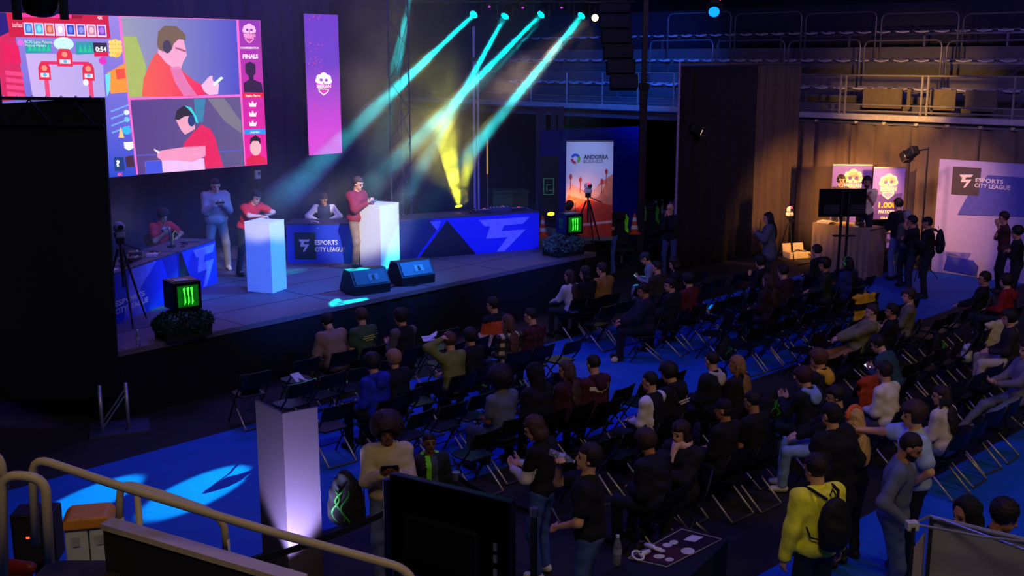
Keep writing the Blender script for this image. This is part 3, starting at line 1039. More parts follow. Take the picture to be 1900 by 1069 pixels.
# spots aimed at players and floor, hanging above the frame
light('SPOT', 'floor_beam', tuple(at_y(1079, 40, 24.9)), tuple(at(368, 912)), 60000, CYAN, .03, 3.0, .35)
light('SPOT', 'floor_beam', tuple(at_y(1004, 40, 24.9)), tuple(at(172, 925)), 56000, CYAN, .03, 2.5, .35)
light('SPOT', 'stage_beam', tuple(SG(9.5, 4, 6)), tuple(at(648, 560, SZ)), 42000, CYAN, .03, 4.2, .25)
light('SPOT', 'face_light', tuple(SG(-1, -7, 6.5)), tuple(at(487, 412, SZ + 1.15)), 5200, (255, 240, 220), .06, 6.0, .45)
light('SPOT', 'face_light', tuple(SG(2, -7, 6.5)), tuple(at(683, 405, SZ + .9)), 7500, (255, 244, 228), .1, 10, .5)
light('SPOT', 'blue_wash', tuple(SG(9, -3.5, 5.5)), tuple(at(600, 470, SZ + .5)), 7000, (30, 120, 255), .3, 34, .8)
light('SPOT', 'blue_wash', tuple(SG(1, -8, 5.0)), tuple(at(450, 505, SZ + .4)), 7500, (24, 105, 255), .3, 22, .8)
light('SPOT', 'blue_wash', tuple(SG(5, -9, 5.5)), tuple(at(880, 440, SZ + .4)), 6000, (60, 90, 255), .3, 22, .8)
light('SPOT', 'warm_sweep', tuple(SG(-.2, 5.2, 2.6)), tuple(at(560, 570, SZ)), 260, (255, 200, 150), .03, 16, .3)
light('SPOT', 'beam_light', tuple(at_y(1320, 30, 26.6)), tuple(at(1197, 505, .8)), 9000, CYAN, .03, 4, .4)
light('SPOT', 'beam_light', tuple(at_y(1325, 32, 26.6)), tuple(at(1322, 540, .3)), 4000, CYAN, .03, 3, .4)
light('SPOT', 'beam_light', tuple(at_y(1079, 45, 24.8)), tuple(at(1003, 580, .3)), 4000, CYAN, .03, 2.2, .4)

# --- hanging line array on a lifting tower, blue moving head
lt = at(1187, 482)
tower = thing('lifting_tower', 'tall dark lifting tower carrying the loudspeaker column', 'mast', (lt[0], lt[1], 0))
MB().box((0, 0, 2.2), (.17, .17, 4.4)).build('lower_mast', M((48, 36, 46), .45, .4), tower)
MB().box((0, 0, 6.0), (.12, .12, 3.4)).build('upper_mast', M((60, 46, 56), .45, .4), tower)
MB().box((0, 0, 4.35), (.24, .24, .16)).build('collar', BLACK, tower)
for i in range(4):
    a = i * math.pi / 2 + math.pi / 4
    MB().cyl((0, 0, .35), (math.cos(a) * .9, math.sin(a) * .9, .03), .03, n=6).build('outrigger', BLACK, tower)
la = at_y(1138, 80, lt[1] - .3)
arr = thing('line_array', 'dark curved column of hanging loudspeaker boxes', 'loudspeaker', (la[0], la[1], 0))
zt = float(at_y(1138, -30, lt[1])[2])
zb = float(at_y(1138, 166, lt[1])[2])
nb = 7
hh = (zt - zb) / nb
for i in range(nb):
    zc = zt - hh * (i + .5)
    off = .012 * i * i
    b_ = MB().box((off * .6, -off * .3, zc), (.78 - .02 * i, .42, hh * .92), Matrix.Rotation(-.035 * i, 3, 'X')).build('speaker_box', M((30, 26, 38), .7), arr, bevel=.02)
    MB().box((off * .6, -off * .3 - .215, zc), (.7 - .02 * i, .012, hh * .7), Matrix.Rotation(-.035 * i, 3, 'X')).build('grille', M((44, 38, 54), .8), b_)
MB().box((.35, .1, zt + .1), (1.0, .1, .1)).build('flying_bar', BLACK, arr)
moving_head(1325, 22, 27, at_y(1318, 300, 20), (10, 110, 255), 'single moving head glowing blue in front of the grandstand', 3, .13, None, .3)
# dark fixture hanging in front of the big screen
moving_head(75, 22, 8.2, at_y(75, 300, 8.6), (20, 20, 25), 'unlit moving head hanging dark in front of the big screen', .02, .09, None, .3)

# ------------------------------------------------------------------ people: bodies meshed from smooth distance fields


def nets(F, lo, hi, h):
    """Surface nets: quads of the zero set of F inside a box."""
    lo, hi = np.array(lo, float), np.array(hi, float)
    n = np.maximum(np.ceil((hi - lo) / h).astype(int) + 1, 3)
    ax = [lo[i] + h * np.arange(n[i]) for i in range(3)]
    G = np.stack(np.meshgrid(*ax, indexing='ij'), -1)
    V = F(G.reshape(-1, 3)).reshape(n)
    V[0] = np.abs(V[0]) + 1e-3; V[-1] = np.abs(V[-1]) + 1e-3
    V[:, 0] = np.abs(V[:, 0]) + 1e-3; V[:, -1] = np.abs(V[:, -1]) + 1e-3
    V[:, :, 0] = np.abs(V[:, :, 0]) + 1e-3; V[:, :, -1] = np.abs(V[:, :, -1]) + 1e-3
    I = V < 0
    cn = n - 1
    acc = np.zeros(tuple(cn) + (3,)); cnt = np.zeros(tuple(cn))
    sl = lambda o: tuple(slice(o[i], o[i] + cn[i]) for i in range(3))
    for a in range(3):
        b, c = (a + 1) % 3, (a + 2) % 3
        for db in (0, 1):
            for dc in (0, 1):
                o0 = [0, 0, 0]; o0[b] = db; o0[c] = dc
                o1 = list(o0); o1[a] = 1
                v0, v1 = V[sl(o0)], V[sl(o1)]
                x = (v0 < 0) != (v1 < 0)
                t = np.where(x, v0 / np.where(x, v0 - v1, 1), 0)
                p = np.zeros(tuple(cn) + (3,))
                p[..., a] = t; p[..., b] = db; p[..., c] = dc
                acc += p * x[..., None]; cnt += x
    m = cnt > 0
    idx = -np.ones(tuple(cn), int)
    idx[m] = np.arange(m.sum())
    cell = np.stack(np.nonzero(m), -1)
    verts = lo + h * (cell + acc[m] / cnt[m][:, None])
    quads = []
    for a in range(3):
        b, c = (a + 1) % 3, (a + 2) % 3
        s0 = [slice(None)] * 3; s1 = [slice(None)] * 3
        s0[a] = slice(0, -1); s1[a] = slice(1, None)
        for q in (b, c):
            s0[q] = slice(1, -1); s1[q] = slice(1, -1)
        i0, i1 = I[tuple(s0)], I[tuple(s1)]
        e = np.stack(np.nonzero(i0 != i1), -1)
        if not len(e):
            continue
        sgn = i0[i0 != i1]
        off = np.zeros(3, int); off[b] = 1; off[c] = 1
        base = e + off
        def at_(db, dc):
            k = base.copy(); k[:, b] -= db; k[:, c] -= dc
            return idx[k[:, 0], k[:, 1], k[:, 2]]
        q = np.stack([at_(1, 1), at_(0, 1), at_(0, 0), at_(1, 0)], -1)
        q[~sgn] = q[~sgn][:, ::-1]
        quads.append(q)
    return verts, (np.concatenate(quads) if quads else np.zeros((0, 4), int))


class SDF:
    """Soft union of tapered capsules and ellipsoids."""

    def __init__(s, k=.03, wrinkle=0., seed=0):
        s.p, s.k, s.w = [], k, wrinkle
        s.cut = []
        s.strand = s.curl = 0.
        s.ph = np.random.default_rng(seed).uniform(0, 6, 6)

    def cap(s, a, b, ra, rb=None):
        s.p.append(('c', np.array(a, float), np.array(b, float), ra, ra if rb is None else rb)); return s

    def ell(s, c, r, R=None):
        s.p.append(('e', np.array(c, float), np.array(r, float), R)); return s

    def bounds(s):
        lo, hi = np.full(3, 9.), np.full(3, -9.)
        for q in s.p:
            if q[0] == 'c':
                r = max(q[3], q[4])
                for e in (q[1], q[2]):
                    lo = np.minimum(lo, e - r); hi = np.maximum(hi, e + r)
            else:
                r = max(q[2]) if q[3] is not None else q[2]
                lo = np.minimum(lo, q[1] - r); hi = np.maximum(hi, q[1] + r)
        return lo - .03, hi + .03

    def __call__(s, P):
        d = None
        for q in s.p:
            if q[0] == 'c':
                ab = q[2] - q[1]
                t = np.clip((P - q[1]) @ ab / max(ab @ ab, 1e-9), 0, 1)
                e = np.linalg.norm(P - q[1] - t[:, None] * ab, axis=1) - (q[3] + t * (q[4] - q[3]))
            else:
                u = P - q[1]
                if q[3] is not None:
                    u = u @ q[3]
                k0 = np.linalg.norm(u / q[2], axis=1)
                k1 = np.linalg.norm(u / q[2] ** 2, axis=1)
                e = k0 * (k0 - 1) / np.maximum(k1, 1e-6)
            if d is None:
                d = e
            else:
                hh = np.clip(.5 + .5 * (e - d) / s.k, 0, 1)
                d = e * (1 - hh) + d * hh - s.k * hh * (1 - hh)
        if s.w:
            a, b, c, f, g, i = s.ph
            x, y, z = P[:, 0], P[:, 1], P[:, 2]
            d = d + s.w * (np.sin(31 * x + 17 * z + a) * np.sin(23 * z + 11 * y + b) + .6 * np.sin(47 * z + 21 * x + c) * np.sin(37 * y + f))
        if s.strand:
            d = d + s.strand * np.sin(105 * P[:, 0] + 40 * P[:, 1] + 6 * np.sin(9 * P[:, 2] + s.ph[0]))
        if s.curl:
            x, y, z = P[:, 0], P[:, 1], P[:, 2]
            d = d + s.curl * np.sin(88 * x + 9 * np.sin(20 * z)) * np.sin(84 * y + 2) * np.sin(80 * z + 8 * np.sin(17 * x))
        for f in s.cut:
            d = np.maximum(d, f(P))
        return d

    def mesh(s, h):
        lo, hi = s.bounds()
        return nets(s, lo, hi, h)


def rotx(a): c, s = math.cos(a), math.sin(a); return np.array([[1, 0, 0], [0, c, -s], [0, s, c]])
def roty(a): c, s = math.cos(a), math.sin(a); return np.array([[c, 0, s], [0, 1, 0], [-s, 0, c]])
def rotz(a): c, s = math.cos(a), math.sin(a); return np.array([[c, -s, 0], [s, c, 0], [0, 0, 1]])


def ik(a, t, l1, l2, pole):
    a, t = np.array(a, float), np.array(t, float)
    d = t - a; L = np.linalg.norm(d)
    Lc = min(max(L, abs(l1 - l2) + .02), (l1 + l2) * .995)
    u = d / max(L, 1e-6)
    x = (l1 * l1 - l2 * l2 + Lc * Lc) / (2 * Lc)
    hgt = math.sqrt(max(l1 * l1 - x * x, 0))
    p = np.array(pole, float); p = p - u * (p @ u)
    p /= max(np.linalg.norm(p), 1e-6)
    return a + u * x + p * hgt, a + u * Lc


def hand_sdf(w, d, n, s, curl, S=1.0):
    """Palm, four unequal bent fingers and a thumb leaving the side of the palm."""
    d = d / np.linalg.norm(d)
    n = n - d * (n @ d); n /= max(np.linalg.norm(n), 1e-6)
    x = np.cross(d, n) * s               # towards the thumb
    f = SDF(.010)
    f.cap(w - d * .02, w + d * .02, .026, .027)
    c = w + d * .05
    R = np.stack([x, d, n], 1)
    f.ell(c, (.041, .05, .018), R)
    for i, (o, l) in enumerate(((.030, .068), (.010, .076), (-.010, .070), (-.029, .054))):
        b = w + d * (.088 - abs(o - .008) * .15) + x * o
        a1 = curl * 1.1
        e1 = d * math.cos(a1) + n * math.sin(a1)
        a2 = curl * 2.3
        e2 = d * math.cos(a2) + n * math.sin(a2)
        m = b + e1 * l * .52
        f.cap(b, m, .0105, .0095); f.cap(m, m + e2 * l * .5, .0095, .0085)
    b = w + d * .028 + x * .032
    e1 = (x * .75 + d * .6 + n * (.25 + .5 * curl)); e1 /= np.linalg.norm(e1)
    e2 = (x * .25 + d * .8 + n * (.3 + .6 * curl)); e2 /= np.linalg.norm(e2)
    m = b + e1 * .038
    f.cap(b, m, .0125, .011); f.cap(m, m + e2 * .034, .011, .009)
    return f


SKINS = {'fair': (214, 160, 132), 'tan': (186, 128, 96), 'brown': (120, 76, 54), 'dark': (84, 52, 40)}
PERSON_TRIS = [0]


def join_mesh(name, parts, mats, smooth=True):
    """parts: list of (verts, quads, material index or array)."""
    V, Q, MI = [], [], []
    o = 0
    for v, q, mi in parts:
        if not len(q):
            continue
        V.append(v); Q.append(q + o); o += len(v)
        MI.append(np.full(len(q), mi, int) if np.isscalar(mi) else mi)
    V = np.concatenate(V); Q = np.concatenate(Q); MI = np.concatenate(MI)
    me = bpy.data.meshes.new(name)
    me.vertices.add(len(V)); me.vertices.foreach_set('co', V.ravel())
    me.loops.add(len(Q) * 4); me.loops.foreach_set('vertex_index', Q.ravel().astype(np.int32))
    me.polygons.add(len(Q))
    me.polygons.foreach_set('loop_start', np.arange(0, len(Q) * 4, 4, dtype=np.int32))
    for m in mats:
        me.materials.append(m)
    me.polygons.foreach_set('material_index', MI.astype(np.int32))
    me.polygons.foreach_set('use_smooth', np.ones(len(Q), bool))
    me.update(calc_edges=True)
    me.validate()
    PERSON_TRIS[0] += len(Q) * 2
    return me


def link(name, me, parent=None):
    o = bpy.data.objects.new(name, me)
    COL.objects.link(o)
    if parent is not None:
        o.parent = parent
    return o


def person(px, py, label, face=135, sit=True, h=1.72, ground=0.0, lean=4, tilt=0, twist=0, hp=8, hy=0, arms=('lap', 'lap'), legs='std',
           top=(40, 40, 45), pants=(30, 34, 48), shoes=(30, 30, 34), hair=(32, 24, 20), style='short', skin='fair', sleeve=True, hood=None,
           bulk=1.0, res=.02, zones=None, topmat=None, cap=None, group=None, phones=None, coat=0., pos=None, curl=.45, seat=.45, beard=False, headset=None, pole=None, mask=None):
    """A clothed figure whose head centre is seen at photo pixel px,py."""
    k = h / 1.72
    hipz = (seat / k + .105) if sit else .93
    hip = np.array([0, -.05 if sit else 0., hipz])
    Lr = math.radians(lean)
    T = rotz(math.radians(twist)) @ rotx(-Lr) @ roty(math.radians(tilt))
    tp = lambda x, y, z: hip + T @ np.array([x, y, z])
    sh = [tp(-.168 * (.85 + .15 * bulk), -.01, .435), tp(.168 * (.85 + .15 * bulk), -.01, .435)]
    neck = tp(0, -.012, .50)
    RH = rotz(math.radians(twist * .5 + hy)) @ rotx(-math.radians(lean * .35 + hp)) @ roty(math.radians(tilt * .4))
    hc = neck + RH @ np.array([0, .015, .155])
    hd = lambda x, y, z: hc + RH @ np.array([x, y, z])
    # legs (index 0 left, 1 right)
    hips = [hip + np.array([s * .09, 0, -.02]) for s in (-1, 1)]
    legspec = {'std': [(-.12, .40, .085), (.12, .40, .085)], 'apart': [(-.2, .38, .085), (.2, .36, .085)], 'out': [(-.10, .72, .085), (.12, .66, .085)],
               'back': [(-.1, .26, .085), (.1, .30, .085)], 'crossed': [(-.10, .40, .085), (-.02, .58, .34)]} if sit else \
              {'std': [(-.11, .0, .085), (.11, .03, .085)], 'wide': [(-.17, .02, .085), (.17, -.02, .085)], 'step': [(-.1, .16, .085), (.11, -.12, .085)]}
    ank = [np.array(a) for a in legspec[legs]]
    ank = [np.array([a[0], a[1], a[2]]) for a in ank]
    kn = []
    for i in range(2):
        kk, e = ik(hips[i], ank[i], *((.43, .44) if sit else (.417, .417)), (0.25 * (-1, 1)[i], 1, .9 if sit else .0))
        kn.append(kk); ank[i] = e
    # arms
    wr, el, pw = [], [], [None, None]
    for i, s in enumerate((-1, 1)):
        m = arms[i]
        pl = (s * .6, -.8, -.6)
        b = hipz
        if isinstance(m, tuple): t = np.array(m, float)
        elif m == 'lap': t = np.array([s * .07, .25, b + .13])
        elif m == 'knee': t = np.array([s * .13, .36, b + .12])
        elif m == 'phone': t = np.array([s * .075, .30, b + .30 + .1 * math.sin(Lr)])
        elif m == 'phonelow': t = np.array([s * .08, .30, b + .2])
        elif m == 'down': t = np.array([s * .27, .05, b - .08])
        elif m == 'side': t = np.array([s * .25, .1, b + .05])
        elif m == 'cross': t = np.array([-s * .08, .2, b + .24 + .03 * s]); pl = (s, -.1, -.6)
        elif m == 'chin': t = hd(s * .02, .12, -.15)
        elif m == 'head': t = hd(s * .13, -.01, .05); pl = (s, .25, .35)
        elif m == 'pocket': t = np.array([s * .2, .06, b - .02])
        elif m == 'table': t = np.array([s * .12, .36, b + .2]); pl = (s, 0, -.2)
        if pole and pole[i]: pl = pole[i]
        e, w = ik(sh[i], t, .275, .25, pl)
        el.append(e); wr.append(w)
    # base so that the head centre falls on the pixel
    fr = math.radians(face - 90)
    R2 = rotz(fr)
    hcw = R2 @ (hc * k)
    if pos is None:
        hp_ = at(px, py, ground + hcw[2])
        base = np.array([hp_[0] - hcw[0], hp_[1] - hcw[1], ground])
    else:
        base = np.array(pos, float)
    if ground == 0 and on_blue(base[0], base[1]): base[2] = .009
    rng = int(abs(px * 7 + py * 13)) % 997
    b = bulk
    # ---- body
    B = SDF(.035)
    B.cap(neck - T @ np.array([0, 0, .06]), hc + RH @ np.array([0, -.012, -.05]), .056, .052)
    B.ell(hip + T @ np.array([0, 0, .0]), (.155 * b, .11 * b, .11), T).ell(tp(0, 0, .2), (.135 * b, .095 * b, .17), T).ell(tp(0, 0, .36), (.155 * b, .105 * b, .15), T)
    B.cap(sh[0], sh[1], .05)
    for i in range(2):
        B.cap(sh[i], el[i], .048, .04); B.cap(el[i], wr[i], .04, .027)
        B.cap(hips[i], kn[i], .075, .052); B.cap(kn[i], ank[i], .05, .036)
        B.cap(ank[i], ank[i] + np.array([0, .1, -.045]), .035, .028)
    parts = []
    v, q = B.mesh(res * 1.25); parts.append((v, q, 0))
    # head with brow, nose, lips, chin and ears
    Hd = SDF(.018)
    Hd.ell(hd(0, -.012, .025), (.074, .092, .092), RH).ell(hd(0, .018, -.045), (.058, .068, .072), RH)
    Hd.cap(hd(0, .078, .012), hd(0, .098, -.022), .011, .015)
    Hd.cap(hd(-.035, .068, .028), hd(.035, .068, .028), .014)
    Hd.cap(hd(-.018, .080, -.058), hd(.018, .080, -.058), .010)
    Hd.ell(hd(0, .068, -.098), (.024, .02, .018), RH)
    for s in (-1, 1):
        Hd.ell(hd(s * .078, -.008, -.01), (.010, .022, .033), RH)
    Hd.cap(hd(0, -.02, -.06), neck, .052, .055)
    hres = min(res * .75, .013)
    v, q = Hd.mesh(hres)
    c = (v[q].mean(1) - hc) @ RH
    mi = np.zeros(len(q), int)
    lip = (np.abs(c[:, 0]) < .026) & (np.abs(c[:, 2] + .058) < .009) & (c[:, 1] > .07); mi[lip] = 1
    if beard:
        mi[(c[:, 2] < -.045) & (c[:, 1] > -.005) & ~lip] = 3
    parts.append((v, q, mi))
    for s in (-1, 1):
        E = SDF(.005).ell(hd(s * .031, .070, .002), (.017, .012, .010), RH)
        v, q = E.mesh(.007); parts.append((v, q, 2))
        Bq = SDF(.004).cap(hd(s * .046, .074, .030), hd(s * .016, .084, .033), .006)
        v, q = Bq.mesh(.006); parts.append((v, q, 3))
    # hands
    for i, s in enumerate((-1, 1)):
        fd = wr[i] - el[i]; fd = fd / np.linalg.norm(fd)
        m = arms[i]
        if m in ('lap', 'knee', 'table'):
            dd = fd * .6 + np.array([-s * .15, .6, -.15]); nn = np.array([-s * .2, 0, -1])
        elif m in ('phone', 'phonelow'):
            dd = fd * .7 + np.array([-s * .5, .35, .2]); nn = np.array([-s * .3, -.5, .7])
        elif m == 'head':
            dd = fd * .6 + np.array([-s * .7, 0, .4]); nn = np.array([-s, 0, -.4])
        elif m == 'cross':
            dd = fd; nn = np.array([0, -1., 0])
        else:
            dd = fd; nn = np.array([-s, .0, -.25]) if m in ('down', 'pocket', 'side') else np.array([-s * .5, -.3, -.6])
        Hn = hand_sdf(wr[i], dd, nn, s, curl if not isinstance(m, tuple) else curl * .8)
        v, q = Hn.mesh(.0085 if res > .016 else .0065); parts.append((v, q, 0))
    sk = M(SKINS[skin], .55, var=.08, key='skin_' + skin)
    lipc = tuple(int(c * f) for c, f in zip(SKINS[skin], (.86, .66, .68)))
    hm = M(hair, .6, var=.22, scale=70, bump=.5, key='hair')
    for pp in parts: pp[0][:] = pp[0] * k
    me = join_mesh('person', parts, [sk, M(lipc, .5, key='lips'), M((22, 18, 18), .25, key='eye'), hm])
    root = link('person', me)
    root.location = tuple(base); root.rotation_euler = (0, 0, fr)
    tag(root, label, 'person', group)
    # ---- top
    th = .016 + coat
    Tt = SDF(.04, .0035 + coat * .1, rng)
    Tt.ell(tp(0, 0, .02), (.16 * b + th, .115 * b + th, .13), T).ell(tp(0, .0, .2), (.145 * b + th, .105 * b + th, .18), T).ell(tp(0, 0, .355), (.16 * b + th, .112 * b + th, .15), T)
    Tt.cap(sh[0], sh[1], .05 + th)
    Tt.cap(neck - T @ np.array([0, 0, .05]), neck, .075, .066)
    if coat > .018 and not sit:
        Tt.ell(tp(0, 0, -.15), (.17 * b + th, .125 * b + th, .22), T)
    for i in range(2):
        if sleeve:
            Tt.cap(sh[i], el[i], .05 + th, .042 + th); Tt.cap(el[i], wr[i] - (wr[i] - el[i]) * .05, .041 + th, .03 + th * .8)
        else:
            Tt.cap(sh[i], sh[i] + (el[i] - sh[i]) * .62, .056 + th, .056 + th)
    nk = neck + T @ np.array([0, 0, .028]); up = T @ np.array([0, 0, 1.])
    nfw = T @ np.array([0, 1., 0])
    Tt.cut.append(lambda P: np.minimum((P - nk) @ up + .35 * ((P - nk) @ nfw), .16 - np.linalg.norm(P - nk, axis=1)))
    if sit:
        Tt.cut.append(lambda P: (hipz - .075) - P[:, 2])
    v, q = Tt.mesh(res)
    mi = 0
    mats = [topmat or M(top, .85, var=.12, scale=14, bump=.15, key='cloth')]
    if zones:
        c = (v[q].mean(1) - hip) @ T
        cols, fn = zones
        mats += [M(cc, .85, var=.1, scale=14, key='cloth') for cc in cols]
        armd = np.minimum(*[np.minimum(_segd(v[q].mean(1), sh[i], el[i]), _segd(v[q].mean(1), el[i], wr[i])) for i in range(2)])
        mi = fn(c[:, 0], c[:, 1], c[:, 2], armd)
    o = link('top', join_mesh('top', [(v * k, q, mi)], mats), root)
    # hood
    if hood is not None:
        Hh = SDF(.03, .006, rng + 1)
        Hh.cap(tp(-.09, -.03, .50), tp(0, -.115, .455), .04, .055).cap(tp(.09, -.03, .50), tp(0, -.115, .455), .04, .055)
        Hh.ell(tp(0, -.13, .41), (.1, .05, .09), T)
        v, q = Hh.mesh(res)
        link('hood', join_mesh('hood', [(v * k, q, 0)], [M(hood, .9, var=.15, scale=12, bump=.2, key='cloth')]), root)
    # ---- trousers
    Pt = SDF(.035, .004, rng + 2)
    Pt.ell(hip + np.array([0, 0, -.01]), (.162 * b, .122 * b, .105))
    for i in range(2):
        Pt.cap(hips[i], kn[i], .088 * b, .066 * b ** .5); Pt.cap(kn[i], ank[i] + (kn[i] - ank[i]) * .03, .062 * b ** .5, .056 * b ** .5)
    zt_ = hipz + .09
    Pt.cut.append(lambda P: np.where(P[:, 1] < .12, P[:, 2] - zt_, -1))
    if sit:
        Pt.cut.append(lambda P: np.where(P[:, 1] < .2, (hipz - .1) - P[:, 2], -1))
    v, q = Pt.mesh(res)
    link('trousers', join_mesh('trousers', [(v * k, q, 0)], [M(pants, .85, var=.15, scale=10, bump=.1, key='cloth')]), root)
    for i in range(2):
        S = SDF(.02)
        a = ank[i]
        fo = kn[i] - ank[i]
        zf = a[2] - .085
        S.cap(a + np.array([0, -.03, -.035]), a + np.array([0, .12, -.05]), .045, .04).cap(a + np.array([0, .0, 0]), a + np.array([0, .02, -.03]), .048)
        S.cut.append(lambda P, zf=zf: (zf + .003) - P[:, 2])
        v, q = S.mesh(min(res, .016))
        link('shoe', join_mesh('shoe', [(v * k, q, 0)], [M(shoes, .6, key='shoe')]), root)
    # ---- hair or headgear
    if style != 'bald':
        A = SDF(.02, 0)
        amp = 0
        if style in ('short', 'crop', 'mop'):
            g = {'crop': .010, 'short': .020, 'mop': .034}[style]
            A.ell(hd(0, -.018, .034), (.074 + g, .088 + g, .088 + g), RH)
            if style == 'mop': A.ell(hd(0, .03, .07), (.08, .07, .05), RH)
            fl = -.075 if style != 'mop' else -.095
            A.cut.append(lambda P: np.minimum(((P - hc) @ RH)[:, 1] - (.015 if style != 'mop' else .03), .052 - ((P - hc) @ RH)[:, 2]))
            A.cut.append(lambda P: fl - ((P - hc) @ RH)[:, 2] - .25 * ((P - hc) @ RH)[:, 1])
            A.w = .003
            A.curl = .006 if style != 'crop' else .003
        elif style == 'long':
            A.ell(hd(0, -.018, .032), (.088, .104, .102), RH)
            A.ell(hd(0, -.075, -.06), (.082, .05, .10), RH)
            A.ell(tp(0, -.125, .40), (.095, .038, .12), T).ell(tp(0, -.14, .29), (.085, .032, .12), T)
            A.cap(hd(-.075, -.02, -.03), tp(-.09, .0, .42), .026, .026).cap(hd(.075, -.02, -.03), tp(.09, .0, .42), .026, .026)
            A.k = .035
            A.cut.append(lambda P: np.minimum(((P - hc) @ RH)[:, 1] - .02, np.minimum(.055 - ((P - hc) @ RH)[:, 2], ((P - hc) @ RH)[:, 2] + .16)))
            A.strand = .006
        elif style == 'bob':
            A.ell(hd(0, -.02, .03), (.098, .112, .108), RH).ell(hd(0, -.04, -.07), (.1, .085, .09), RH)
            A.cut.append(lambda P: np.minimum(((P - hc) @ RH)[:, 1] - .022, .05 - ((P - hc) @ RH)[:, 2]))
            A.strand = .005
        elif style in ('afro', 'curly'):
            g = .165 if style == 'afro' else .118
            A.ell(hd(0, -.03, .05), (g, g, g * .95), RH)
            fcn = hd(0, .13, -.05)
            A.cut.append(lambda P: .125 - np.linalg.norm(P - fcn, axis=1))
            A.curl = .012
        elif style == 'hood':
            A.ell(hd(0, -.03, .03), (.112, .122, .125), RH).cap(hd(0, -.05, -.06), neck + T @ np.array([0, -.03, -.02]), .10, .1)
            A.cut.append(lambda P: np.minimum(((P - hc) @ RH)[:, 1] - .045, .08 - np.abs(((P - hc) @ RH)[:, 0])))
            A.w = .005
            hm = mats[0]
        elif style == 'cap':
            A.ell(hd(0, -.014, .036), (.086, .102, .092), RH)
            A.cut.append(lambda P: .022 - ((P - hc) @ RH)[:, 2])
            A.cap(hd(-.03, .10, .035), hd(.03, .10, .035), .012); A.cap(hd(-.03, .14, .025), hd(.03, .14, .025), .010)
            hm = M(cap or (20, 20, 24), .8, key='cap_cloth')
            Hx = SDF(.02, .003).ell(hd(0, -.025, .0), (.082, .092, .085), RH)
            Hx.cut.append(lambda P: np.maximum(((P - hc) @ RH)[:, 1] - .005, -.07 - ((P - hc) @ RH)[:, 2]))
            v, q = Hx.mesh(res); link('hair', join_mesh('hair', [(v * k, q, 0)], [M(hair, .7, var=.35, scale=40, key='hair')]), root)
        v, q = A.mesh(min(res, .015))
        link({'hood': 'hood', 'cap': 'cap'}.get(style, 'hair'), join_mesh('hair', [(v * k, q, 0)], [hm]), root)
    if headset:
        S = SDF(.012)
        for s in (-1, 1):
            S.ell(hd(s * .092, -.004, -.005), (.022, .036, .042), RH)
        pts = [hd(.1 * math.cos(t), -.004, .012 + .118 * math.sin(t)) for t in np.linspace(0, math.pi, 9)]
        for a_, b_ in zip(pts[:-1], pts[1:]): S.cap(a_, b_, .011)
        S.cap(hd(-.095, .02, -.03), hd(-.05, .1, -.06), .006)
        v, q = S.mesh(.009)
        o = link('headset', join_mesh('headset', [(v * k, q, 0)], [M(headset, .4, key='headset_plastic')]), root)
    info = dict(root=root, base=base, fr=fr, k=k, wr=[w * k for w in wr], el=[e * k for e in el], hc=hc * k, hip=hip * k, T=T, RH=RH, neck=neck * k, R2=R2)
    info['w'] = lambda p: base + R2 @ np.array(p)
    return info


def _segd(P, a, b):
    ab = b - a
    t = np.clip((P - a) @ ab / max(ab @ ab, 1e-9), 0, 1)
    return np.linalg.norm(P - a - t[:, None] * ab, axis=1)

# ------------------------------------------------------------------ stage furniture


def foot_panel(pa, pb):
    """World foot points of a panel and its direction."""
    d = pb - pa
    return math.atan2(d[1], d[0]), float(np.linalg.norm(d[:2]))


def plinth(l, f, r, ytop, label):
    L, Fp, R = at(*l, SZ), at(*f, SZ), at(*r, SZ)
    u = Fp - L; v = R - Fp
    ctr = (L + R) / 2
    a = math.atan2(u[1], u[0])
    w = np.linalg.norm(u); dpt = abs(v @ np.array([-math.sin(a), math.cos(a), 0]))
    e = np.array([math.cos(a), math.sin(a), 0]); nrm = np.array([-math.sin(a), math.cos(a), 0])
    c = Fp - e * w / 2 + nrm * dpt / 2
    hgt = float(at_y(f[0], ytop, Fp[1])[2]) - SZ
    root = thing('plinth', label, 'plinth', (c[0], c[1], SZ), a)
    WP = M((228, 230, 238), .55, var=.03, key='white_lacquered_board')
    MB().box((0, 0, hgt / 2 - .01), (w - .004, dpt - .004, hgt - .02)).build('body', WP, root, bevel=.006)
    MB().box((0, 0, hgt - .01), (w, dpt, .02)).build('top_board', WP, root, bevel=.004)
    return c, hgt, a


pc1, ph1, pa1 = plinth((459, 541), (506, 545), (538, 536), 414, 'tall white plinth where the player in the red shirt leans on his elbows')
pc2, ph2, pa2 = plinth((668, 498), (708, 502), (737, 491), 383, 'tall white plinth before the player in the maroon jacket')


def stage_desk(name, label, fa, fb, h=.76, depth=.7, col=(40, 62, 205)):
    A, B = at(*fa, SZ), at(*fb, SZ)
    ang, w = foot_panel(A, B)
    root = thing(name, label, 'desk', (A[0], A[1], SZ), ang)
    MB().box((w / 2, depth / 2, h - .015), (w, depth, .03)).build('top', M((60, 55, 80), .5, key='desk_top'), root, bevel=.004)
    MB().box((w / 2, .012, h / 2 - .015), (w, .02, h - .03)).build('front_panel', M(col, .55, var=.05, key='printed_blue_board'), root)
    for x in (.03, w - .03):
        MB().box((x, depth - .04, h / 2 - .02), (.04, .04, h - .04)).build('leg', STEEL, root)
    return root, w, ang, A


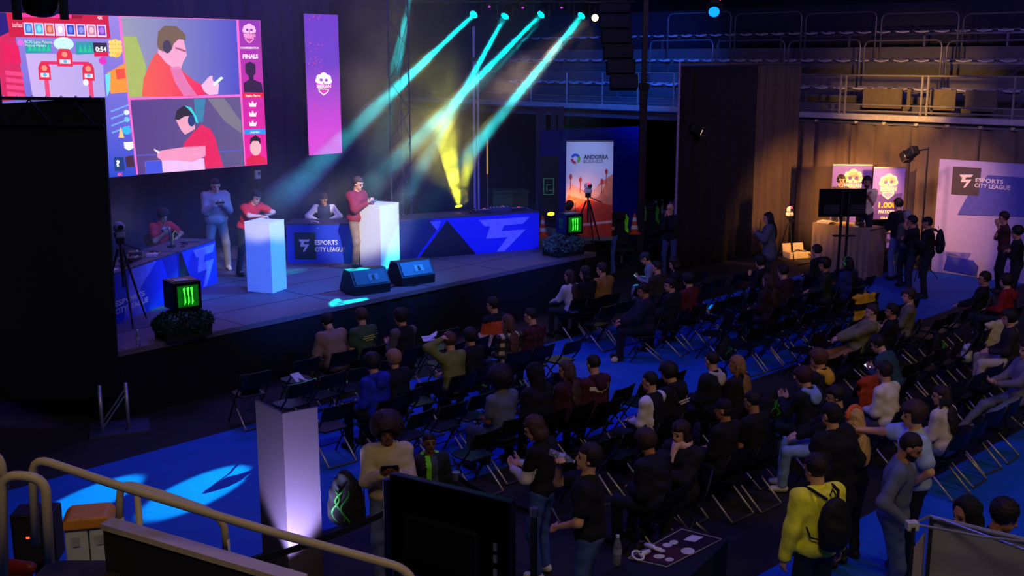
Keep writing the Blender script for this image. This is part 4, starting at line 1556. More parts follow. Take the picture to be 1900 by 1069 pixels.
class Pr:
    """Printing on a desk front in fractions of its width and height."""

    def __init__(s, root, w, h):
        s.r, s.w, s.h = root, w, h

    def P(s, pts, mat, layer=1, name='print'):
        y = .002 - .003 * layer
        return MB().prism([(u * s.w, v * s.h) for u, v in pts], y - .002, y).build(name, mat, s.r)

    def T(s, body, u0, v0, u1, v1, mat, layer=2):
        return text_box(s.r, body, u0 * s.w, v0 * s.h, u1 * s.w, v1 * s.h, mat, .002 - .003 * layer - .002, .02)


def gl(u0, v0, u1, v1):
    A = [(0, 1), (1, 1), (.86, .8), (.12, .8)]
    B = [(.22, .8), (.5, .8), (.44, .62), (.92, .62), (.50, 0), (.34, 0), (.56, .42), (.14, .42)]
    return [[(u0 + (u1 - u0) * a, v0 + (v1 - v0) * b) for a, b in q] for q in (A, B)]


LILAC = M((160, 160, 250), .55, key='lilac_print')
LIL2 = M((120, 126, 240), .55, key='violet_print')
NAVY = M((18, 18, 36), .6, key='navy_print')
INK = M((232, 232, 245), .5, key='white_print')
# left desks
d1, w1, g1, A1_ = stage_desk('stage_desk', 'blue printed desk with white league lettering at the dark screen side of the stage', (200, 609), (333, 553), .80)
q = Pr(d1, w1, .77)
q.P([(.32, 1), (.7, 1), (.45, .55), (.5, .0), (.2, .0), (.28, .45)], LIL2)
q.P([(.78, 1), (1, 1), (1, 0), (.92, 0), (.86, .5)], M((30, 40, 150), .55))
q.T('ESPORTS', .1, .36, .5, .47, INK); q.T('CITY LEAGUE', .1, .2, .54, .31, INK)
d2, w2, g2, A2_ = stage_desk('stage_desk', 'short blue printed desk with a lilac league mark, beside the man in the grey hoodie', (336, 552), (404, 524), .80)
q = Pr(d2, w2, .77)
q.P([(0, 0), (0, 1), (.08, 1), (.36, 0)], NAVY)
for g in gl(.38, .02, .98, .95): q.P(g, LILAC)
# centre desk
d3, w3, g3, A3_ = stage_desk('stage_desk', 'blue printed desk with dark square and white league lettering between the two plinths', (534, 488), (668, 488), .80, .7, (38, 66, 215))
q = Pr(d3, w3, .77)
q.P([(.1, .1), (.1, .8), (.40, .8), (.40, .1)], NAVY)
for g in gl(.16, .3, .32, .62): q.P(g, INK, 2)
q.T('ESPORTS', .385, .48, .70, .6, INK, 2); q.T('CITY LEAGUE', .385, .3, .80, .42, INK, 2)
# right desk
d4, w4, g4, A4_ = stage_desk('stage_desk', 'long blue printed desk with a big lilac mark and black triangle', (738, 483), (1000, 462), .82, .75, (36, 50, 225))
q = Pr(d4, w4, .79)
q.P([(0, 0), (0, 1), (.22, 1), (.30, .9), (.12, 0)], M((28, 34, 96), .6))
q.P([(.14, 0), (.34, .95), (.54, 0)], NAVY, 2)
q.P([(.22, .95), (.30, .95), (.27, .7)], LIL2, 2)
for g in gl(.56, .02, .93, .90): q.P(g, LILAC)

# things lying on the desks


def on_desk(root, ang, A, x, y, h):
    e = np.array([math.cos(ang), math.sin(ang), 0]); n_ = np.array([-math.sin(ang), math.cos(ang), 0])
    return A * np.array([1, 1, 0]) + e * x + n_ * y + np.array([0, 0, SZ + h])


def headset_thing(p, rz, label, col=(16, 16, 18), glow=None):
    root = thing('headset', label, 'headset', p, rz, 'gear lying on the desks')
    for s in (-1, 1):
        MB().ball((s * .08, 0, .045), (.03, .045, .045), 10, 8).build('ear_cup', M(col, .4), root, smooth=True)
        if glow: MB().ball((s * .108, 0, .045), (.006, .02, .02), 8, 6).build('ring', M(glow, emis=3), root)
    MB().loft([(.085 * math.cos(t), .02 + .07 * math.sin(t), .05 + .06 * math.sin(t)) for t in np.linspace(0, math.pi, 9)], .011, 6).build('headband', M(col, .4), root, smooth=True)


headset_thing(on_desk(d1, g1, A1_, w1 * .45, .2, .8), g1, 'black headset with a green glow lying on the lettered desk', glow=(40, 220, 60))
headset_thing(on_desk(d4, g4, A4_, w4 * .56, .25, .82), g4, 'black headset lying on the desk with the black triangle')
for i, (u, v, sx, sy, sz, c) in enumerate([(.2, .2, .3, .2, .01, (225, 190, 210)), (.62, .3, .24, .16, .05, (60, 40, 50)), (.8, .2, .2, .18, .04, (170, 130, 150)), (.75, .45, .25, .2, .09, (40, 36, 44))]):
    p = on_desk(d1, g1, A1_, w1 * u, v, .8)
    r = thing('control_box' if sz > .02 else 'paper_sheet', ['pink-lit paper sheet on the lettered desk', 'small dark mixer box on the lettered desk', 'pale pink mixer box on the lettered desk', 'tall dark receiver box at the rear of the lettered desk'][i], 'box' if sz > .02 else 'paper', p, g1 + .2 * i)
    b_ = MB().box((0, 0, sz / 2), (sx, sy, sz)).build('case' if sz > .02 else 'sheet', M(c, .5), r, bevel=.004)
    if sz > .02:
        for j in range(4):
            MB().cyl((-sx * .3 + j * sx * .2, -sy * .2, sz), (-sx * .3 + j * sx * .2, -sy * .2, sz + .012), .01, n=8).build('knob', M((220, 200, 210), .4), r)
for i, (u, v, sx, sz, c) in enumerate([(.62, .3, .35, .07, (40, 36, 60)), (.75, .35, .5, .09, (60, 60, 90)), (.88, .3, .3, .06, (30, 30, 40))]):
    p = on_desk(d4, g4, A4_, w4 * u, v, .82)
    r = thing('mixing_desk', ['small dark mixer with lit keys on the long desk', 'wide grey-blue mixing console on the long desk', 'low black mixer at the free end of the long desk'][i], 'mixer', p, g4)
    MB().box((0, 0, sz / 2), (sx, .28, sz)).build('case', M(c, .5), r, bevel=.006)
    for j in range(6):
        MB().box((-sx * .4 + j * sx * .16, -.04, sz + .006), (.015, .05, .012)).build('fader', M((205, 205, 220), .4), r)
    MB().box((sx * .3, .1, sz + .004), (.05, .02, .006)).build('key_light', M((230, 60, 90), emis=1.5), r)
# gooseneck lamps on the left desk
p = on_desk(d2, g2, A2_, w2 * .3, .35, .8)
r = thing('desk_lamp', 'gooseneck lamp and microphone arm on the short desk', 'lamp', p, g2)
MB().box((0, 0, .015), (.12, .1, .03)).build('base', BLACK, r)
MB().loft([(0, 0, .02), (-.02, 0, .25), (-.1, 0, .36), (-.22, -.02, .36)], .012, 6).build('arm', STEEL, r, smooth=True)
MB().loft([(.05, 0, .02), (.08, 0, .22), (.16, 0, .26), (.24, 0, .2), (.26, 0, .1)], .009, 6).build('cable_arm', M((200, 170, 70), .5), r, smooth=True)
MB().cyl((-.22, -.02, .37), (-.3, -.02, .33), .03, n=10).build('head', STEEL, r)
p = on_desk(d3, g3, A3_, w3 * .36, .12, .8)
tag(MB().loft([tuple(p + np.array(v)) for v in [(-.1, .1, .02), (0, 0, .03), (.1, -.05, .02), (.16, -.1, -.05), (.1, -.12, -.1), (0, -.06, -.06), (-.04, -.02, .02)]], .008, 6).build('white_cable', WHITE, smooth=True),
    'white cable looped over the edge of the centre desk', 'cable')


rgc = np.random.default_rng(11)
for i in range(6):
    rt, ga, Aa, ww, hh_ = [(d1, g1, A1_, w1, .8), (d1, g1, A1_, w1, .8), (d2, g2, A2_, w2, .8), (d4, g4, A4_, w4, .82), (d4, g4, A4_, w4, .82), (d4, g4, A4_, w4, .82)][i]
    u0 = [.3, .66, .25, .42, .66, .8][i]
    pts = [tuple(on_desk(rt, ga, Aa, ww * u0 + .12 * j + rgc.uniform(-.05, .05), .1 + .3 * rgc.random(), hh_ + .012 + .02 * rgc.random())) for j in range(6)]
    tag(MB().loft(pts, .008, 5).build('desk_cable', [RUBBER, M((190, 150, 60), .5), RUBBER, M((170, 60, 70), .5), RUBBER, M((60, 70, 160), .5)][i], smooth=True),
        ['black cable coiled on the lettered desk', 'yellow cable coiled on the lettered desk', 'black cable trailing on the short desk', 'red cable between the mixers of the long desk', 'black cable between the mixers of the long desk', 'blue cable at the free end of the long desk'][i], 'cable')
for i, (u, v) in enumerate(((.34, .14), (.52, .4), (.9, .3))):
    p = on_desk(d1, g1, A1_, w1 * u, v, .8)
    r = thing('gamepad', ['black gamepad nearest the lettered front of the desk', 'black gamepad beside the dark mixer box', 'black gamepad by the short desk'][i], 'gamepad', p, g1 + i)
    MB().box((0, 0, .022), (.1, .06, .03)).build('shell', BLACKGL, r, bevel=.01)
    for sx in (-1, 1):
        MB().loft([(sx * .05, 0, .025), (sx * .075, -.05, .015)], [.022, .016], 8).build('grip', BLACKGL, r, smooth=True); MB().cyl((sx * .025, 0, .036), (sx * .025, 0, .048), .009, n=8).build('thumb_stick', RUBBER, r)


# stage monitors
def wedge(px, py, rz, label):
    p = at(px, py, SZ)
    r = thing('stage_monitor', label, 'loudspeaker', (p[0], p[1], SZ), rz, 'wedge monitors at the stage edge')
    prof = [(-.26, 0), (.26, 0), (.30, .06), (.12, .42), (-.10, .42), (-.28, .16)]
    v = [(x, y, z) for x in (-.36, .36) for y, z in prof]
    n6 = len(prof)
    MB().add(v, [list(range(n6)), list(range(2 * n6 - 1, n6 - 1, -1))] + [(i, n6 + i, n6 + (i + 1) % n6, (i + 1) % n6) for i in range(n6)]).build('cabinet', M((20, 20, 26), .55), r, bevel=.012)
    a = math.atan2(.26, -.18)
    MB().box((0, -.197, .294), (.62, .012, .26), Matrix.Rotation(-.60, 3, 'X')).build('grille', M((34, 34, 44), .45, .2), r)
    MB().box((.05, -.205, .292), (.2, .014, .12), Matrix.Rotation(-.60, 3, 'X')).build('handle_plate', M((70, 70, 84), .4), r)
    MB().box((.05, -.212, .29), (.05, .014, .09), Matrix.Rotation(-.60, 3, 'X')).build('handle', BLACK, r)


wedge(678, 541, SANG - .22, 'black wedge monitor nearest the white plinths, with cyan light on its top')
wedge(762, 524, SANG - .18, 'black wedge monitor further along the edge, its face lit blue')
tag(MB().loft([tuple(at(x, y, SZ + .012)) for x, y in [(640, 545), (665, 548), (700, 543), (735, 530), (770, 530), (800, 520)]], .012, 5).build('stage_cable', RUBBER, smooth=True), 'black cable lying behind the two wedge monitors', 'cable')


# show computers standing on clipped planters
def leafy(name, label, px, py, rx, ry, rz_, hz, col, seed):
    p = at(px, py, SZ)
    r = thing(name, label, 'plant', (p[0], p[1] + ry, SZ), rz_)
    MB().box((0, 0, .1), (rx * 1.5, ry * 1.4, .2)).build('trough', M((24, 24, 26), .8), r)
    rg = np.random.default_rng(seed)
    mb = MB()
    for i in range(1500):
        th, ph = rg.uniform(0, 2 * math.pi), math.asin(rg.uniform(-.6, 1))
        rr = rg.uniform(.82, 1.04)
        c = np.array([rx * math.cos(ph) * math.cos(th), ry * math.cos(ph) * math.sin(th), hz * .5 + hz * .5 * math.sin(ph)]) * np.array([rr, rr, 1])
        a = rg.normal(size=3); a /= np.linalg.norm(a); b = np.cross(a, rg.normal(size=3)); b /= np.linalg.norm(b)
        s = rg.uniform(.022, .04)
        if c[2] < .01: c[2] = .02
        mb.add([c - a * s, c + b * s * .5, c + a * s, c - b * s * .5], [(0, 1, 2, 3)])
    tag(mb.build('leaves', M(col, .6, var=.4, scale=30), r), kind='stuff')
    return p + np.array([0, ry, 0])


def show_pc(p, rz, label, hz, letters=True):
    r = thing('show_computer', label, 'computer', (p[0], p[1], SZ + hz), rz)
    s = .42
    MB().box((0, 0, s * .5), (s, s, s)).build('case', BLACKGL, r, bevel=.012)
    MB().box((0, 0, s + .004), (s * .9, s * .8, .008)).build('lid', M((58, 54, 66), .4), r)
    MB().box((-.04, -.06, s + .012), (.2, .14, .008)).build('card', M((150, 200, 190), .5), r)
    y = -s / 2
    fr_ = MB()
    for a in (-1, 1):
        fr_.box((a * .165, y - .006, s * .5), (.015, .012, .34))
        fr_.box((0, y - .006, s * .5 + a * .165), (.34, .012, .015))
    fr_.build('window_frame', BLACK, r)
    MB().box((0, y - .001, s * .5), (.32, .004, .32)).build('lit_window', M((8, 120, 20), .4, var=.5, emis=.55), r)
    for x in (-.055, 0, .055):
        v = [(x - .018, .33), (x + .018, .34), (x + .012, .22), (x + .022, .12), (x - .004, .08), (x + .004, .2)]
        MB().prism(v, y - .012, y - .006).build('claw_mark', M((70, 255, 60), .4, emis=2.2), r)
    x = -s / 2 - .002
    for i, zz in enumerate((-.05, 0, .05)):
        v = [(x, zz - .014, .32), (x, zz + .014, .325), (x, zz + .006, .24), (x, zz + .016, .15), (x, zz - .004, .12), (x, zz, .22)]
        MB().add(v, [(0, 1, 2, 3, 4, 5)]).build('claw_mark', M((60, 190, 60), .5), r)


lp = leafy('planter', 'dark clipped box planter at the stage edge, below the black computer near the tripod', 329, 634, .46, .32, SANG - .1, .42, (22, 58, 34), 1)
show_pc((lp[0], lp[1] + .06), math.radians(38), 'black computer cube with glowing green window on the planter by the lettered desk', .42)
lp2 = leafy('planter', 'pale grey-green clipped planter before the white roll-up banner', 1047, 478, .50, .34, SANG - .1, .44, (70, 100, 88), 2)
show_pc((lp2[0] + .12, lp2[1] + .1), math.radians(30), 'black computer cube with glowing green window beside the roll-up banner', .44)


# tripods with small cameras
def tripod(px, py, g, hgt, label, camcol, rz=0., spread=.42, red=False):
    p = at(px, py, g)
    r = thing('camera_tripod', label, 'tripod', (p[0], p[1], g), rz)
    for i in range(3):
        a = i * 2 * math.pi / 3 + .5
        MB().loft([(.04 * math.cos(a), .04 * math.sin(a), hgt - .1), (spread * .55 * math.cos(a), spread * .55 * math.sin(a), hgt * .45), (spread * math.cos(a), spread * math.sin(a), .01)], [.02, .017, .012], 6).build('leg', BLACK, r)
    MB().cyl((0, 0, hgt * .45), (0, 0, hgt), .018, n=8).build('centre_column', BLACK, r)
    MB().box((0, 0, hgt + .03), (.1, .1, .1)).build('pan_head', BLACK, r)
    MB().cyl((0, 0, hgt), (.25, -.18, hgt - .12), .011, n=6).build('pan_handle', BLACK, r)
    c = MB().box((0, 0, hgt + .12), (.15, .14, .09)).build('camera_base', M(camcol, .45), r, bevel=.02)
    MB().ball((0, 0, hgt + .23), (.09, .085, .09), 12, 8).build('camera_head', M(camcol, .45), r, smooth=True)
    MB().cyl((0, -.07, hgt + .24), (0, -.1, hgt + .24), .04, n=12).build('camera_lens', BLACKGL, r)
    if red: MB().ball((-.03, -.09, hgt + .3), .03, 8, 6).build('tally_lamp', M((255, 40, 70), emis=4), r)


tripod(234, 602, SZ, 1.28, 'black tripod with a pale robotic camera beside the lettered desk', (150, 150, 160), .6)
tripod(1090, 452, SZ, 1.05, 'black tripod with a white robotic camera before the roll-up banner', (215, 215, 220), .3, red=True)


# water bottle on the stage and others
def bottle(p, label, h=.24, r0=.033, tilt=None, parent_group='water bottles'):
    r = thing('water_bottle', label, 'bottle', p)
    if tilt is not None: r.rotation_euler = tilt
    PET = M((190, 200, 230), .12, var=.05, key='clear_plastic')
    PET.node_tree.nodes['Principled BSDF'].inputs['Transmission Weight'].default_value = .75
    prof = [(0, .75), (.02, 1), (.3, 1), (.33, .93), (.36, 1), (.62, 1), (.75, .9), (.86, .5), (.9, .4), (.93, .4)]
    MB().loft([(0, 0, a * h) for a, _ in prof], [b * r0 for _, b in prof], 14).build('bottle_body', PET, r, smooth=True)
    MB().cyl((0, 0, .93 * h), (0, 0, h), r0 * .45, n=12).build('cap', M((210, 215, 240), .4), r)
    MB().loft([(0, 0, .38 * h), (0, 0, .58 * h)], [r0 * 1.02, r0 * 1.02], 14).build('paper_label', M((150, 160, 215), .5), r)
    return r


bottle(at(257, 642, SZ), 'clear water bottle standing at the stage edge by the planter')

# roll-up banner
rb = at(1093, 446, SZ)
AB = Panel('rollup_banner', 'white and orange roll-up banner with colourful ring logo beside the tripod', 'banner', at(1050, 446, SZ), math.radians(2), [(1048, 265), (1136, 261), (1137, 443), (1052, 446)])
AB.body(M((215, 218, 228), .6, var=.03), .02, 'banner_sheet')
bx0, bx1, bz0, bz1 = AB.box
MB().box(((bx0 + bx1) / 2, .03, SZ + .04), (bx1 - bx0 + .04, .2, .08)).build('cassette_base', STEEL, AB.root)
MB().box(((bx0 + bx1) / 2, .02, bz1 + .01), (bx1 - bx0, .04, .03)).build('top_rail', STEEL, AB.root)
AB.P([(1049, 380), (1060, 345), (1075, 352), (1098, 360), (1112, 340), (1136, 322), (1137, 400), (1051, 404)], M((232, 130, 90), .6), 1)
AB.P([(1050, 358), (1062, 345), (1090, 362), (1110, 345), (1124, 340), (1110, 366), (1086, 372), (1060, 366)], M((240, 190, 160), .6), 2)
AB.P([(1051, 402), (1090, 372), (1137, 380), (1137, 443), (1052, 446)], M((214, 70, 44), .6), 2)
AB.P([(1051, 420), (1137, 408), (1137, 412), (1051, 425)], M((240, 205, 190), .6), 3)
for x, y in ((1058, 330), (1124, 318), (1116, 336), (1076, 335)):
    AB.P([(x - .7, y + 24), (x - .7, y), (x + .7, y), (x + .7, y + 24)], M((190, 60, 60), .6), 3)
    AB.D(x, y, 2.6, 5, M((190, 60, 60), .6), 4)
for a0_, a1_, c in ((200, 330, (40, 80, 200)), (-40, 60, (120, 190, 60)), (80, 180, (210, 50, 80))):
    out = [(1066 + 9 * math.cos(math.radians(a)), 296 + 9.5 * math.sin(math.radians(a))) for a in range(a0_, a1_, 12)]
    inn = [(1066 + 4.5 * math.cos(math.radians(a)), 296 + 5 * math.sin(math.radians(a))) for a in range(a0_, a1_, 12)]
    AB.P(out + inn[::-1], M(c, .6), 2, 'ring_logo')
AB.T('ANDORRA', 1081, 287, 1127, 295.5, M((60, 62, 90), .6), 2, .03)
AB.T('BUSINESS', 1081, 297, 1117, 302.5, M((90, 94, 120), .6), 2, .0)
light('SPOT', 'banner_light', tuple(at_y(1060, 385, 24.2)), tuple(at_y(1085, 340, 25)), 60, (255, 150, 70), .05, 80, .8)
par_can(1058, 378, 24.2, at_y(1085, 340, 25), 0, 'small warm floor lamp glowing orange beside the roll-up banner', (255, 150, 80), 10)
light('SPOT', 'banner_wash', tuple(SG(9, -1, 5.5)), tuple(at_y(1093, 330, 25)), 700, (150, 190, 255), .2, 18, .8)


# office style gaming chairs behind
def gaming_chair(px, py, y, rz, label, accent):
    p = at_y(px, py, y)
    r = thing('gaming_chair', label, 'chair', (p[0], p[1], 0), rz)
    for i in range(5):
        a = i * 2 * math.pi / 5
        MB().loft([(0, 0, .1), (.32 * math.cos(a), .32 * math.sin(a), .07)], [.03, .02], 6).build('base_arm', BLACK, r)
        MB().ball((.32 * math.cos(a), .32 * math.sin(a), .035), .035, 8, 6).build('castor', RUBBER, r)
    MB().cyl((0, 0, .1), (0, 0, .42), .03, n=8).build('gas_lift', STEEL, r)
    MB().box((0, 0, .47), (.52, .52, .1)).build('seat', BLACK, r, bevel=.03)
    bk = MB().prism([(-.2, .52), (.2, .52), (.27, .8), (.22, 1.0), (.25, 1.2), (.16, 1.36), (-.16, 1.36), (-.25, 1.2), (-.22, 1.0), (-.27, .8)], .2, .3).build('backrest', BLACK, r, bevel=.02)
    for s in (-1, 1):
        MB().prism([(s * .24, .8), (s * .19, 1.0), (s * .22, 1.2), (s * .15, 1.3), (s * .11, 1.2), (s * .13, .9)], .18, .198).build('side_flash', M(accent, .5), bk)
        MB().box((s * .3, 0, .66), (.06, .28, .03)).build('armrest', BLACK, r)
        MB().box((s * .3, 0, .56), (.03, .05, .2)).build('arm_support', BLACK, r)
    MB().box((0, .17, 1.22), (.26, .08, .12)).build('head_cushion', BLACK, bk, bevel=.02)


gaming_chair(1155, 400, 26.6, .2, 'black gaming chair with lime green flashes beside the roll-up banner', (120, 235, 40))
gaming_chair(1205, 420, 28.3, -.3, 'black gaming chair with green flashes between the mast and curtain wall', (90, 200, 60))
gaming_chair(1233, 420, 29.4, .9, 'black gaming chair edged in white by the curtain wall', (210, 215, 230))
gaming_chair(1030, 400, 27.6, .9, 'black gaming chair edged in white behind the planter', (200, 205, 225))


def cone(px, py, y, g, label):
    p = at_y(px, py, y)
    r = thing('traffic_cone', label, 'cone', (p[0], p[1], g))
    MB().box((0, 0, .015), (.26, .26, .03)).build('base', M((200, 70, 30), .6), r)
    for i, c in enumerate([(214, 74, 30), (230, 225, 220), (214, 74, 30), (230, 225, 220), (214, 74, 30)]):
        a, b_ = .03 + i * .09, .03 + (i + 1) * .09
        MB().cyl((0, 0, a), (0, 0, b_), .1 - .016 * i, .1 - .016 * (i + 1), 12).build('band', M(c, .55), r)


cone(1007, 430, 25.2, SZ, 'small orange and white traffic cone behind the planter')
cone(1177, 424, 25.6, SZ, 'small orange and white traffic cone beside the mast')
# cases and bins behind the right desk
for i, (px, py, y, sx, sy, sz, c, nm, lab) in enumerate([(930, 385, 25.9, .5, .5, .95, (44, 84, 46), 'wheeled_bin', 'green wheeled bin behind the long desk, nearer the mast'),
                                                        (955, 382, 26.3, .55, .5, 1.0, (36, 76, 42), 'wheeled_bin', 'green wheeled bin behind the long desk, beside the door frame'),
                                                        (948, 400, 24.9, .9, .5, .45, (30, 34, 60), 'flight_case', 'dark blue flight case on the deck behind the long desk')]):
    p = at_y(px, py, y)
    r = thing(nm, lab, 'bin' if 'bin' in nm else 'case', (p[0], p[1], SZ if y < 26 else 0), SANG if 'case' in nm else .2)
    z0_ = .9 if y >= 26 else .0
    MB().box((0, 0, sz / 2 + z0_), (sx, sy, sz)).build('body', M(c, .5), r, bevel=.02)
    MB().box((0, -.02, sz + .03 + z0_), (sx * 1.06, sy * 1.08, .06)).build('lid', M(tuple(int(v * .85) for v in c), .5), r, bevel=.01)
    for s in (-1, 1):
        MB().cyl((s * sx * .4 - .03, .2, .06), (s * sx * .4 + .03, .2, .06), .06, n=10).build('wheel', RUBBER, r)
    if z0_: MB().box((0, 0, z0_ / 2), (sx, sy, z0_)).build('lower_body', M(c, .5), r)
# small exit sign on the column
p = at_y(1018, 346, 27.5)
r = thing('exit_sign', 'small green framed pictogram sign on the dark column', 'sign', p)
MB().box((0, .02, 0), (.3, .02, .62)).build('plate', M((14, 30, 30), .6), r)
fr_ = MB()
for a in (-1, 1):
    fr_.box((a * .12, 0, .0), (.015, .012, .42)); fr_.box((0, 0, a * .2), (.24, .012, .015))
fr_.box((0, 0, .04), (.12, .012, .015)); fr_.box((-.05, 0, -.04), (.015, .012, .16)); fr_.box((.04, 0, -.1), (.1, .012, .015))
fr_.build('pictogram', M((60, 150, 130), .5, emis=.3), r)
MB().box((0, .1, -1.9), (.5, .12, 5.3)).build('column', M((30, 34, 60), .8), r)
# small junction box on the backdrop
p = at_y(478, 324, 21.5)
r = thing('wall_box', 'small grey box on the backdrop below the big screen', 'box', p, SANG)
MB().box((0, 0, 0), (.12, .04, .16)).build('cover', M((150, 150, 150), .5), r); MB().box((.02, -.022, .02), (.04, .01, .05)).build('switch', BLACK, r)

# ------------------------------------------------------------------ commentary corner
tb0, tb1 = at(1503, 503), at(1608, 520)
ang, w = foot_panel(tb0, tb1)
r = thing('commentary_table', 'high table under a tan cloth before the two commentators', 'table', (tb0[0], tb0[1], 0), ang)
MB().box((w / 2, .35, 1.16), (w, .7, .03)).build('top', BLACK, r)
for x in (.06, w - .06):
    for y in (.06, .64): MB().box((x, y, .57), (.05, .05, 1.14)).build('leg', STEEL, r)
c_ = MB(); n_ = 60; pts = []
for i in range(n_ + 1): pts.append((w * i / n_, -.01 - .02 * math.sin(i * .9)))
v = [(x, y, .01) for x, y in pts] + [(x, -.005, 1.18) for x, y in pts]
v += [(x, .70, 1.18) for x, y in pts]
f = [(i, i + 1, n_ + 2 + i, n_ + 1 + i) for i in range(n_)] + [(n_ + 1 + i, n_ + 2 + i, 2 * n_ + 3 + i, 2 * n_ + 2 + i) for i in range(n_)]
c_.add(v, f)
c_.add([(0, 0, .01), (0, .7, .01), (0, .7, 1.18), (0, -.005, 1.18)], [(0, 1, 2, 3)]); c_.add([(w, 0, .01), (w, .7, .01), (w, .7, 1.18), (w, -.005, 1.18)], [(0, 3, 2, 1)])
c_.build('cloth', M((150, 128, 100), .9, var=.1), r)
tabA, tabAng, tabW = tb0, ang, w


def on_tab(x, y, h=1.185):
    return tabA + np.array([math.cos(tabAng), math.sin(tabAng), 0]) * x + np.array([-math.sin(tabAng), math.cos(tabAng), 0]) * y + np.array([0, 0, h])


for i, (x, y, c, s) in enumerate([(.25, .15, (240, 225, 200), (.34, .24, .05)), (1.05, .2, (245, 240, 225), (.16, .12, .07)), (1.2, .18, (60, 55, 50), (.1, .08, .12))]):
    r = thing(['paper_stack', 'cup_tray', 'small_speaker'][i], ['stack of pale papers on the commentary table', 'white tray of paper cups on the commentary table', 'little dark speaker on the commentary table'][i], ['paper', 'tray', 'speaker'][i], on_tab(x, y), tabAng)
    if i == 0:
        for j in range(5): MB().box((.004 * j, .003 * j, .005 + .01 * j), (s[0], s[1], .008)).build('sheet', M(c, .6), r)
    elif i == 1:
        MB().box((0, 0, .01), (s[0], s[1], .02)).build('tray', M(c, .5), r)
        for j in (-1, 1): MB().cyl((j * .04, 0, .02), (j * .04, 0, .1), .025, .03, 10).build('cup', M((250, 250, 245), .5), r)
    else:
        MB().box((0, 0, .06), s).build('case', M(c, .5), r, bevel=.01); MB().cyl((0, -.042, .06), (0, -.045, .06), .03, n=12).build('cone', BLACK, r)

rs = on_tab(.1, .75, 0)
r = thing('booth_riser', 'low dark riser on which the two commentators stand', 'platform', rs, tabAng)
MB().box((.55, .45, .50), (1.3, .8, .06)).build('deck', M((40, 34, 30), .8), r); MB().box((.55, .45, .24), (1.26, .76, .46)).build('fascia', M((22, 20, 20), .9), r)
# monitor on a twin-pole stand, seen from behind
mp = at(1556, 519)
r = thing('monitor_stand', 'black television seen from behind on a twin-pole stand before the commentary table', 'television', (mp[0], mp[1], 0), math.radians(4))
dz = lambda y: float(at_y(1556, y, mp[1])[2])
MB().box((-.02, 0, (dz(350) + dz(402)) / 2), (1.1, .05, dz(350) - dz(402))).build('screen_back', BLACKGL, r, bevel=.01)
for sx in (-.28, .34):
    MB().box((sx, -.035, dz(388)), (.36, .02, .2)).build('vent_panel', M((48, 44, 44), .5), r)
    for j in range(3): MB().box((sx, -.047, dz(388) - .06 + .06 * j), (.3, .006, .012)).build('vent_slot', BLACK, r)
for sx in (-.06, .1):
    MB().box((sx, -.08, dz(350) / 2), (.05, .04, dz(350))).build('pole', BLACK, r)
MB().box((.02, -.12, dz(436)), (.5, .14, .03)).build('shelf', BLACK, r)
MB().box((.02, -.33, .04), (.9, .5, .05)).build('base', BLACK, r)

# two violet roll-up banners behind the commentators


def violet_banner(label, corners, y, big):
    p0 = at_y(corners[3][0], corners[3][1], y)
    b = Panel('rollup_banner', label, 'banner', p0, math.radians(-3), corners, z=None)
    b.body(M((112, 92, 200), .6, var=.04, key='violet_banner_print'), .02, 'banner_sheet')
    x0, x1, z0, z1 = b.box
    MB().box(((x0 + x1) / 2, .03, .04), (x1 - x0 + .03, .2, .08)).build('cassette_base', STEEL, b.root)
    MB().cyl(((x0 + x1) / 2, .03, 0.05), ((x0 + x1) / 2, .03, z1), .012, n=6).build('support_rod', STEEL, b.root)
    MB().box(((x0 + x1) / 2, .01, z1), (x1 - x0, .04, .03)).build('top_rail', STEEL, b.root)
    return b


VB1 = violet_banner('violet roll-up banner with pale skull emblem behind both commentators', [(1541, 306), (1615, 306), (1613, 470), (1541, 474)], 27.7, True)
emblem(VB1, 1580, 335, 22, M((245, 222, 190), .6), M((96, 70, 170), .6), M((150, 120, 190), .6), 1)
VB2 = violet_banner('violet roll-up banner with emblem and orange prize figures beside the league wall', [(1617, 309), (1677, 313), (1672, 476), (1616, 472)], 27.0, False)
emblem(VB2, 1646, 343, 21, M((248, 226, 190), .6), M((96, 70, 170), .6), M((160, 130, 200), .6), 1)
VB2.P([(1620, 362), (1672, 362), (1670, 420), (1620, 418)], M((70, 50, 140), .6), 1)
VB2.T('1.000', 1629, 377, 1663, 388, M((240, 165, 60), .6, emis=0), 3, .04)
VB2.T('PARTICIPA', 1630, 392, 1660, 398, M((240, 215, 190), .6), 3, .02)
VB2.T('GRATIS', 1634, 404, 1656, 409, M((240, 215, 190), .6), 3, .02)

# league wall
wl0 = at(1727, 503)
wl1 = at(1727, 503) - E2 * 5.2
LW = Panel('league_wall', 'wide pale violet printed wall with dark square and league lettering', 'banner', wl0, -math.pi / 4, [(1727, 295), (1900, 306), (1900, 527), (1727, 503)],
           z=(float(at_y(1727, 295, wl0[1])[2]), .0))
x0, x1, z0, z1 = LW.box
MB().box((2.6, .06, z1 / 2), (5.2, .1, z1)).build('board', M((172, 156, 200), .6, var=.05, key='pale_violet_board'), LW.root)
LW.P([(1793, 360), (1826, 325), (1900, 330), (1900, 402), (1776, 398)], M((82, 84, 170), .6), 1)
LW.P([(1758, 502), (1764, 470), (1778, 472), (1790, 480), (1812, 484), (1822, 496), (1820, 514)], M((52, 60, 160), .6), 1)
LW.P([(1760, 467), (1806, 470), (1800, 482), (1778, 478), (1760, 474)], M((120, 112, 185), .6), 1)
LW.P([(1761, 309), (1812, 312), (1812, 363), (1761, 360)], M((72, 62, 66), .6), 2)
glyph(LW, 1774, 324, 1799, 348, M((240, 225, 215), .6), 3)
LW.T('ESPORTS', 1804, 332, 1855, 339.5, M((235, 225, 225), .6), 3, .02)
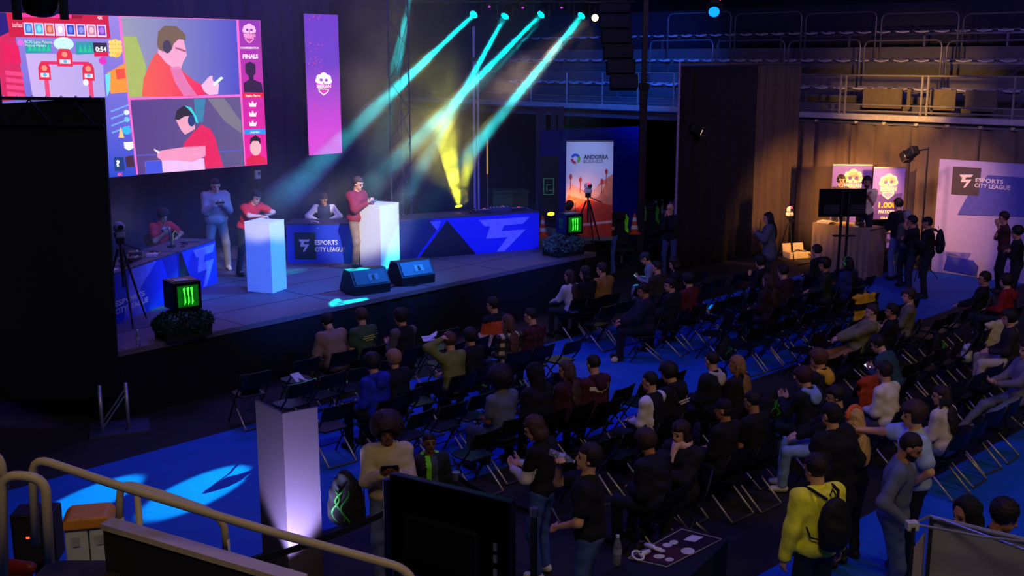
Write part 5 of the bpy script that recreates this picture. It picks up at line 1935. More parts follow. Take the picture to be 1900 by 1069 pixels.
LW.T('CITY LEAGUE', 1803, 342, 1869, 350, M((235, 225, 225), .6), 3, .02)


# warm film lamps
def barn_lamp(px, py, y, target, label, power, stand_x=None, ang=60):
    p = at_y(px, py, y)
    r = thing('film_lamp', label, 'lamp', p)
    d = np.array(target) - p; d /= np.linalg.norm(d)
    q = Vector(d).to_track_quat('-Y', 'Z').to_matrix()
    MB().box((0, 0, 0), (.2, .28, .2), q).build('housing', BLACK, r, bevel=.02)
    lens = Vector(d) * .15
    MB().loft([tuple(lens), tuple(lens * 1.05)], [.085, .08], 14).build('lens', M((255, 214, 150), emis=3), r)
    for i, (ax, s) in enumerate((('Z', 1), ('Z', -1), ('X', 1), ('X', -1))):
        off = q @ Vector((s * .12 if ax == 'X' else 0, -.2, s * .12 if ax == 'Z' else 0))
        MB().box(off, (.01 if ax == 'X' else .2, .14, .01 if ax == 'Z' else .2), q).build('barn_door', M((40, 34, 30), .5), r)
    MB().ball((0, .12, .1), .02, 8, 6).build('indicator', M((255, 40, 30), emis=4), r)
    if stand_x is not None:
        s0 = at_y(stand_x, py, y) - p
        MB().cyl((s0[0], s0[1], -p[2] + .02), (s0[0], s0[1], .12), .02, n=8).build('stand_pole', BLACK, r)
        MB().cyl((0, 0, .02), (s0[0], s0[1], .08), .018, n=6).build('boom', BLACK, r)
        for i in range(3):
            a = i * 2.09
            MB().cyl((s0[0], s0[1], -p[2] + .5), (s0[0] + .45 * math.cos(a), s0[1] + .45 * math.sin(a), -p[2] + .02), .012, n=6).build('stand_leg', BLACK, r)
    else:
        MB().box((0, .25, .02), (.05, .4, .05)).build('bracket', BLACK, r)
    light('SPOT', 'film_fill_light', tuple(p + d * .3), tuple(target), power, (255, 178, 96), .08, ang, .7)


barn_lamp(1692, 283, 25.2, at_y(1596, 355, 26.8), 'black barn-door lamp on a boom stand beside the league wall', 750, 1722, 80)
barn_lamp(1290, 240, 26.3, at_y(1600, 400, 27.5), 'black barn-door lamp clamped to the tall curtain wall', 1500, None, 58)
light('SPOT', 'film_fill_light', tuple(at_y(1650, 120, 24)), tuple(at_y(1680, 190, 28.6)), 1500, (255, 190, 90), .1, 46, .9)  # spot added without a fixture, warm fill on the balcony front
light('SPOT', 'film_fill_light', tuple(at_y(1640, 190, 23.5)), tuple(at_y(1760, 380, 26.5)), 700, (255, 190, 170), .15, 50, .9)  # spot added without a fixture, fills the league wall

light('SPOT', 'film_fill_light', tuple(at_y(1575, 190, 23.2)), tuple(at_y(1600, 345, 26.5)), 1500, (255, 200, 140), .1, 9, .7)  # key added to brighten the second commentator, no lamp stands here
# side table with laptop, equipment near the curtain
p = at(1602, 510)
r = thing('side_table', 'grey side table with pale top beside the commentary table', 'table', (p[0], p[1], 0), math.radians(2))
zt_ = float(at_y(1602, 434, p[1])[2])
MB().box((.34, .3, zt_), (.74, .62, .04)).build('top', M((190, 180, 165), .5), r)
MB().box((.34, .3, zt_ - .2), (.66, .56, .03)).build('shelf', M((220, 200, 170), .5), r)
for x in (.0, .68):
    for y in (.02, .58): MB().box((x, y, zt_ / 2), (.06, .05, zt_ - .02)).build('leg', M((120, 125, 150), .5), r)
q = p + np.array([.33, .3, zt_ + .02])
r = thing('laptop', 'open black laptop on the grey side table', 'laptop', q, math.radians(8))
MB().box((0, .0, .012), (.46, .3, .024)).build('keyboard_base', BLACKGL, r); MB().box((0, -.16, .16), (.46, .015, .3), Matrix.Rotation(.15, 3, 'X')).build('screen_lid', BLACKGL, r)
p = at(1632, 512)
r = thing('floor_bag', 'dark equipment bag with pale stripe under the side table', 'bag', (p[0], p[1] + .3, 0), .1)
MB().ball((0, 0, .2), (.2, .14, .2), 12, 8).build('bag_body', M((42, 38, 34), .8), r, smooth=True); MB().box((-.06, -.14, .2), (.03, .01, .26)).build('stripe', M((235, 220, 180), .6), r); MB().loft([(-.1, 0, .36), (0, 0, .46), (.1, 0, .36)], .012, 6).build('handle', BLACK, r)
tripod(1461, 482, 0, 1.05, 'small tripod with white robotic camera by the brown curtain', (225, 220, 210), .4, .28, True)
p = at(1478, 478)
r = thing('cable_box', 'pale cable case lying open by the brown curtain', 'case', (p[0], p[1], 0), .3)
MB().box((0, 0, .08), (.6, .35, .16)).build('case', M((225, 205, 160), .6), r, bevel=.01); MB().box((0, .2, .2), (.6, .03, .3), Matrix.Rotation(-.3, 3, 'X')).build('lid', M((215, 195, 150), .6), r); MB().loft([(-.2, -.1, .17), (0, 0, .2), (.2, -.1, .17), (.3, -.3, .02), (.5, -.2, .02)], .015, 5).build('cable', RUBBER, r)
for i, pts in enumerate([[(1390, 470), (1400, 462), (1430, 452), (1450, 448)], [(1480, 492), (1500, 488), (1520, 490), (1540, 496)]]):
    tag(MB().loft([tuple(at(x, y, .015)) for x, y in pts], .014, 5).build('floor_cable', RUBBER), ['black cable along the foot of the curtain wall', 'black cable snaking towards the monitor stand'][i], 'cable')

# ------------------------------------------------------------------ folding chairs
CH_PLASTIC = M((16, 20, 24), .42, var=.1, key='dark_chair_plastic')
CH_TUBE = M((34, 34, 40), .45, .3, key='dark_or_shaded_tube')  # dark frame colour, also standing for shade on the front legs
CH_LEG_LIT = M((205, 192, 172), .35, .35, key='lit_steel_leg')  # light falling on the rear legs is put into this pale colour
chair0 = thing('folding_chair', 'black folding chair', 'chair', (0, 0, -50))
_pts = [(-.17, -.17), (-.20, -.05), (-.205, .1), (-.17, .2), (-.1, .225), (.1, .225), (.17, .2), (.205, .1), (.20, -.05), (.17, -.17)]
MB().slab(_pts, .425, .45).build('seat', CH_PLASTIC, chair0, bevel=.008)
bk = MB()
n_ = 8
for i in range(n_ + 1):
    u = -1 + 2 * i / n_
    y = -.235 - .035 * (1 - u * u)
    for (z, dy) in ((.60, .03), (.80, -.02)):
        bk.v += [(u * .215, y + dy, z), (u * .215, y + dy - .016, z)]
for i in range(n_):
    a, b = i * 4, i * 4 + 4
    bk.f += [[a, b, b + 2, a + 2], [b + 1, a + 1, a + 3, b + 3], [a + 2, b + 2, b + 3, a + 3], [b, a, a + 1, b + 1]]
bk.f += [[0, 2, 3, 1], [n_ * 4, n_ * 4 + 1, n_ * 4 + 3, n_ * 4 + 2]]
bk.build('backrest', CH_PLASTIC, chair0, smooth=False)
for s in (-1, 1):
    MB().loft([(s * .222, -.26, .79), (s * .222, -.17, .56), (s * .222, .0, .36)], .012, 7).build('upper_rail', CH_TUBE, chair0, smooth=True)
    MB().loft([(s * .222, .0, .36), (s * .222, .23, .012)], .012, 7).build('leg', CH_TUBE, chair0, smooth=True)  # front leg coloured dark to stand for its shade
    MB().loft([(s * .20, .16, .415), (s * .20, -.02, .26)], .012, 7).build('rear_strut', CH_TUBE, chair0, smooth=True)
    MB().loft([(s * .20, -.02, .26), (s * .20, -.30, .02)], .012, 7).build('leg', CH_LEG_LIT, chair0, smooth=True)
MB().loft([(-.20, -.30, .016), (.20, -.30, .016)], .012, 7).build('rear_crossbar', M((92, 88, 88), .4, .4), chair0)
MB().loft([(-.222, .14, .15), (.222, .14, .15)], .009, 6).build('front_crossbar', CH_TUBE, chair0)
CHAIRS = []
_first = [True]


def chair(x, y, rz, label, group='folding chairs facing the stage'):
    c = chair0 if _first[0] else copy_tree(chair0)
    _first[0] = False
    c.location = (x, y, .008 if on_blue(x, y) else 0)
    c.rotation_euler = (0, 0, rz)
    tag(c, label, 'chair', group)
    CHAIRS.append((x, y))
    return c


def on_blue(x, y):
    p = np.array([x, y, 0])
    t, s = p @ E2, p @ E1
    return t > 8.5 or t < 5.7


# ------------------------------------------------------------------ the audience
DARK = (24, 24, 30)
NAV = (26, 30, 52)


def Z_sleeves(col):
    return ([col], lambda x, y, z, a: np.where(a < .085, 1, 0))


def Z_vest(col):      # contrasting sleeves and shoulders, dark middle
    return ([col], lambda x, y, z, a: np.where(np.abs(x) > .115, 1, 0))


def Z_strip(col):     # pale band across the upper back
    return ([col], lambda x, y, z, a: np.where((np.abs(z - .33 - .25 * np.abs(x)) < .028) & (y < 0) & (np.abs(x) < .16), 1, 0))


def Z_block(c1, c2):  # coloured back panel and pale sleeve
    return ([c1, c2], lambda x, y, z, a: np.where((z < .40) & (z > .2) & (x < .06), 1, np.where((z < .34) & (x < -.1), 2, 0)))


AUD = [
    # px, py, key for the chair, label, options
    (607, 598, 'the broad beige jacket', 'person in a broad beige-grey jacket seated in the front row, head bowed', dict(top=(140, 118, 100), coat=.016, bulk=1.12, lean=22, hp=20, arms=('knee', 'knee'), pants=(96, 84, 76))),
    (670, 588, 'the green T-shirt', 'person in a green T-shirt with pale back print, seated in the front row', dict(top=(58, 86, 58), sleeve=False, hair=(70, 48, 36), lean=8, arms=('lap', 'lap'), hy=-6)),
    (743, 590, 'the black vest', 'person in a black vest over grey sleeves holding papers in the front row', dict(top=(22, 22, 28), zones=Z_sleeves((92, 86, 92)), arms=('phonelow', 'phonelow'), hy=20, lean=8, style='mop')),
    (914, 567, 'the orange and white shirt', 'person in a black, orange and white shirt seated before the stage', dict(top=(26, 26, 32), zones=Z_block((214, 84, 40), (220, 200, 195)), hy=25, lean=4)),
    (941, 600, 'the checked shirt', 'person with long brown hair in a black and cream checked shirt', dict(topmat=PLAID((26, 24, 28), (60, 54, 50), (205, 192, 140), .13, 'cream_check_cloth'), hair=(92, 62, 46), style='long', bulk=.95, hy=15, h=1.66)),
    (984, 588, 'the dark red checked shirt', 'person with cropped hair in a dark red checked shirt', dict(topmat=PLAID((84, 22, 30), (58, 16, 24), (36, 14, 20), .1, 'red_check_cloth'), style='crop', hair=(28, 22, 24), bulk=1.12, hy=25, hp=12)),
    (833, 634, 'the olive sweatshirt', 'person in an olive sweatshirt with one hand raised to the head', dict(top=(122, 124, 58), hair=(84, 56, 44), arms=('head', 'lap'), lean=8)),
    (872, 626, 'the black jacket', 'dark-haired person in a black jacket beside the olive sweatshirt', dict(top=(20, 20, 26), pos=None, style='mop', h=1.64, lean=6)),
    (690, 675, 'the royal blue hoodie', 'person in a royal blue hoodie seated among empty chairs', dict(top=(30, 44, 170), hood=(28, 42, 160), hair=(34, 26, 28), style='mop', lean=10)),
    (730, 668, 'the navy coat', 'fair-haired person in a dark navy coat with white bag beside the blue hoodie', dict(top=(22, 22, 36), coat=.014, hair=(150, 112, 84), lean=6, style='mop', h=1.6)),
    (927, 706, 'the large afro', 'person with a very large afro in a grey-blue T-shirt', dict(top=(92, 98, 128), sleeve=False, style='afro', hair=(34, 20, 26), lean=6, bulk=1.05, skin='brown', pants=(70, 74, 104), hy=-5)),
    (990, 695, 'the raised black hood', 'person all in black with the hood raised', dict(top=(18, 18, 26), style='hood', coat=.012, bulk=1.15, lean=12)),
    (1050, 688, 'the maroon coat', 'person with long streaked hair in a dark maroon coat', dict(top=(58, 20, 32), coat=.012, style='long', hair=(74, 54, 46), lean=5, hy=20, h=1.66)),
    (1100, 677, 'the maroon hoodie', 'person in a maroon hoodie with a white band across the back', dict(top=(74, 26, 40), zones=Z_strip((225, 210, 180)), hood=(66, 22, 36), lean=8, style='crop')),
    (1205, 708, 'the white sleeves', 'person in a black waistcoat over white sleeves near the empty chairs', dict(top=(18, 18, 24), zones=Z_vest((225, 218, 225)), style='crop', lean=6, skin='fair', hy=10)),
    (1240, 692, 'the black printed hoodie', 'person in a black hoodie with pale letters and pale hood lining', dict(top=(20, 20, 24), hood=(26, 22, 22), style='mop', lean=12, hp=18, hy=10)),
    (1320, 669, 'the pale hood', 'person in a big black jacket with a pale grey hood', dict(top=(22, 24, 30), coat=.02, hood=(190, 176, 150), bulk=1.2, style='crop', hy=-12, hair=(34, 24, 26))),
    (1366, 677, 'the long blond hair', 'person with long fair hair in a dark top beside the pale hood', dict(top=(30, 26, 28), style='long', hair=(150, 108, 62), hy=30, h=1.64, skin='tan')),
    (1342, 760, 'the dark cap', 'person in a black cap and black top in the back rows', dict(top=(20, 20, 24), style='cap', hair=(28, 22, 20), hy=20, skin='tan')),
    (1395, 745, 'the black T-shirt', 'person in a black T-shirt with bare neck beside the dark cap', dict(top=(16, 16, 20), sleeve=False, style='crop', skin='tan', hp=12)),
    (1262, 803, 'the pink scarf', 'person in a dark coat and pink scarf sitting sideways with hands folded', dict(top=(30, 28, 34), coat=.02, face=222, hy=-6, style='bob', hair=(46, 30, 28), skin='fair', arms=('cross', 'lap'), res=.016, pants=(28, 28, 34), hp=12)),
    (1198, 820, 'the dark blue coat', 'dark-haired person in a dark blue coat close beside the pink scarf', dict(top=(22, 24, 40), coat=.018, style='mop', hair=(60, 42, 36), lean=16, hp=16, res=.018, skin='tan')),
    (1490, 700, 'the light blue hood', 'person in a dark jacket with a light blue hood', dict(top=(26, 28, 38), hood=(136, 164, 214), style='mop', hair=(56, 32, 32), hy=15, arms=('phone', 'phone'), hp=20)),
    (1518, 666, 'the mustard hood', 'person in a dark jacket with a mustard yellow hood', dict(top=(28, 28, 34), hood=(226, 170, 40), hair=(92, 58, 40), style='mop', hy=20, hp=14, arms=('phone', 'lap'))),
    (1640, 690, 'the white jersey', 'person in a cream white long-sleeved jersey beside the orange jacket', dict(top=(226, 214, 190), hair=(38, 26, 22), style='short', lean=10, res=.018, pants=(74, 62, 96), bulk=1.05)),
    (1745, 735, 'the white blouse', 'person with long dark hair in a white blouse near the end of the last row', dict(top=(216, 200, 180), style='long', hair=(44, 34, 32), lean=8, h=1.64, pants=(110, 130, 170), hy=25)),
    (1617, 578, 'the olive parka', 'person in an olive parka and tan trousers slumped with legs stretched out', dict(top=(122, 116, 78), coat=.02, hood=(150, 136, 110), pants=(150, 106, 62), legs='out', lean=-26, hp=14, face=168, hair=(56, 40, 34), style='crop', arms=('lap', 'lap'))),
    (1654, 577, 'the black sweater', 'person in a black sweater close beside the olive parka', dict(top=(20, 20, 26), style='short', face=150, hy=15, skin='tan', lean=-6, h=1.62)),
    (1686, 549, 'the grey-green fleece', 'person with glasses in a grey-green fleece looking away to the side', dict(top=(112, 104, 84), face=160, hy=10, hair=(52, 40, 34), lean=-4, skin='fair')),
    (1628, 638, 'the dark teal sweater', 'person in a dark teal sweater bent over a phone', dict(top=(44, 74, 80), face=140, lean=26, hp=24, arms=('phonelow', 'phonelow'), bulk=1.15, hair=(30, 24, 24))),
    (1572, 490, 'the green headset', 'person with long black hair, green headset and dark blue jacket', dict(top=(34, 44, 104), coat=.02, style='long', hair=(16, 16, 20), headset=(60, 190, 60), bulk=1.1)),
    (1515, 466, 'the black bun', 'dark-haired person in black by the monitor stand', dict(top=(18, 18, 22), style='short', lean=10)),
    (1529, 492, 'the dark green sweater', 'person in a dark green sweater turned to the side, below the monitor stand', dict(top=(36, 42, 30), face=165, style='mop', hy=15, skin='tan')),
    (1410, 487, 'the black hoodie', 'dark person in a black hoodie leaning forward before the grey coat', dict(top=(18, 18, 24), style='mop', lean=18, arms=('phone', 'lap'))),
    (1424, 522, 'the brown long hair', 'person with long dark brown hair in a very dark brown coat', dict(top=(40, 26, 24), style='long', hair=(62, 38, 30), coat=.016, bulk=1.15)),
    (1452, 505, 'the dark plum jacket', 'person in a dark plum jacket beside the brown long hair', dict(top=(46, 26, 34), style='short', coat=.01, lean=8)),
    (1056, 514, 'the white jumper', 'person in a white jumper with long hair seated at the front by the stage corner', dict(top=(190, 190, 196), style='long', hair=(52, 36, 34), lean=6, hy=12, arms=('knee', 'knee'), h=1.62)),
    (1085, 508, 'the plain black top', 'dark-haired person in a black top between the white jumper and mustard jacket', dict(top=(18, 18, 26), style='bob', hair=(22, 18, 20), hy=25)),
    (1116, 501, 'the mustard jacket', 'person in a mustard brown jacket seated near the stage corner', dict(top=(150, 104, 48), coat=.014, hair=(44, 32, 28), hy=20)),
    (1197, 480, 'the cyan-lit sweater', 'person in a cap and pale sweater bent over a phone, lit cyan', dict(top=(120, 132, 150), face=170, lean=20, hp=20, arms=('phonelow', 'phonelow'), style='cap', cap=(40, 60, 70), pants=(110, 120, 140))),
    (1218, 497, 'the army green jacket', 'person in an army green jacket beside the cyan-lit sweater', dict(top=(50, 48, 36), coat=.014, style='crop', hy=10)),
    (1250, 490, 'the lit phone', 'dark person with a pale collar looking at a lit phone', dict(top=(22, 20, 26), face=160, hy=5, hp=18, style='bob', arms=('phone', 'phone'))),
    (1277, 520, 'the dark red sweater', 'person in a dark red sweater in the block by the booth', dict(top=(92, 28, 32), style='mop', hair=(22, 18, 20))),
    (1193, 540, 'the long dark coat', 'person in a long dark coat sitting sideways at the aisle, hand on knee', dict(top=(28, 28, 42), coat=.026, bulk=1.15, face=178, arms=('knee', 'knee'), pants=(22, 24, 40), lean=4, skin='tan', hp=14)),
    (1243, 530, 'the black puffer', 'person in a black puffer jacket with face turned to the aisle', dict(top=(18, 18, 24), coat=.026, bulk=1.1, face=150, hy=30, skin='fair')),
    (1826, 517, 'the black tracksuit', 'person in a black tracksuit slumped in the block by the league wall', dict(top=(20, 20, 26), face=150, hy=15, lean=-10, skin='tan', legs='out')),
    (1866, 522, 'the bright red hoodie', 'person in a bright red hoodie in the block by the league wall', dict(top=(150, 28, 34), face=140, hood=(140, 26, 32), style='mop')),
    (1872, 590, 'the pale knees', 'person with pale trousers and dark top near the league wall', dict(top=(44, 40, 40), pants=(190, 176, 160), face=165, legs='apart', style='mop')),
    (1905, 650, 'the grey jeans', 'person in grey jeans and grey sweater with legs stretched out at the row end', dict(top=(112, 106, 120), pants=(104, 108, 124), face=185, legs='out', arms=('phonelow', 'phonelow'), lean=-8)),
]
PEOPLE = []
for px, py, key, label, kw in AUD:
    kw = dict(kw)
    kw.setdefault('res', .021)
    kw.setdefault('face', 135 + random.uniform(-7, 7))
    if py > 660: kw['res'] = min(kw['res'], .018)
    g = .0
    i = person(px, py, label, group='seated spectators', **kw)
    i['key'] = key
    PEOPLE.append(i)
    b = i['base']
    chair(b[0], b[1], i['fr'], 'black folding chair under the person with ' + key[4:] if 'hair' in key else 'black folding chair under the person in ' + key, 'folding chairs in use')
INFO = {i['key']: i for i in PEOPLE}

# empty chairs row by row
ROWS = [
    ('empty black folding chair in the front row below the stage', 13.08, [7.86, 8.72, 11.35, 15.75, 16.3, 17.7, 18.2]),
    ('empty black folding chair in the second row, beside the pink-lit seats', 12.25, [8.0, 8.52, 9.04, 9.56, 10.8, 11.3]),
    ('empty black folding chair in the second row of the block by the booth', 12.35, [14.45, 14.97, 15.5, 17.4, 17.92, 18.5, 19.0]),
    ('empty black folding chair in the third row, beside the royal blue hoodie', 11.1, [7.8, 9.28, 10.68, 12.2]),
    ('empty black folding chair in the third row of the block by the booth', 11.2, [16.2, 16.72, 17.25, 18.7, 19.3, 20.5]),
    ('empty black folding chair in the fourth row, before the large afro', 10.1, [8.3, 8.82, 9.34, 9.86, 10.38, 10.9]),
    ('empty black folding chair in the fourth row of the block by the booth', 10.4, [15.3, 15.85, 18.1, 19.7, 20.2]),
    ('empty black folding chair in the fifth row, beside the maroon hoodie', 9.0, [8.4, 10.85, 11.37, 11.9]),
    ('empty black folding chair in the fifth row of the block by the booth', 9.62, [14.95, 15.47, 16.0, 16.52, 17.05, 17.6, 18.1, 18.7]),
    ('empty black folding chair in the sixth row, beside the white sleeves', 7.9, [8.6, 9.12, 9.64, 11.05]),
    ('empty black folding chair in the sixth row of the block by the booth', 8.8, [15.4, 15.95, 16.5, 17.05, 17.6, 18.2, 18.8]),
    ('empty black folding chair in the seventh row of the block by the booth', 7.85, [14.2, 14.75, 16.3, 17.65, 18.2, 18.75]),
    ('empty black folding chair in the seventh row, beside the dark cap', 6.9, [9.45, 10.95, 11.25, 12.0]),
    ('empty black folding chair in the eighth row, behind the dark teal sweater', 6.95, [13.4, 14.7, 15.25, 15.8, 16.35, 16.9, 17.4]),
    ('empty black folding chair in the ninth row, behind the dark teal sweater', 6.05, [13.2, 13.75, 14.3, 14.85, 15.4, 16.0]),
    ('empty black folding chair in the last row on the dark carpet', 5.22, [12.8, 13.35, 13.9, 14.4]),
]
EMPTY = {}
for lab, t, ss in ROWS:
    for s_ in ss:
        p = ST(s_, t + random.uniform(-.05, .05))
        if min(math.hypot(p[0] - a, p[1] - b) for a, b in CHAIRS) < .5:
            continue
        c = chair(p[0], p[1], math.pi / 4 + random.uniform(-.14, .14), lab)
        EMPTY[(round(s_, 2), t)] = c


# things lying on and under the chairs
def goods_bag(p, rz, label, lying=False, h=.42):
    r = thing('drawstring_bag', label, 'bag', p, rz, 'black bags with a green print')
    S = SDF(.05, .008, int(abs(p[0] * 100)))
    if lying:
        S.ell((0, 0, .09), (.2, .26, .1)).ell((0, .12, .08), (.16, .14, .07))
    else:
        S.ell((0, 0, h * .45), (.19, .1, h * .5)).ell((0, 0, h * .25), (.2, .12, h * .28)).ell((0, 0, h * .9), (.08, .06, .07))
    S.cut.append(lambda P: .004 - P[:, 2])
    v, q = S.mesh(.025)
    link('bag_body', join_mesh('bag_body', [(v, q, 0)], [M((16, 18, 18), .75, bump=.2, key='black_bag_cloth')]), r)
    G = M((48, 146, 44), .6, key='green_print')
    for j, (ax, amp, off) in enumerate(((0, .05, 0.), (.05, .04, 1.4), (-.05, .045, 2.6))):
        pts = []
        for t in np.linspace(0, 1, 12):
            x = ax + amp * math.sin(t * 7 + off); u = (t - .5) * (.34 if lying else h * .62)
            if lying:
                pts.append((x, u, .09 + .1 * math.sqrt(max(0, 1 - (x / .2) ** 2 - (u / .26) ** 2)) + .006))
            else:
                pts.append((x, -.115 * math.sqrt(max(.1, 1 - (x / .2) ** 2 - ((u) / (h * .62)) ** 2)) - .008, h * .42 + u))
        MB().loft(pts, [.004] + [.011] * 10 + [.004], 5).build('green_print', G, r, smooth=True)
    for s_ in (-1, 1):
        z_ = .1 if lying else h * .9
        MB().loft([(s_ * .06, .02, z_), (s_ * .16, .06, z_ * .8 + .02), (s_ * .17, .05, .05)], .006, 5).build('cord', BLACK, r)
    return r


goods_bag(at(1150, 868), .9, 'black bag with green print leaning on a chair beside the drinking man')
goods_bag(at(1345, 668), .6, 'black bag with dim green print on the blue carpet behind the aisle chairs')
goods_bag(at(1078, 612), .4, 'black bag with green print under the chairs of the white jumper')
goods_bag(at(1735, 672), .9, 'black bag with bright green print among the dark chairs behind the teal sweater', h=.5)
goods_bag(at(1802, 762), 1.2, 'black bag with green print beside the grey jeans', h=.46)
goods_bag(at(828, 790), .4, 'black bag with green print lying flat on the blue carpet', True)
goods_bag(at(1430, 775), .5, 'black bag with small green print behind the black T-shirt')


def cloth_over(px, py, z, rz, col, label, w=.42, drop=.45, name='draped_jacket'):
    """A garment hung over a chair back."""
    p = at(px, py, z)
    r = thing(name, label, 'jacket', (p[0], p[1], 0), rz)
    S = SDF(.05, .012, int(px))
    S.cap((-w / 2, 0, z), (w / 2, 0, z), .045).cap((-w / 2, -.03, z - drop), (w / 2, -.03, z - drop), .035)
    S.ell((0, -.03, z - drop / 2), (w / 2 + .04, .045, drop / 2 + .04)).ell((0, .05, z - .1), (w / 2, .04, .14))
    v, q = S.mesh(.022)
    link('garment', join_mesh('garment', [(v, q, 0)], [M(col, .85, var=.12, bump=.2)]), r)
    return r


r = cloth_over(1612, 705, .82, .7, (176, 62, 28), 'rust orange jacket hung over a chair beside the white jersey', .4, .4)
r = cloth_over(1603, 550, .82, .55, (226, 168, 34), 'yellow and black jacket hung over a chair behind the green headset', .5, .4)
MB().box((0, -.04, .66), (.56, .12, .1)).build('black_band', M((20, 20, 24), .85), r)
cloth_over(1858, 600, .84, .4, (206, 190, 150), 'cream white coat spread over chairs near the league wall', .6, .4)
cloth_over(1795, 645, .6, .9, (214, 208, 196), 'small white cloth bag hanging on a chair among the dark rows', .12, .2, 'cloth_bag')
cloth_over(744, 712, .55, .8, (200, 196, 205), 'white cloth bag on the chair beside the navy coat', .22, .16, 'cloth_bag')
# folded papers and bags on seats
c = EMPTY.get((7.86, 13.08))
if c is not None:
    c['label'] = 'black folding chair with a dark shoulder bag on its seat, alone by the stage skirt'
p = ST(7.86, 13.08, .452)
r = thing('shoulder_bag', 'dark shoulder bag lying on a lone folding chair by the stage skirt', 'bag', p, math.pi / 4)
S = SDF(.05, .008, 3).ell((.04, 0, .09), (.17, .13, .1)).ell((.1, .06, .08), (.12, .12, .09)); S.cut.append(lambda P: .003 - P[:, 2])
v, q = S.mesh(.02); link('bag_body', join_mesh('bag_body', [(v, q, 0)], [M((34, 40, 60), .6)]), r)
MB().loft([(-.1, 0, .12), (-.16, -.1, .2), (-.02, -.16, .16), (.1, -.12, .1)], .01, 5).build('strap', BLACK, r)
for i, (px, py) in enumerate(((795, 628), (690, 618), (566, 705))):
    p = at(px, py, .62)
    r = thing('leaflet', ['folded white leaflet held by the olive sweatshirt', 'white leaflet on the knees of the black vest', 'pale leaflet resting on the pink-lit seats'][i], 'paper', p, .4 + i)
    MB().box((0, 0, 0), (.2, .15, .006), Matrix.Rotation(.35, 3, 'X')).build('page', M((200, 205, 215), .6), r)
    MB().box((.1, .05, .03), (.18, .15, .006), Matrix.Rotation(-.5, 3, 'Y')).build('page', M((200, 205, 215), .6), r)
# small litter and bottles on the floor
for i, (px, py, lab) in enumerate(((597, 800, 'crumpled white paper on the blue carpet beside the grey panel'), (1140, 672, 'crumpled paper ball behind the long dark coat'), (1075, 800, 'pale crumpled wrapper under the chairs behind the maroon hoodie'))):
    p = at(px, py, .012)
    S = SDF(.01, .01, i).ell((0, 0, .04), (.06, .05, .045)); S.cut.append(lambda P: .0 - P[:, 2])
    v, q = S.mesh(.012)
    r = link('crumpled_paper', join_mesh('crumpled_paper', [(v, q, 0)], [M((205, 195, 150), .7)])); r.location = tuple(p); tag(r, lab, 'paper')

# details that single people out
def back_print(i, rows, col, w=.2, y=-.135):
    for j, (zz, ww) in enumerate(rows):
        o = MB().box((0, 0, 0), (ww, .006, .018)).build('back_print', M(col, .7), i['root'])
        T = i['T']; o.matrix_local = Matrix.Translation(Vector(i['hip'] + T @ np.array([0, y, zz]))) @ Matrix(T.tolist()).to_4x4()


back_print(INFO['the green T-shirt'], [(.36, .2), (.33, .22), (.30, .14)], (170, 180, 90))
back_print(INFO['the black printed hoodie'], [(.30, .24), (.27, .18)], (215, 205, 180), y=-.14)


def hand_phone(i, rz=0., col=(20, 20, 24), lit=None, label='', pitch=.6, dy=.07, off=(0, 0, .02)):
    """A phone lying between or in the hands."""
    p = (i['wr'][0] + i['wr'][1]) / 2 + np.array([0, dy, .02]) + np.array(off)
    r = thing('phone', label, 'phone', i['w'](p), i['fr'] + rz)
    R = Matrix.Rotation(pitch, 3, 'X')
    MB().box((0, 0, 0), (.16, .085, .009), R).build('phone_case', M(col, .4), r, bevel=.003)
    MB().box(R @ Vector((0, 0, .006)), (.15, .077, .002), R).build('phone_screen', M(lit or (30, 34, 50), .3, emis=1.2 if lit else 0), r)


hand_phone(INFO['the lit phone'], lit=(170, 215, 235), label='lit phone in the hands of the person with pale collar')
hand_phone(INFO['the light blue hood'], label='dark phone held by the light blue hood')
hand_phone(INFO['the dark teal sweater'], lit=(225, 235, 255), label='bright white phone in the hands of the dark teal sweater')
hand_phone(INFO['the cyan-lit sweater'], lit=(90, 220, 225), label='phone glowing in the hands of the cyan-lit sweater')
# scarf
i = INFO['the pink scarf']
S = SDF(.03, .006, 9)
nk_ = i['neck']
for a in np.linspace(0, 2 * math.pi, 9)[:-1]:
    S.ell(nk_ + np.array([.075 * math.cos(a), .075 * math.sin(a) + .01, .02]), (.035, .035, .05))
S.cap(nk_ + np.array([.02, .1, 0]), nk_ + np.array([.03, .14, -.14]), .035, .03)
v, q = S.mesh(.015); link('scarf', join_mesh('scarf', [(v, q, 0)], [M((240, 190, 204), .85, bump=.2)]), i['root'])

# ------------------------------------------------------------------ people on stage, in the booth and standing about
pl1 = person(475, 366, 'player in a red football shirt and headset leaning on the first white plinth', face=-38, sit=False, ground=SZ, lean=30, hp=18, h=1.74, res=.016, top=(206, 40, 46), sleeve=False,
             pants=(30, 34, 52), hair=(34, 24, 22), headset=(18, 18, 22), arms=((-.08, .48, 1.16), (.02, .50, 1.17)), pole=((-1, .2, -.1), (1, .2, -.1)), legs='step', bulk=1.05, hy=4)
hand_phone(pl1, label='black phone in the hands of the player in red', pitch=.3, off=(0, .02, .03))
pl2 = person(665, 341, 'player in a maroon jacket and glasses standing at the second white plinth', face=-30, sit=False, ground=SZ, lean=2, hp=16, h=1.8, res=.016, top=(140, 40, 52), coat=.012, bulk=1.22,
             pants=(150, 124, 104), shoes=(40, 40, 60), hair=(74, 54, 44), arms=('phone', 'phone'), hy=2)
hand_phone(pl2, label='tablet held by the player in the maroon jacket', pitch=.5, col=(190, 190, 200), off=(0, .02, .02))
g = MB()
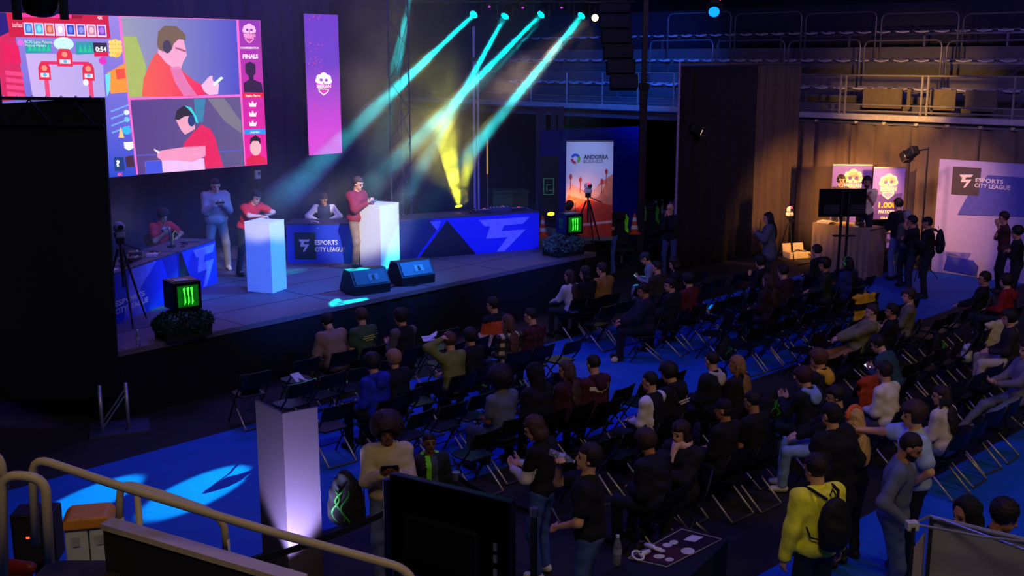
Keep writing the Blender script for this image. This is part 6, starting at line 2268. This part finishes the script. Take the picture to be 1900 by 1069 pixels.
for s in (-1, 1):
    pts = [pl2['hc'] + pl2['RH'] @ np.array([s * .033 + .024 * math.cos(t), .092, .004 + .02 * math.sin(t)]) for t in np.linspace(0, 2 * math.pi, 9)]
    g.loft([tuple(p) for p in pts], .003, 4)
g.build('glasses', BLACK, pl2['root'])
hod = person(400, 344, 'man in a grey hoodie and grey joggers looking at his phone behind the desks', face=-62, sit=False, ground=SZ, hp=22, h=1.82, res=.018, top=(150, 132, 134), coat=.018, bulk=1.15, hood=(146, 128, 130),
             pants=(128, 118, 116), shoes=(190, 180, 175), arms=('phone', 'phone'), style='crop', hair=(40, 28, 28), legs='wide')
hand_phone(hod, label='dark phone in the hands of the grey hoodie')
sr = person(303, 402, 'seated crew member in a red shirt with bushy dark hair behind the lettered desk', face=-45, sit=True, ground=SZ, hp=26, lean=14, h=1.7, top=(196, 36, 40), sleeve=False, style='curly', hair=(26, 18, 22), arms=('table', 'phone'), skin='tan')
sb = person(600, 370, 'seated referee in a navy and white top behind the centre desk', face=-86, sit=True, ground=SZ, hp=26, lean=16, h=1.74, top=(58, 62, 100), zones=Z_sleeves((200, 200, 215)), arms=('table', 'table'), hair=(60, 46, 44))
for i_, lab in ((sr, 'dark stage chair under the crew member in red'), (sb, 'dark stage chair under the seated referee')):
    c = copy_tree(chair0); c.location = tuple(i_['base'] + np.array([0, 0, 0])); c.rotation_euler = (0, 0, i_['fr']); tag(c, lab, 'chair', 'chairs on the stage')
# a headset-wearing commentator pair
cm1 = person(1561, 335, 'commentator in a dark shirt and headset half hidden by the television', face=-75, sit=False, ground=.53, h=1.78, top=(60, 50, 60), headset=(20, 20, 22), hair=(40, 28, 22), arms=('lap', 'lap'), hp=4)
cm2 = person(1609, 338, 'commentator in a cream T-shirt and headset with hands held together', face=-95, sit=False, ground=.53, h=1.84, top=(236, 214, 170), sleeve=False, headset=(20, 20, 22), hair=(34, 24, 20), skin='tan', beard=True,
             arms=((-.03, .2, 1.28), (.03, .2, 1.29)), bulk=1.1, hp=6)
STD = dict(sit=False)
sp1 = person(1425, 405, 'woman in a long grey coat with dark long hair standing by the curtain wall', face=165, h=1.7, top=(92, 92, 104), coat=.024, style='long', hair=(30, 24, 26), arms=('phone', 'phone'), pants=(40, 44, 60), **STD)
sp2 = person(1128, 386, 'man in a black T-shirt and blue jeans looking down beside the tripod', face=200, h=1.78, top=(20, 20, 28), sleeve=False, pants=(70, 100, 190), hp=28, arms=('phonelow', 'side'), hair=(30, 24, 26), **STD)
sp3 = person(1243, 388, 'bald man in a black jacket raising a phone by the tall mast', face=240, h=1.76, top=(22, 22, 30), coat=.014, style='bald', pants=(60, 70, 110), arms=((-.05, .22, 1.42), (.05, .2, 1.4)), **STD)
g1_ = person(1666, 380, 'tall man in a black hoodie and pale jeans watching the booth', face=118, h=1.9, top=(20, 20, 24), coat=.01, pants=(110, 122, 160), style='short', hair=(28, 20, 20), arms=('cross', 'pocket'), **STD)
g2_ = person(1692, 412, 'dark-haired man in a black jacket and navy jeans in the watching group', face=150, h=1.76, top=(18, 18, 24), coat=.014, pants=(30, 36, 60), arms=('chin', 'cross'), hair=(24, 18, 18), skin='tan', **STD)
g3_ = person(1720, 414, 'man in a black jacket and cap carrying a black backpack', face=158, h=1.76, top=(16, 16, 20), coat=.014, pants=(24, 26, 36), style='cap', cap=(18, 18, 20), arms=('phone', 'pocket'), skin='tan', **STD)
g4_ = person(1683, 402, 'grey-haired person in a dark coat behind the watching group', face=110, h=1.72, top=(70, 66, 66), coat=.01, hair=(150, 140, 130), pos=None, **STD)
r1_ = person(1862, 405, 'man in a dark red shirt with crossed arms by the league wall', face=165, h=1.8, top=(70, 30, 36), sleeve=False, arms=('chin', 'cross'), pants=(22, 22, 30), skin='tan', **STD)
r2_ = person(1886, 432, 'curly-haired man in black beside the crossed arms', face=165, h=1.74, top=(18, 18, 22), style='curly', hair=(22, 18, 20), arms=('cross', 'cross'), pants=(26, 26, 34), skin='tan', **STD)


def backpack(i, label, col=(18, 18, 22), s=1.0, name='backpack'):
    T = i['T']
    p = i['hip'] + T @ np.array([0, -.235, .27])
    r = thing(name, label, 'backpack', i['w'](p), i['fr'])
    S = SDF(.05, .004, 5).ell((0, 0, 0), (.155 * s, .085, .23 * s)).ell((0, -.03, -.08), (.13 * s, .08, .13 * s)).ell((0, .0, -.17 * s), (.13 * s, .07, .06))
    v, q = S.mesh(.018)
    link('pack_body', join_mesh('pack_body', [(v, q, 0)], [M(col, .7, bump=.15, key='black_nylon')]), r)
    MB().loft([(-.03, .04, .23 * s), (0, .05, .28 * s), (.03, .04, .23 * s)], .008, 5).build('handle', BLACK, r)
    for sx in (-1, 1):
        MB().loft([(sx * .05, .04, .2), (sx * .10, .10, .235), (sx * .115, .20, .25), (sx * .12, .30, .22)], .014, 6).build('strap', BLACK, r)
        MB().loft([(sx * .12, .04, -.14), (sx * .17, .08, -.13), (sx * .17, .14, -.06)], .008, 5).build('lower_strap', BLACK, r)
    return r


backpack(g3_, 'large black backpack worn by the man in the cap', s=1.15)

# near the camera
nk = dict(res=.0145)
yj = person(1512, 872, 'man in a neon yellow hooded jacket seen from behind', face=112, sit=False, h=1.76, top=(255, 252, 64), coat=.018, bulk=1.08, hood=(255, 250, 72), pants=(28, 32, 52), style='short', hair=(34, 24, 22), hy=14, arms=('down', 'down'), **nk)
backpack(yj, 'slim black drawstring backpack worn over the neon yellow jacket', s=1.0, name='drawstring_backpack')
gy = person(1690, 832, 'bearded man in a grey-blue sweater and jeans looking down', face=-20, sit=False, h=1.78, top=(96, 104, 128), pants=(78, 92, 140), style='crop', hair=(36, 26, 24), beard=True, hp=24, arms=('down', 'side'), skin='tan', bulk=1.08, **nk)
pt = person(1694, 772, 'man with mop hair in a pale blue shirt pointing with a bare arm', face=172, sit=False, h=1.78, top=(170, 190, 222), sleeve=False, pants=(26, 26, 40), style='mop', hair=(64, 40, 36), hp=6,
            arms=((-.2, .1, .95), (.12, .62, 1.38)), zones=None, bulk=1.1, coat=.012, curl=.3, **nk)
bl = person(1541, 772, 'tall person in a huge black hoodie behind the neon yellow jacket', face=128, sit=False, h=1.76, top=(16, 16, 20), coat=.03, bulk=1.28, pants=(20, 20, 26), hair=(28, 20, 20), style='cap', cap=(24, 22, 24), arms=('pocket', 'pocket'), skin='fair', **nk)
bw = person(1583, 780, 'woman with long fair hair and orange hair band beside the huge black hoodie', face=120, sit=False, h=1.62, top=(18, 18, 22), style='long', hair=(206, 160, 92), arms=('lap', 'lap'), pants=(24, 24, 34), **nk)
S = SDF(.01)
hb_ = [bw['hc'] + bw['RH'] @ np.array([.1 * math.cos(t), -.02, .03 + .108 * math.sin(t)]) for t in np.linspace(.1, math.pi - .1, 9)]
for a_, b_ in zip(hb_[:-1], hb_[1:]): S.cap(a_, b_, .02)
v, q = S.mesh(.012); link('hair_band', join_mesh('hair_band', [(v, q, 0)], [M((236, 104, 48), .7)]), bw['root'])
fj = at(1440, 908)
lj = person(1500, 800, 'person in black with pale washed jeans and white shoes beside the neon jacket', face=168, pos=(fj[0] + .46, fj[1] - .06, 0), top=(16, 16, 20), pants=(130, 156, 196), shoes=(214, 206, 190), style='short', lean=-16, hp=20, arms=('lap', 'lap'), res=.017)
chair(lj['base'][0], lj['base'][1], lj['fr'], 'black folding chair under the person in pale washed jeans', 'folding chairs in use')
dr = person(1092, 850, 'man in a black T-shirt tipping a water bottle to his mouth', face=172, sit=False, h=1.78, top=(22, 22, 30), sleeve=False, pants=(72, 92, 160), hair=(38, 26, 24), hp=-8,
            arms=((-.10, .26, 1.0), (.03, .27, 1.50)), pole=((-1, -.5, -.8), (.5, .8, -1)), bulk=1.12, curl=.9, **nk)
mo = dr['hc'] + dr['RH'] @ np.array([0, .108, -.055])
dq = dr['RH'] @ np.array([.0, .97, .22])
b_ = bottle(dr['w'](mo + dq * .245), 'clear water bottle held to the lips of the drinking man', .24, .033)
b_.rotation_euler = Vector(tuple(-(dr['R2'] @ dq))).to_track_quat('Z', 'X').to_euler()
gi = person(990, 795, 'girl in a black T-shirt over white sleeves and wide blue jeans, looking down', face=150, sit=False, h=1.68, top=(18, 18, 24), zones=([(206, 196, 205)], lambda x, y, z, a: np.where((a < .08) & (z < .27), 1, 0)), pants=(62, 86, 168), style='bob', hair=(70, 46, 42), hp=24, hy=15,
            arms=('phonelow', 'phonelow'), bulk=.95, shoes=(210, 205, 210), **nk)
af = person(718, 800, 'woman with a big afro in a cream fleece looking at her phone', face=-80, sit=False, h=1.7, top=(190, 172, 146), coat=.012, style='afro', hair=(46, 28, 30), skin='brown', hp=8, arms=('phone', 'phone'), pants=(96, 104, 160), bulk=1.05, shoes=(60, 54, 60), **nk)
hand_phone(af, label='dark phone in the hands of the woman with the cream fleece', pitch=1.0, off=(0, 0, .06))
by = person(797, 822, 'boy in a black and green jacket looking up at the camera side', face=-70, sit=False, h=1.36, top=(28, 32, 40), coat=.014, skin='brown', hair=(24, 18, 18), style='crop', hp=-6, arms=('down', 'side'), pants=(30, 32, 44),
            zones=([(120, 220, 50), (60, 70, 84)], lambda x, y, z, a: np.where((y > .03) & (np.abs(x - .05) < .03) & (z > .1), 1, np.where((y > .05) & (np.abs(x) < .07), 2, 0))), hood=(120, 220, 50), **nk)
goods = goods_bag(af['w'](np.array([.40, .02, .62])), af['fr'] + 2.6, 'black bag with green print hanging from the arm of the woman in the cream fleece', h=.55)
r = thing('cap_in_hand', 'white cap with yellow brim held by the woman in the cream fleece', 'cap', af['w'](np.array([-.02, .26, .80])), af['fr'])
S = SDF(.02).ell((0, 0, 0), (.1, .1, .07)); S.cut.append(lambda P: -.02 - P[:, 2]); v, q = S.mesh(.014); link('crown', join_mesh('crown', [(v, q, 0)], [M((215, 212, 215), .7)]), r)
S = SDF(.02).ell((-.08, .05, .05), (.05, .06, .05)); v, q = S.mesh(.014); link('brim', join_mesh('brim', [(v, q, 0)], [M((210, 205, 40), .7)]), r)
cu = person(1865, 962, 'young man with curly dark hair at the edge of the white pop-up frame', face=-30, sit=False, h=1.66, top=(30, 30, 38), style='curly', hair=(28, 20, 22), hp=20, arms=('phone', 'phone'), skin='tan', **nk)
cp = person(1790, 957, 'person in a black hood behind the white pop-up frame', face=200, sit=False, h=1.66, top=(22, 22, 28), style='hood', hp=14, skin='tan', arms=('lap', 'lap'), coat=.01, **nk)

# ------------------------------------------------------------------ foreground
# black masking screen on a truss leg
yk = float(at(206, 800)[1]) + .25
c4 = [at_y(-60, 196, yk), at_y(192, 181, yk), at_y(220, 738, yk), at_y(-60, 745, yk)]
r = thing('masking_screen', 'large black cloth masking screen on a truss frame, hiding part of the big screen', 'screen', (0, yk, 0))
MB().prism([(p[0], p[2]) for p in c4], 0, .06).build('cloth', M((13, 13, 19), .8, var=.25, scale=1.2, key='black_masking_cloth'), r)
xr, zt_ = float(c4[1][0]), float(c4[1][2])
fr_ = MB()
for zz in (zt_ - .02, zt_ - .36):
    fr_.cyl((float(c4[0][0]), -.06, zz + .02), (xr, -.06, zz), .022, n=6)
fr_.build('top_chord', M((40, 40, 58), .45, .5), r)
k = 0
x = float(c4[0][0]); lt_ = MB()
while x < xr - .2:
    lt_.cyl((x, -.06, zt_ - (.02 if k % 2 else .36)), (x + .28, -.06, zt_ - (.36 if k % 2 else .02)), .01, n=5); x += .28; k += 1
lt_.build('lattice', M((40, 40, 58), .45, .5), r)
for i in range(7):
    MB().ball((float(c4[0][0]) + .5 + i * .19, -.05, zt_ + .01), .018, 8, 6).build('clip', M((190, 190, 215), .3, .6), r)
bp = at(215, 798)
tb = thing('floor_truss', 'short aluminium truss leg on a flat steel base plate', 'truss', (bp[0], bp[1], 0), .35)
MB().box((.05, 0, .02), (.78, .62, .04)).build('base_plate', M((90, 92, 120), .4, .6), tb)
for sx in (-1, 1):
    for sy in (-1, 1):
        MB().cyl((sx * .17, sy * .14, .04), (sx * .17, sy * .14, .62), .026, n=10).build('chord', ALU, tb, smooth=True)
for sx in (-1, 1):
    MB().cyl((sx * .17, -.14, .08), (sx * .17, .14, .55), .011, n=6).build('brace', ALU, tb); MB().cyl((-.17, sx * .14, .08), (.17, sx * .14, .55), .011, n=6).build('brace', ALU, tb)

# folded grey display panel with a light at its foot
fa, fb, fc_ = at_y(486, 1000, 10.15), at_y(534, 1000, 9.75), at_y(598, 1000, 9.95)
ztop = float(at_y(527, 768, 9.75)[2])
r = thing('display_panel', 'tall grey folded display panel, glowing violet-white towards its foot', 'panel', (0, 0, 0))
for i, (a, b) in enumerate(((fa, fb), (fb, fc_))):
    dd = (b - a)[:2]; an = math.atan2(dd[1], dd[0]); L = float(np.linalg.norm(dd))
    o = MB().box((L / 2, .015, ztop / 2), (L, .03, ztop - .02)).build('leaf', M((74, 63, 70), .75, var=.06, scale=3, key='grey_fabric_panel'), r)
    o.location = (a[0], a[1], .012); o.rotation_euler = (0, 0, an)
lp_ = at_y(560, 1069, 9.3)
uq = np.array([float(fb[0]) + .08, float(fb[1]) - .4, .05])
ul = thing('foot_light', 'small violet-white floor light at the foot of the folded panel', 'lamp', uq)
MB().box((0, 0, .0), (.3, .1, .08)).build('housing', BLACK, ul, bevel=.01); MB().box((0, .02, .045), (.26, .06, .01)).build('lens', M((200, 190, 255), emis=6), ul)
light('SPOT', 'foot_beam', tuple(uq + np.array([0, .0, .08])), (float(fb[0]) + .05, float(fb[1]), .8), 900, (176, 170, 255), .08, 58, .6)

# recycling bin
p = at(178, 1112)
r = thing('recycling_bin', 'white two-part recycling bin with an orange lid', 'bin', (p[0], p[1], 0), .25)
dz_ = float(at_y(178, 968, p[1])[2])
for sx_ in (-1, 1):
    o = MB().box((sx_ * .105, 0, dz_ / 2), (.2, .3, dz_ - .01)).build('bin_body', M((205, 208, 222), .45), r, bevel=.015)
    MB().box((sx_ * .105, -.155, dz_ - .12), (.06, .03, .09)).build('handle', M((170, 172, 190), .45), r)
MB().prism([(-.23, dz_), (.23, dz_), (.23, dz_ + .05), (.17, dz_ + .11), (-.17, dz_ + .11), (-.23, dz_ + .05)], -.19, .19).build('lid', M((226, 150, 52), .5), r, bevel=.02)


# cream tube handrails of the stand the photo is taken from
def rail(pts, label, r0=.021, posts=()):
    w_ = [at_y(*p) for p in pts]
    root = thing('handrail', label, 'handrail', (0, 0, 0))
    P = [w_[0]]
    for a, b, c in zip(w_[:-2], w_[1:-1], w_[2:]):
        u = (a - b) / np.linalg.norm(a - b); v = (c - b) / np.linalg.norm(c - b)
        q = min(.09, np.linalg.norm(a - b) * .4, np.linalg.norm(c - b) * .4)
        for t in np.linspace(0, 1, 6):
            P.append((1 - t) ** 2 * (b + u * q) + 2 * t * (1 - t) * b + t * t * (b + v * q))
    P.append(w_[-1])
    MB().loft([tuple(p) for p in P], r0, 12).build('tube', CREAM, root, smooth=True)
    for (px, py, y, py2) in posts:
        a = at_y(px, py, y)
        zb_ = float(at_y(px, py2, y)[2])
        MB().cyl(tuple(a), (a[0], a[1], zb_), r0 * .9, n=10).build('post', CREAM, root, smooth=True)
    return root


rail([(66, 1010, 4.9), (60, 848, 4.9), (224, 903, 4.85), (500, 986, 4.75), (762, 1058, 4.6), (780, 1140, 4.6)], 'long cream tube handrail running down past the grey panel')
rail([(222, 985, 5.3), (222, 893, 5.3), (300, 916, 5.3), (384, 946, 5.3), (416, 970, 5.3), (420, 1020, 5.3)], 'short cream tube rail standing on the parapet', .019, [(254, 905, 5.3, 1500), (224, 960, 5.3, 1500), (420, 1000, 5.3, 1500)])
rail([(6, 1069, 4.3), (4, 880, 4.3), (84, 888, 4.3), (92, 1045, 4.3)], 'cream hoop rail beside the red seats')
rail([(8, 905, 4.7), (0, 845, 4.7), (-60, 830, 4.7)], 'cream tube rail end reaching in beside the hoop rail')
# parapet with cream coping
pA, pB = at_y(196, 978, 5.15), at_y(560, 1086, 4.75)
dd = (pB - pA); an = math.atan2(dd[1], dd[0]); L = float(np.linalg.norm(dd[:2])); sl = math.atan2(dd[2], L)
r = thing('parapet', 'dark sloping parapet with a cream coping at the edge of the stand', 'wall', tuple(pA), an)
MB().add([(0, -.035, 0), (L, -.035, dd[2]), (L, .055, dd[2]), (0, .055, 0), (0, -.035, .03), (L, -.035, dd[2] + .03), (L, .055, dd[2] + .03), (0, .055, .03)], [(0, 3, 2, 1), (4, 5, 6, 7), (0, 1, 5, 4), (2, 3, 7, 6), (1, 2, 6, 5), (0, 4, 7, 3)]).build('coping', CREAM, r)
MB().add([(0, -.02, -1.6), (L, -.02, -1.6), (L, -.02, dd[2]), (0, -.02, 0), (0, .045, -1.6), (L, .045, -1.6), (L, .045, dd[2]), (0, .045, 0)], [(0, 1, 2, 3), (5, 4, 7, 6), (0, 3, 7, 4), (1, 5, 6, 2)]).build('wall_face', M((34, 30, 40), .8), r)
# step block below the hoop rail, red seats of the stand
pA2 = at_y(150, 1075, 5.0)
r = thing('step_block', 'dark concrete step with worn pale edge below the hoop rail', 'step', (pA2[0], pA2[1], pA2[2]))
MB().box((-.05, .1, -.45), (.42, .3, .86)).build('block', M((46, 42, 46), .8), r); MB().box((-.05, -.045, -.025), (.42, .02, .03)).build('edge', M((120, 104, 84), .7), r)
for i, (px, py, w_) in enumerate(((18, 1078, .30), (120, 1090, .2))):
    p = at_y(px, py, 5.9)
    r = thing('stand_seat', ['red plastic stand seat below the hoop rail', 'red plastic stand seat beside the step edge'][i], 'seat', p, -.25)
    S = SDF(.03); h_ = w_ / 2
    S.cap((-h_, 0, .08), (h_, 0, .10), .035).cap((-h_, 0, -.1), (h_, 0, -.1), .035).ell((0, 0, 0), (h_ + .02, .03, .14)).ell((0, -.14, -.14), (h_, .16, .025))
    v, q = S.mesh(.018); link('shell', join_mesh('shell', [(v, q, 0)], [M((112, 34, 34), .45)]), r)
    MB().box((0, -.05, -.3), (.05, .05, .3)).build('bracket', BLACK, r)
# black speaker box with red lamp
p = at_y(70, 985, 6.6)
r = thing('speaker_box', 'black box with a tiny red lamp behind the hoop rail', 'loudspeaker', p, .12)
MB().box((0, 0, -.02), (.26, .2, .34)).build('cabinet', BLACK, r, bevel=.01); MB().box((-.03, -.102, -.0), (.02, .01, .012)).build('red_lamp', M((255, 50, 30), emis=5), r); MB().box((0, -.102, -.02), (.22, .004, .3)).build('grille', M((24, 24, 30), .8), r)
MB().box((0, 0, -p[2] / 2 - .1), (.06, .06, p[2] - .2)).build('stand', BLACK, r)


# queue belts
def belt_post(px, py, label):
    p = at(px, py)
    r = thing('belt_post', label, 'barrier', (p[0], p[1], 0), 0, 'queue barrier posts')
    MB().cyl((0, 0, 0), (0, 0, .03), .17, n=20).build('base', BLACK, r)
    MB().cyl((0, 0, .03), (0, 0, .92), .032, n=12).build('pole', M((60, 62, 80), .35, .6), r)
    MB().cyl((0, 0, .92), (0, 0, 1.0), .042, n=12).build('belt_head', STEEL, r)
    return p


def belt(a, b, label):
    d = b - a; L = np.linalg.norm(d); d /= L
    v, f = [], []
    for i in range(13):
        t = i / 12
        p = a + (b - a) * t
        z = .955 - .05 * 4 * t * (1 - t)
        v += [(p[0], p[1], z - .03), (p[0], p[1], z + .03)]
    f = [(2 * i, 2 * i + 2, 2 * i + 3, 2 * i + 1) for i in range(12)]
    o = MB().add(v, f).build('queue_belt', M((14, 16, 28), .7)); m = o.modifiers.new('thickness', 'SOLIDIFY'); m.thickness = .004
    tag(o, label, 'barrier')


q1 = belt_post(452, 1245, 'steel belt post behind the parapet beside the grey panel')
q2 = belt_post(738, 1120, 'belt post beside the back of the black television')
q3 = belt_post(848, 1050, 'belt post beside the boy in the green jacket')
q4 = belt_post(990, 1130, 'belt post behind the girl in wide jeans')
belt(q1, q2, 'black queue belt crossing behind the grey panel'); belt(q3, q4, 'black queue belt before the boy and the girl')

# back of a big television near the camera
ta, tb_ = at_y(722, 882, 8.6), at_y(948, 930, 8.0)
dd = tb_ - ta; an = math.atan2(dd[1], dd[0]); L = float(np.linalg.norm(dd[:2]))
r = thing('large_television', 'large black television seen from behind on a floor stand', 'television', (ta[0], ta[1], 0), an)
zt_ = float(ta[2] + tb_[2]) / 2
MB().box((L / 2, .04, zt_ - .42), (L, .08, .84)).build('cabinet_back', BLACKGL, r, bevel=.012)
MB().box((L * .45, -.02, zt_ - .5), (L * .6, .06, .4)).build('electronics_hump', BLACK, r, bevel=.02)
for i, zz in enumerate((.62, .5, .4)):
    MB().box((L * .88, -.006, zt_ - zz), (.03, .012, .06)).build('socket', M((120, 124, 150), .4), r)
MB().box((L / 2, .04, (zt_ - .84) / 2), (.16, .06, zt_ - .84)).build('stand_column', BLACK, r); MB().box((L / 2, .04, .02), (.8, .5, .03)).build('stand_base', BLACK, r)
MB().cyl((-.03, 0, 0), (-.03, 0, zt_ - .05), .03, n=10).build('side_pole', M((40, 44, 90), .35, .6), r)

# merchandise table
tz_ = .78
tc = [at(1105, 1075, tz_), at(1262, 976, tz_), at(1352, 1000, tz_), at(1240, 1110, tz_)]
r = thing('merchandise_table', 'table under a black cloth with a printed mat and game controllers', 'table', (0, 0, 0))
MB().slab([p[:2] for p in tc][::-1], tz_ - .03, tz_).build('top', M((16, 16, 20), .7), r)
cc = sum(tc) / 4
sk_ = [cc + (p - cc) * .985 for p in tc]
MB().slab([p[:2] for p in sk_][::-1], .02, tz_ - .03).build('cloth_skirt', M((14, 14, 18), .9), r)
mat_px = [(1165, 1037), (1265, 983), (1339, 1002), (1237, 1053)]
mt = thing('printed_mat', 'dark red and black mat with white round prints on the merchandise table', 'mat', (0, 0, tz_))
MB().slab([at(*p, tz_)[:2] for p in mat_px][::-1], .001, .005).build('mat_sheet', M((34, 20, 26), .5), mt)
MB().slab([at(*p, tz_)[:2] for p in [(1175, 1034), (1220, 1008), (1300, 1026), (1240, 1048)]][::-1], .005, .007).build('red_field', M((70, 28, 36), .5), mt)
for (x, y, a, b) in ((1238, 1013, 9, 4), (1250, 1008, 8, 4), (1276, 1024, 13, 6), (1223, 1034, 11, 4), (1242, 1040, 8, 3.5)):
    MB().slab([at(x + a * math.cos(t), y + b * math.sin(t), tz_)[:2] for t in np.linspace(2 * math.pi, 0, 18)[:-1]], .006, .009).build('round_print', M((205, 200, 190), .5), mt)
MB().slab([at(*p, tz_)[:2] for p in [(1268, 1003), (1284, 994), (1305, 998), (1289, 1007)]][::-1], .006, .008).build('white_square', M((205, 205, 205), .5), mt)
for i in range(4):
    a, b = np.array(mat_px[i], float), np.array(mat_px[(i + 1) % 4], float)
    MB().cyl(tuple(at(*a, tz_) - np.array([0, 0, tz_ - .006])), tuple(at(*b, tz_) - np.array([0, 0, tz_ - .006])), .006, n=5).build('pale_edge', M((150, 145, 140), .5), mt)
for i, (px, py, rz) in enumerate(((1187, 1036, .5), (1219, 1024, 2.2))):
    p = at(px, py, tz_ + .01)
    r = thing('game_controller', ['white motion controller at the corner of the printed mat', 'white motion controller lying across the red field of the mat'][i], 'controller', p, rz)
    MB().loft([(0, 0, .025), (.05, .01, .03), (.12, .03, .03)], [.022, .024, .02], 10).build('grip', M((225, 222, 228), .4), r, smooth=True)
    MB().loft([(.05 * math.cos(t) - .02, .05 * math.sin(t), .03 + .02 * math.sin(t)) for t in np.linspace(0, 2 * math.pi, 13)], .011, 6).build('ring', M((225, 222, 228), .4), r, smooth=True)
    MB().ball((.01, 0, .05), .009, 8, 6).build('thumb_stick', BLACK, r)
bottle(at(1145, 1048, tz_), 'clear water bottle standing on the merchandise table', .27, .036)

# white pop-up frame at the edge
r = thing('popup_frame', 'white pop-up display wall with crossing aluminium rods', 'display', (0, 0, 0))
yq = 6.9
A = at_y(1726, 957, yq); Bq = at_y(1960, 1013, yq - .25)
g1q, g2q = np.array([A[0], A[1], 0.01]), np.array([Bq[0], Bq[1], 0.01])
nn_ = np.array([0, .02, 0])
MB().add([tuple(A), tuple(Bq), tuple(g2q), tuple(g1q), tuple(A + nn_), tuple(Bq + nn_), tuple(g2q + nn_), tuple(g1q + nn_)], [(0, 1, 2, 3), (7, 6, 5, 4), (0, 4, 5, 1), (1, 5, 6, 2), (3, 2, 6, 7), (0, 3, 7, 4)]).build('fabric_wall', M((150, 146, 164), .7, var=.05), r)
C = at_y(1692, 975, 6.6); g3q = np.array([C[0], C[1], .01])
MB().add([tuple(A + np.array([-.02, 0, -.1])), tuple(C + np.array([.02, 0, -.16])), tuple(g3q), tuple(g1q)], [(0, 1, 2, 3)]).build('side_fabric', M((176, 160, 190), .7), r)
for a, b in ((at_y(1692, 972, 6.6), at_y(1822, 996, 6.5)), (at_y(1822, 996, 6.5), at_y(1960, 1012, 6.4)), (A, at_y(1692, 974, 6.6)), (A - np.array([0, .04, 0]), Bq - np.array([0, .04, 0])), (A, at_y(1900, 1020, 6.4))):
    MB().cyl(tuple(a), tuple(b), .009, n=7).build('rod', ALU, r)
for p in (C, A):
    MB().cyl((p[0], p[1] - .03, 0), (p[0], p[1] - .03, p[2]), .013, n=8).build('upright', M((60, 62, 70), .4, .5), r)
MB().box(tuple(C), (.07, .06, .05)).build('hub', M((200, 200, 205), .4), r)
print('person triangles', PERSON_TRIS[0])
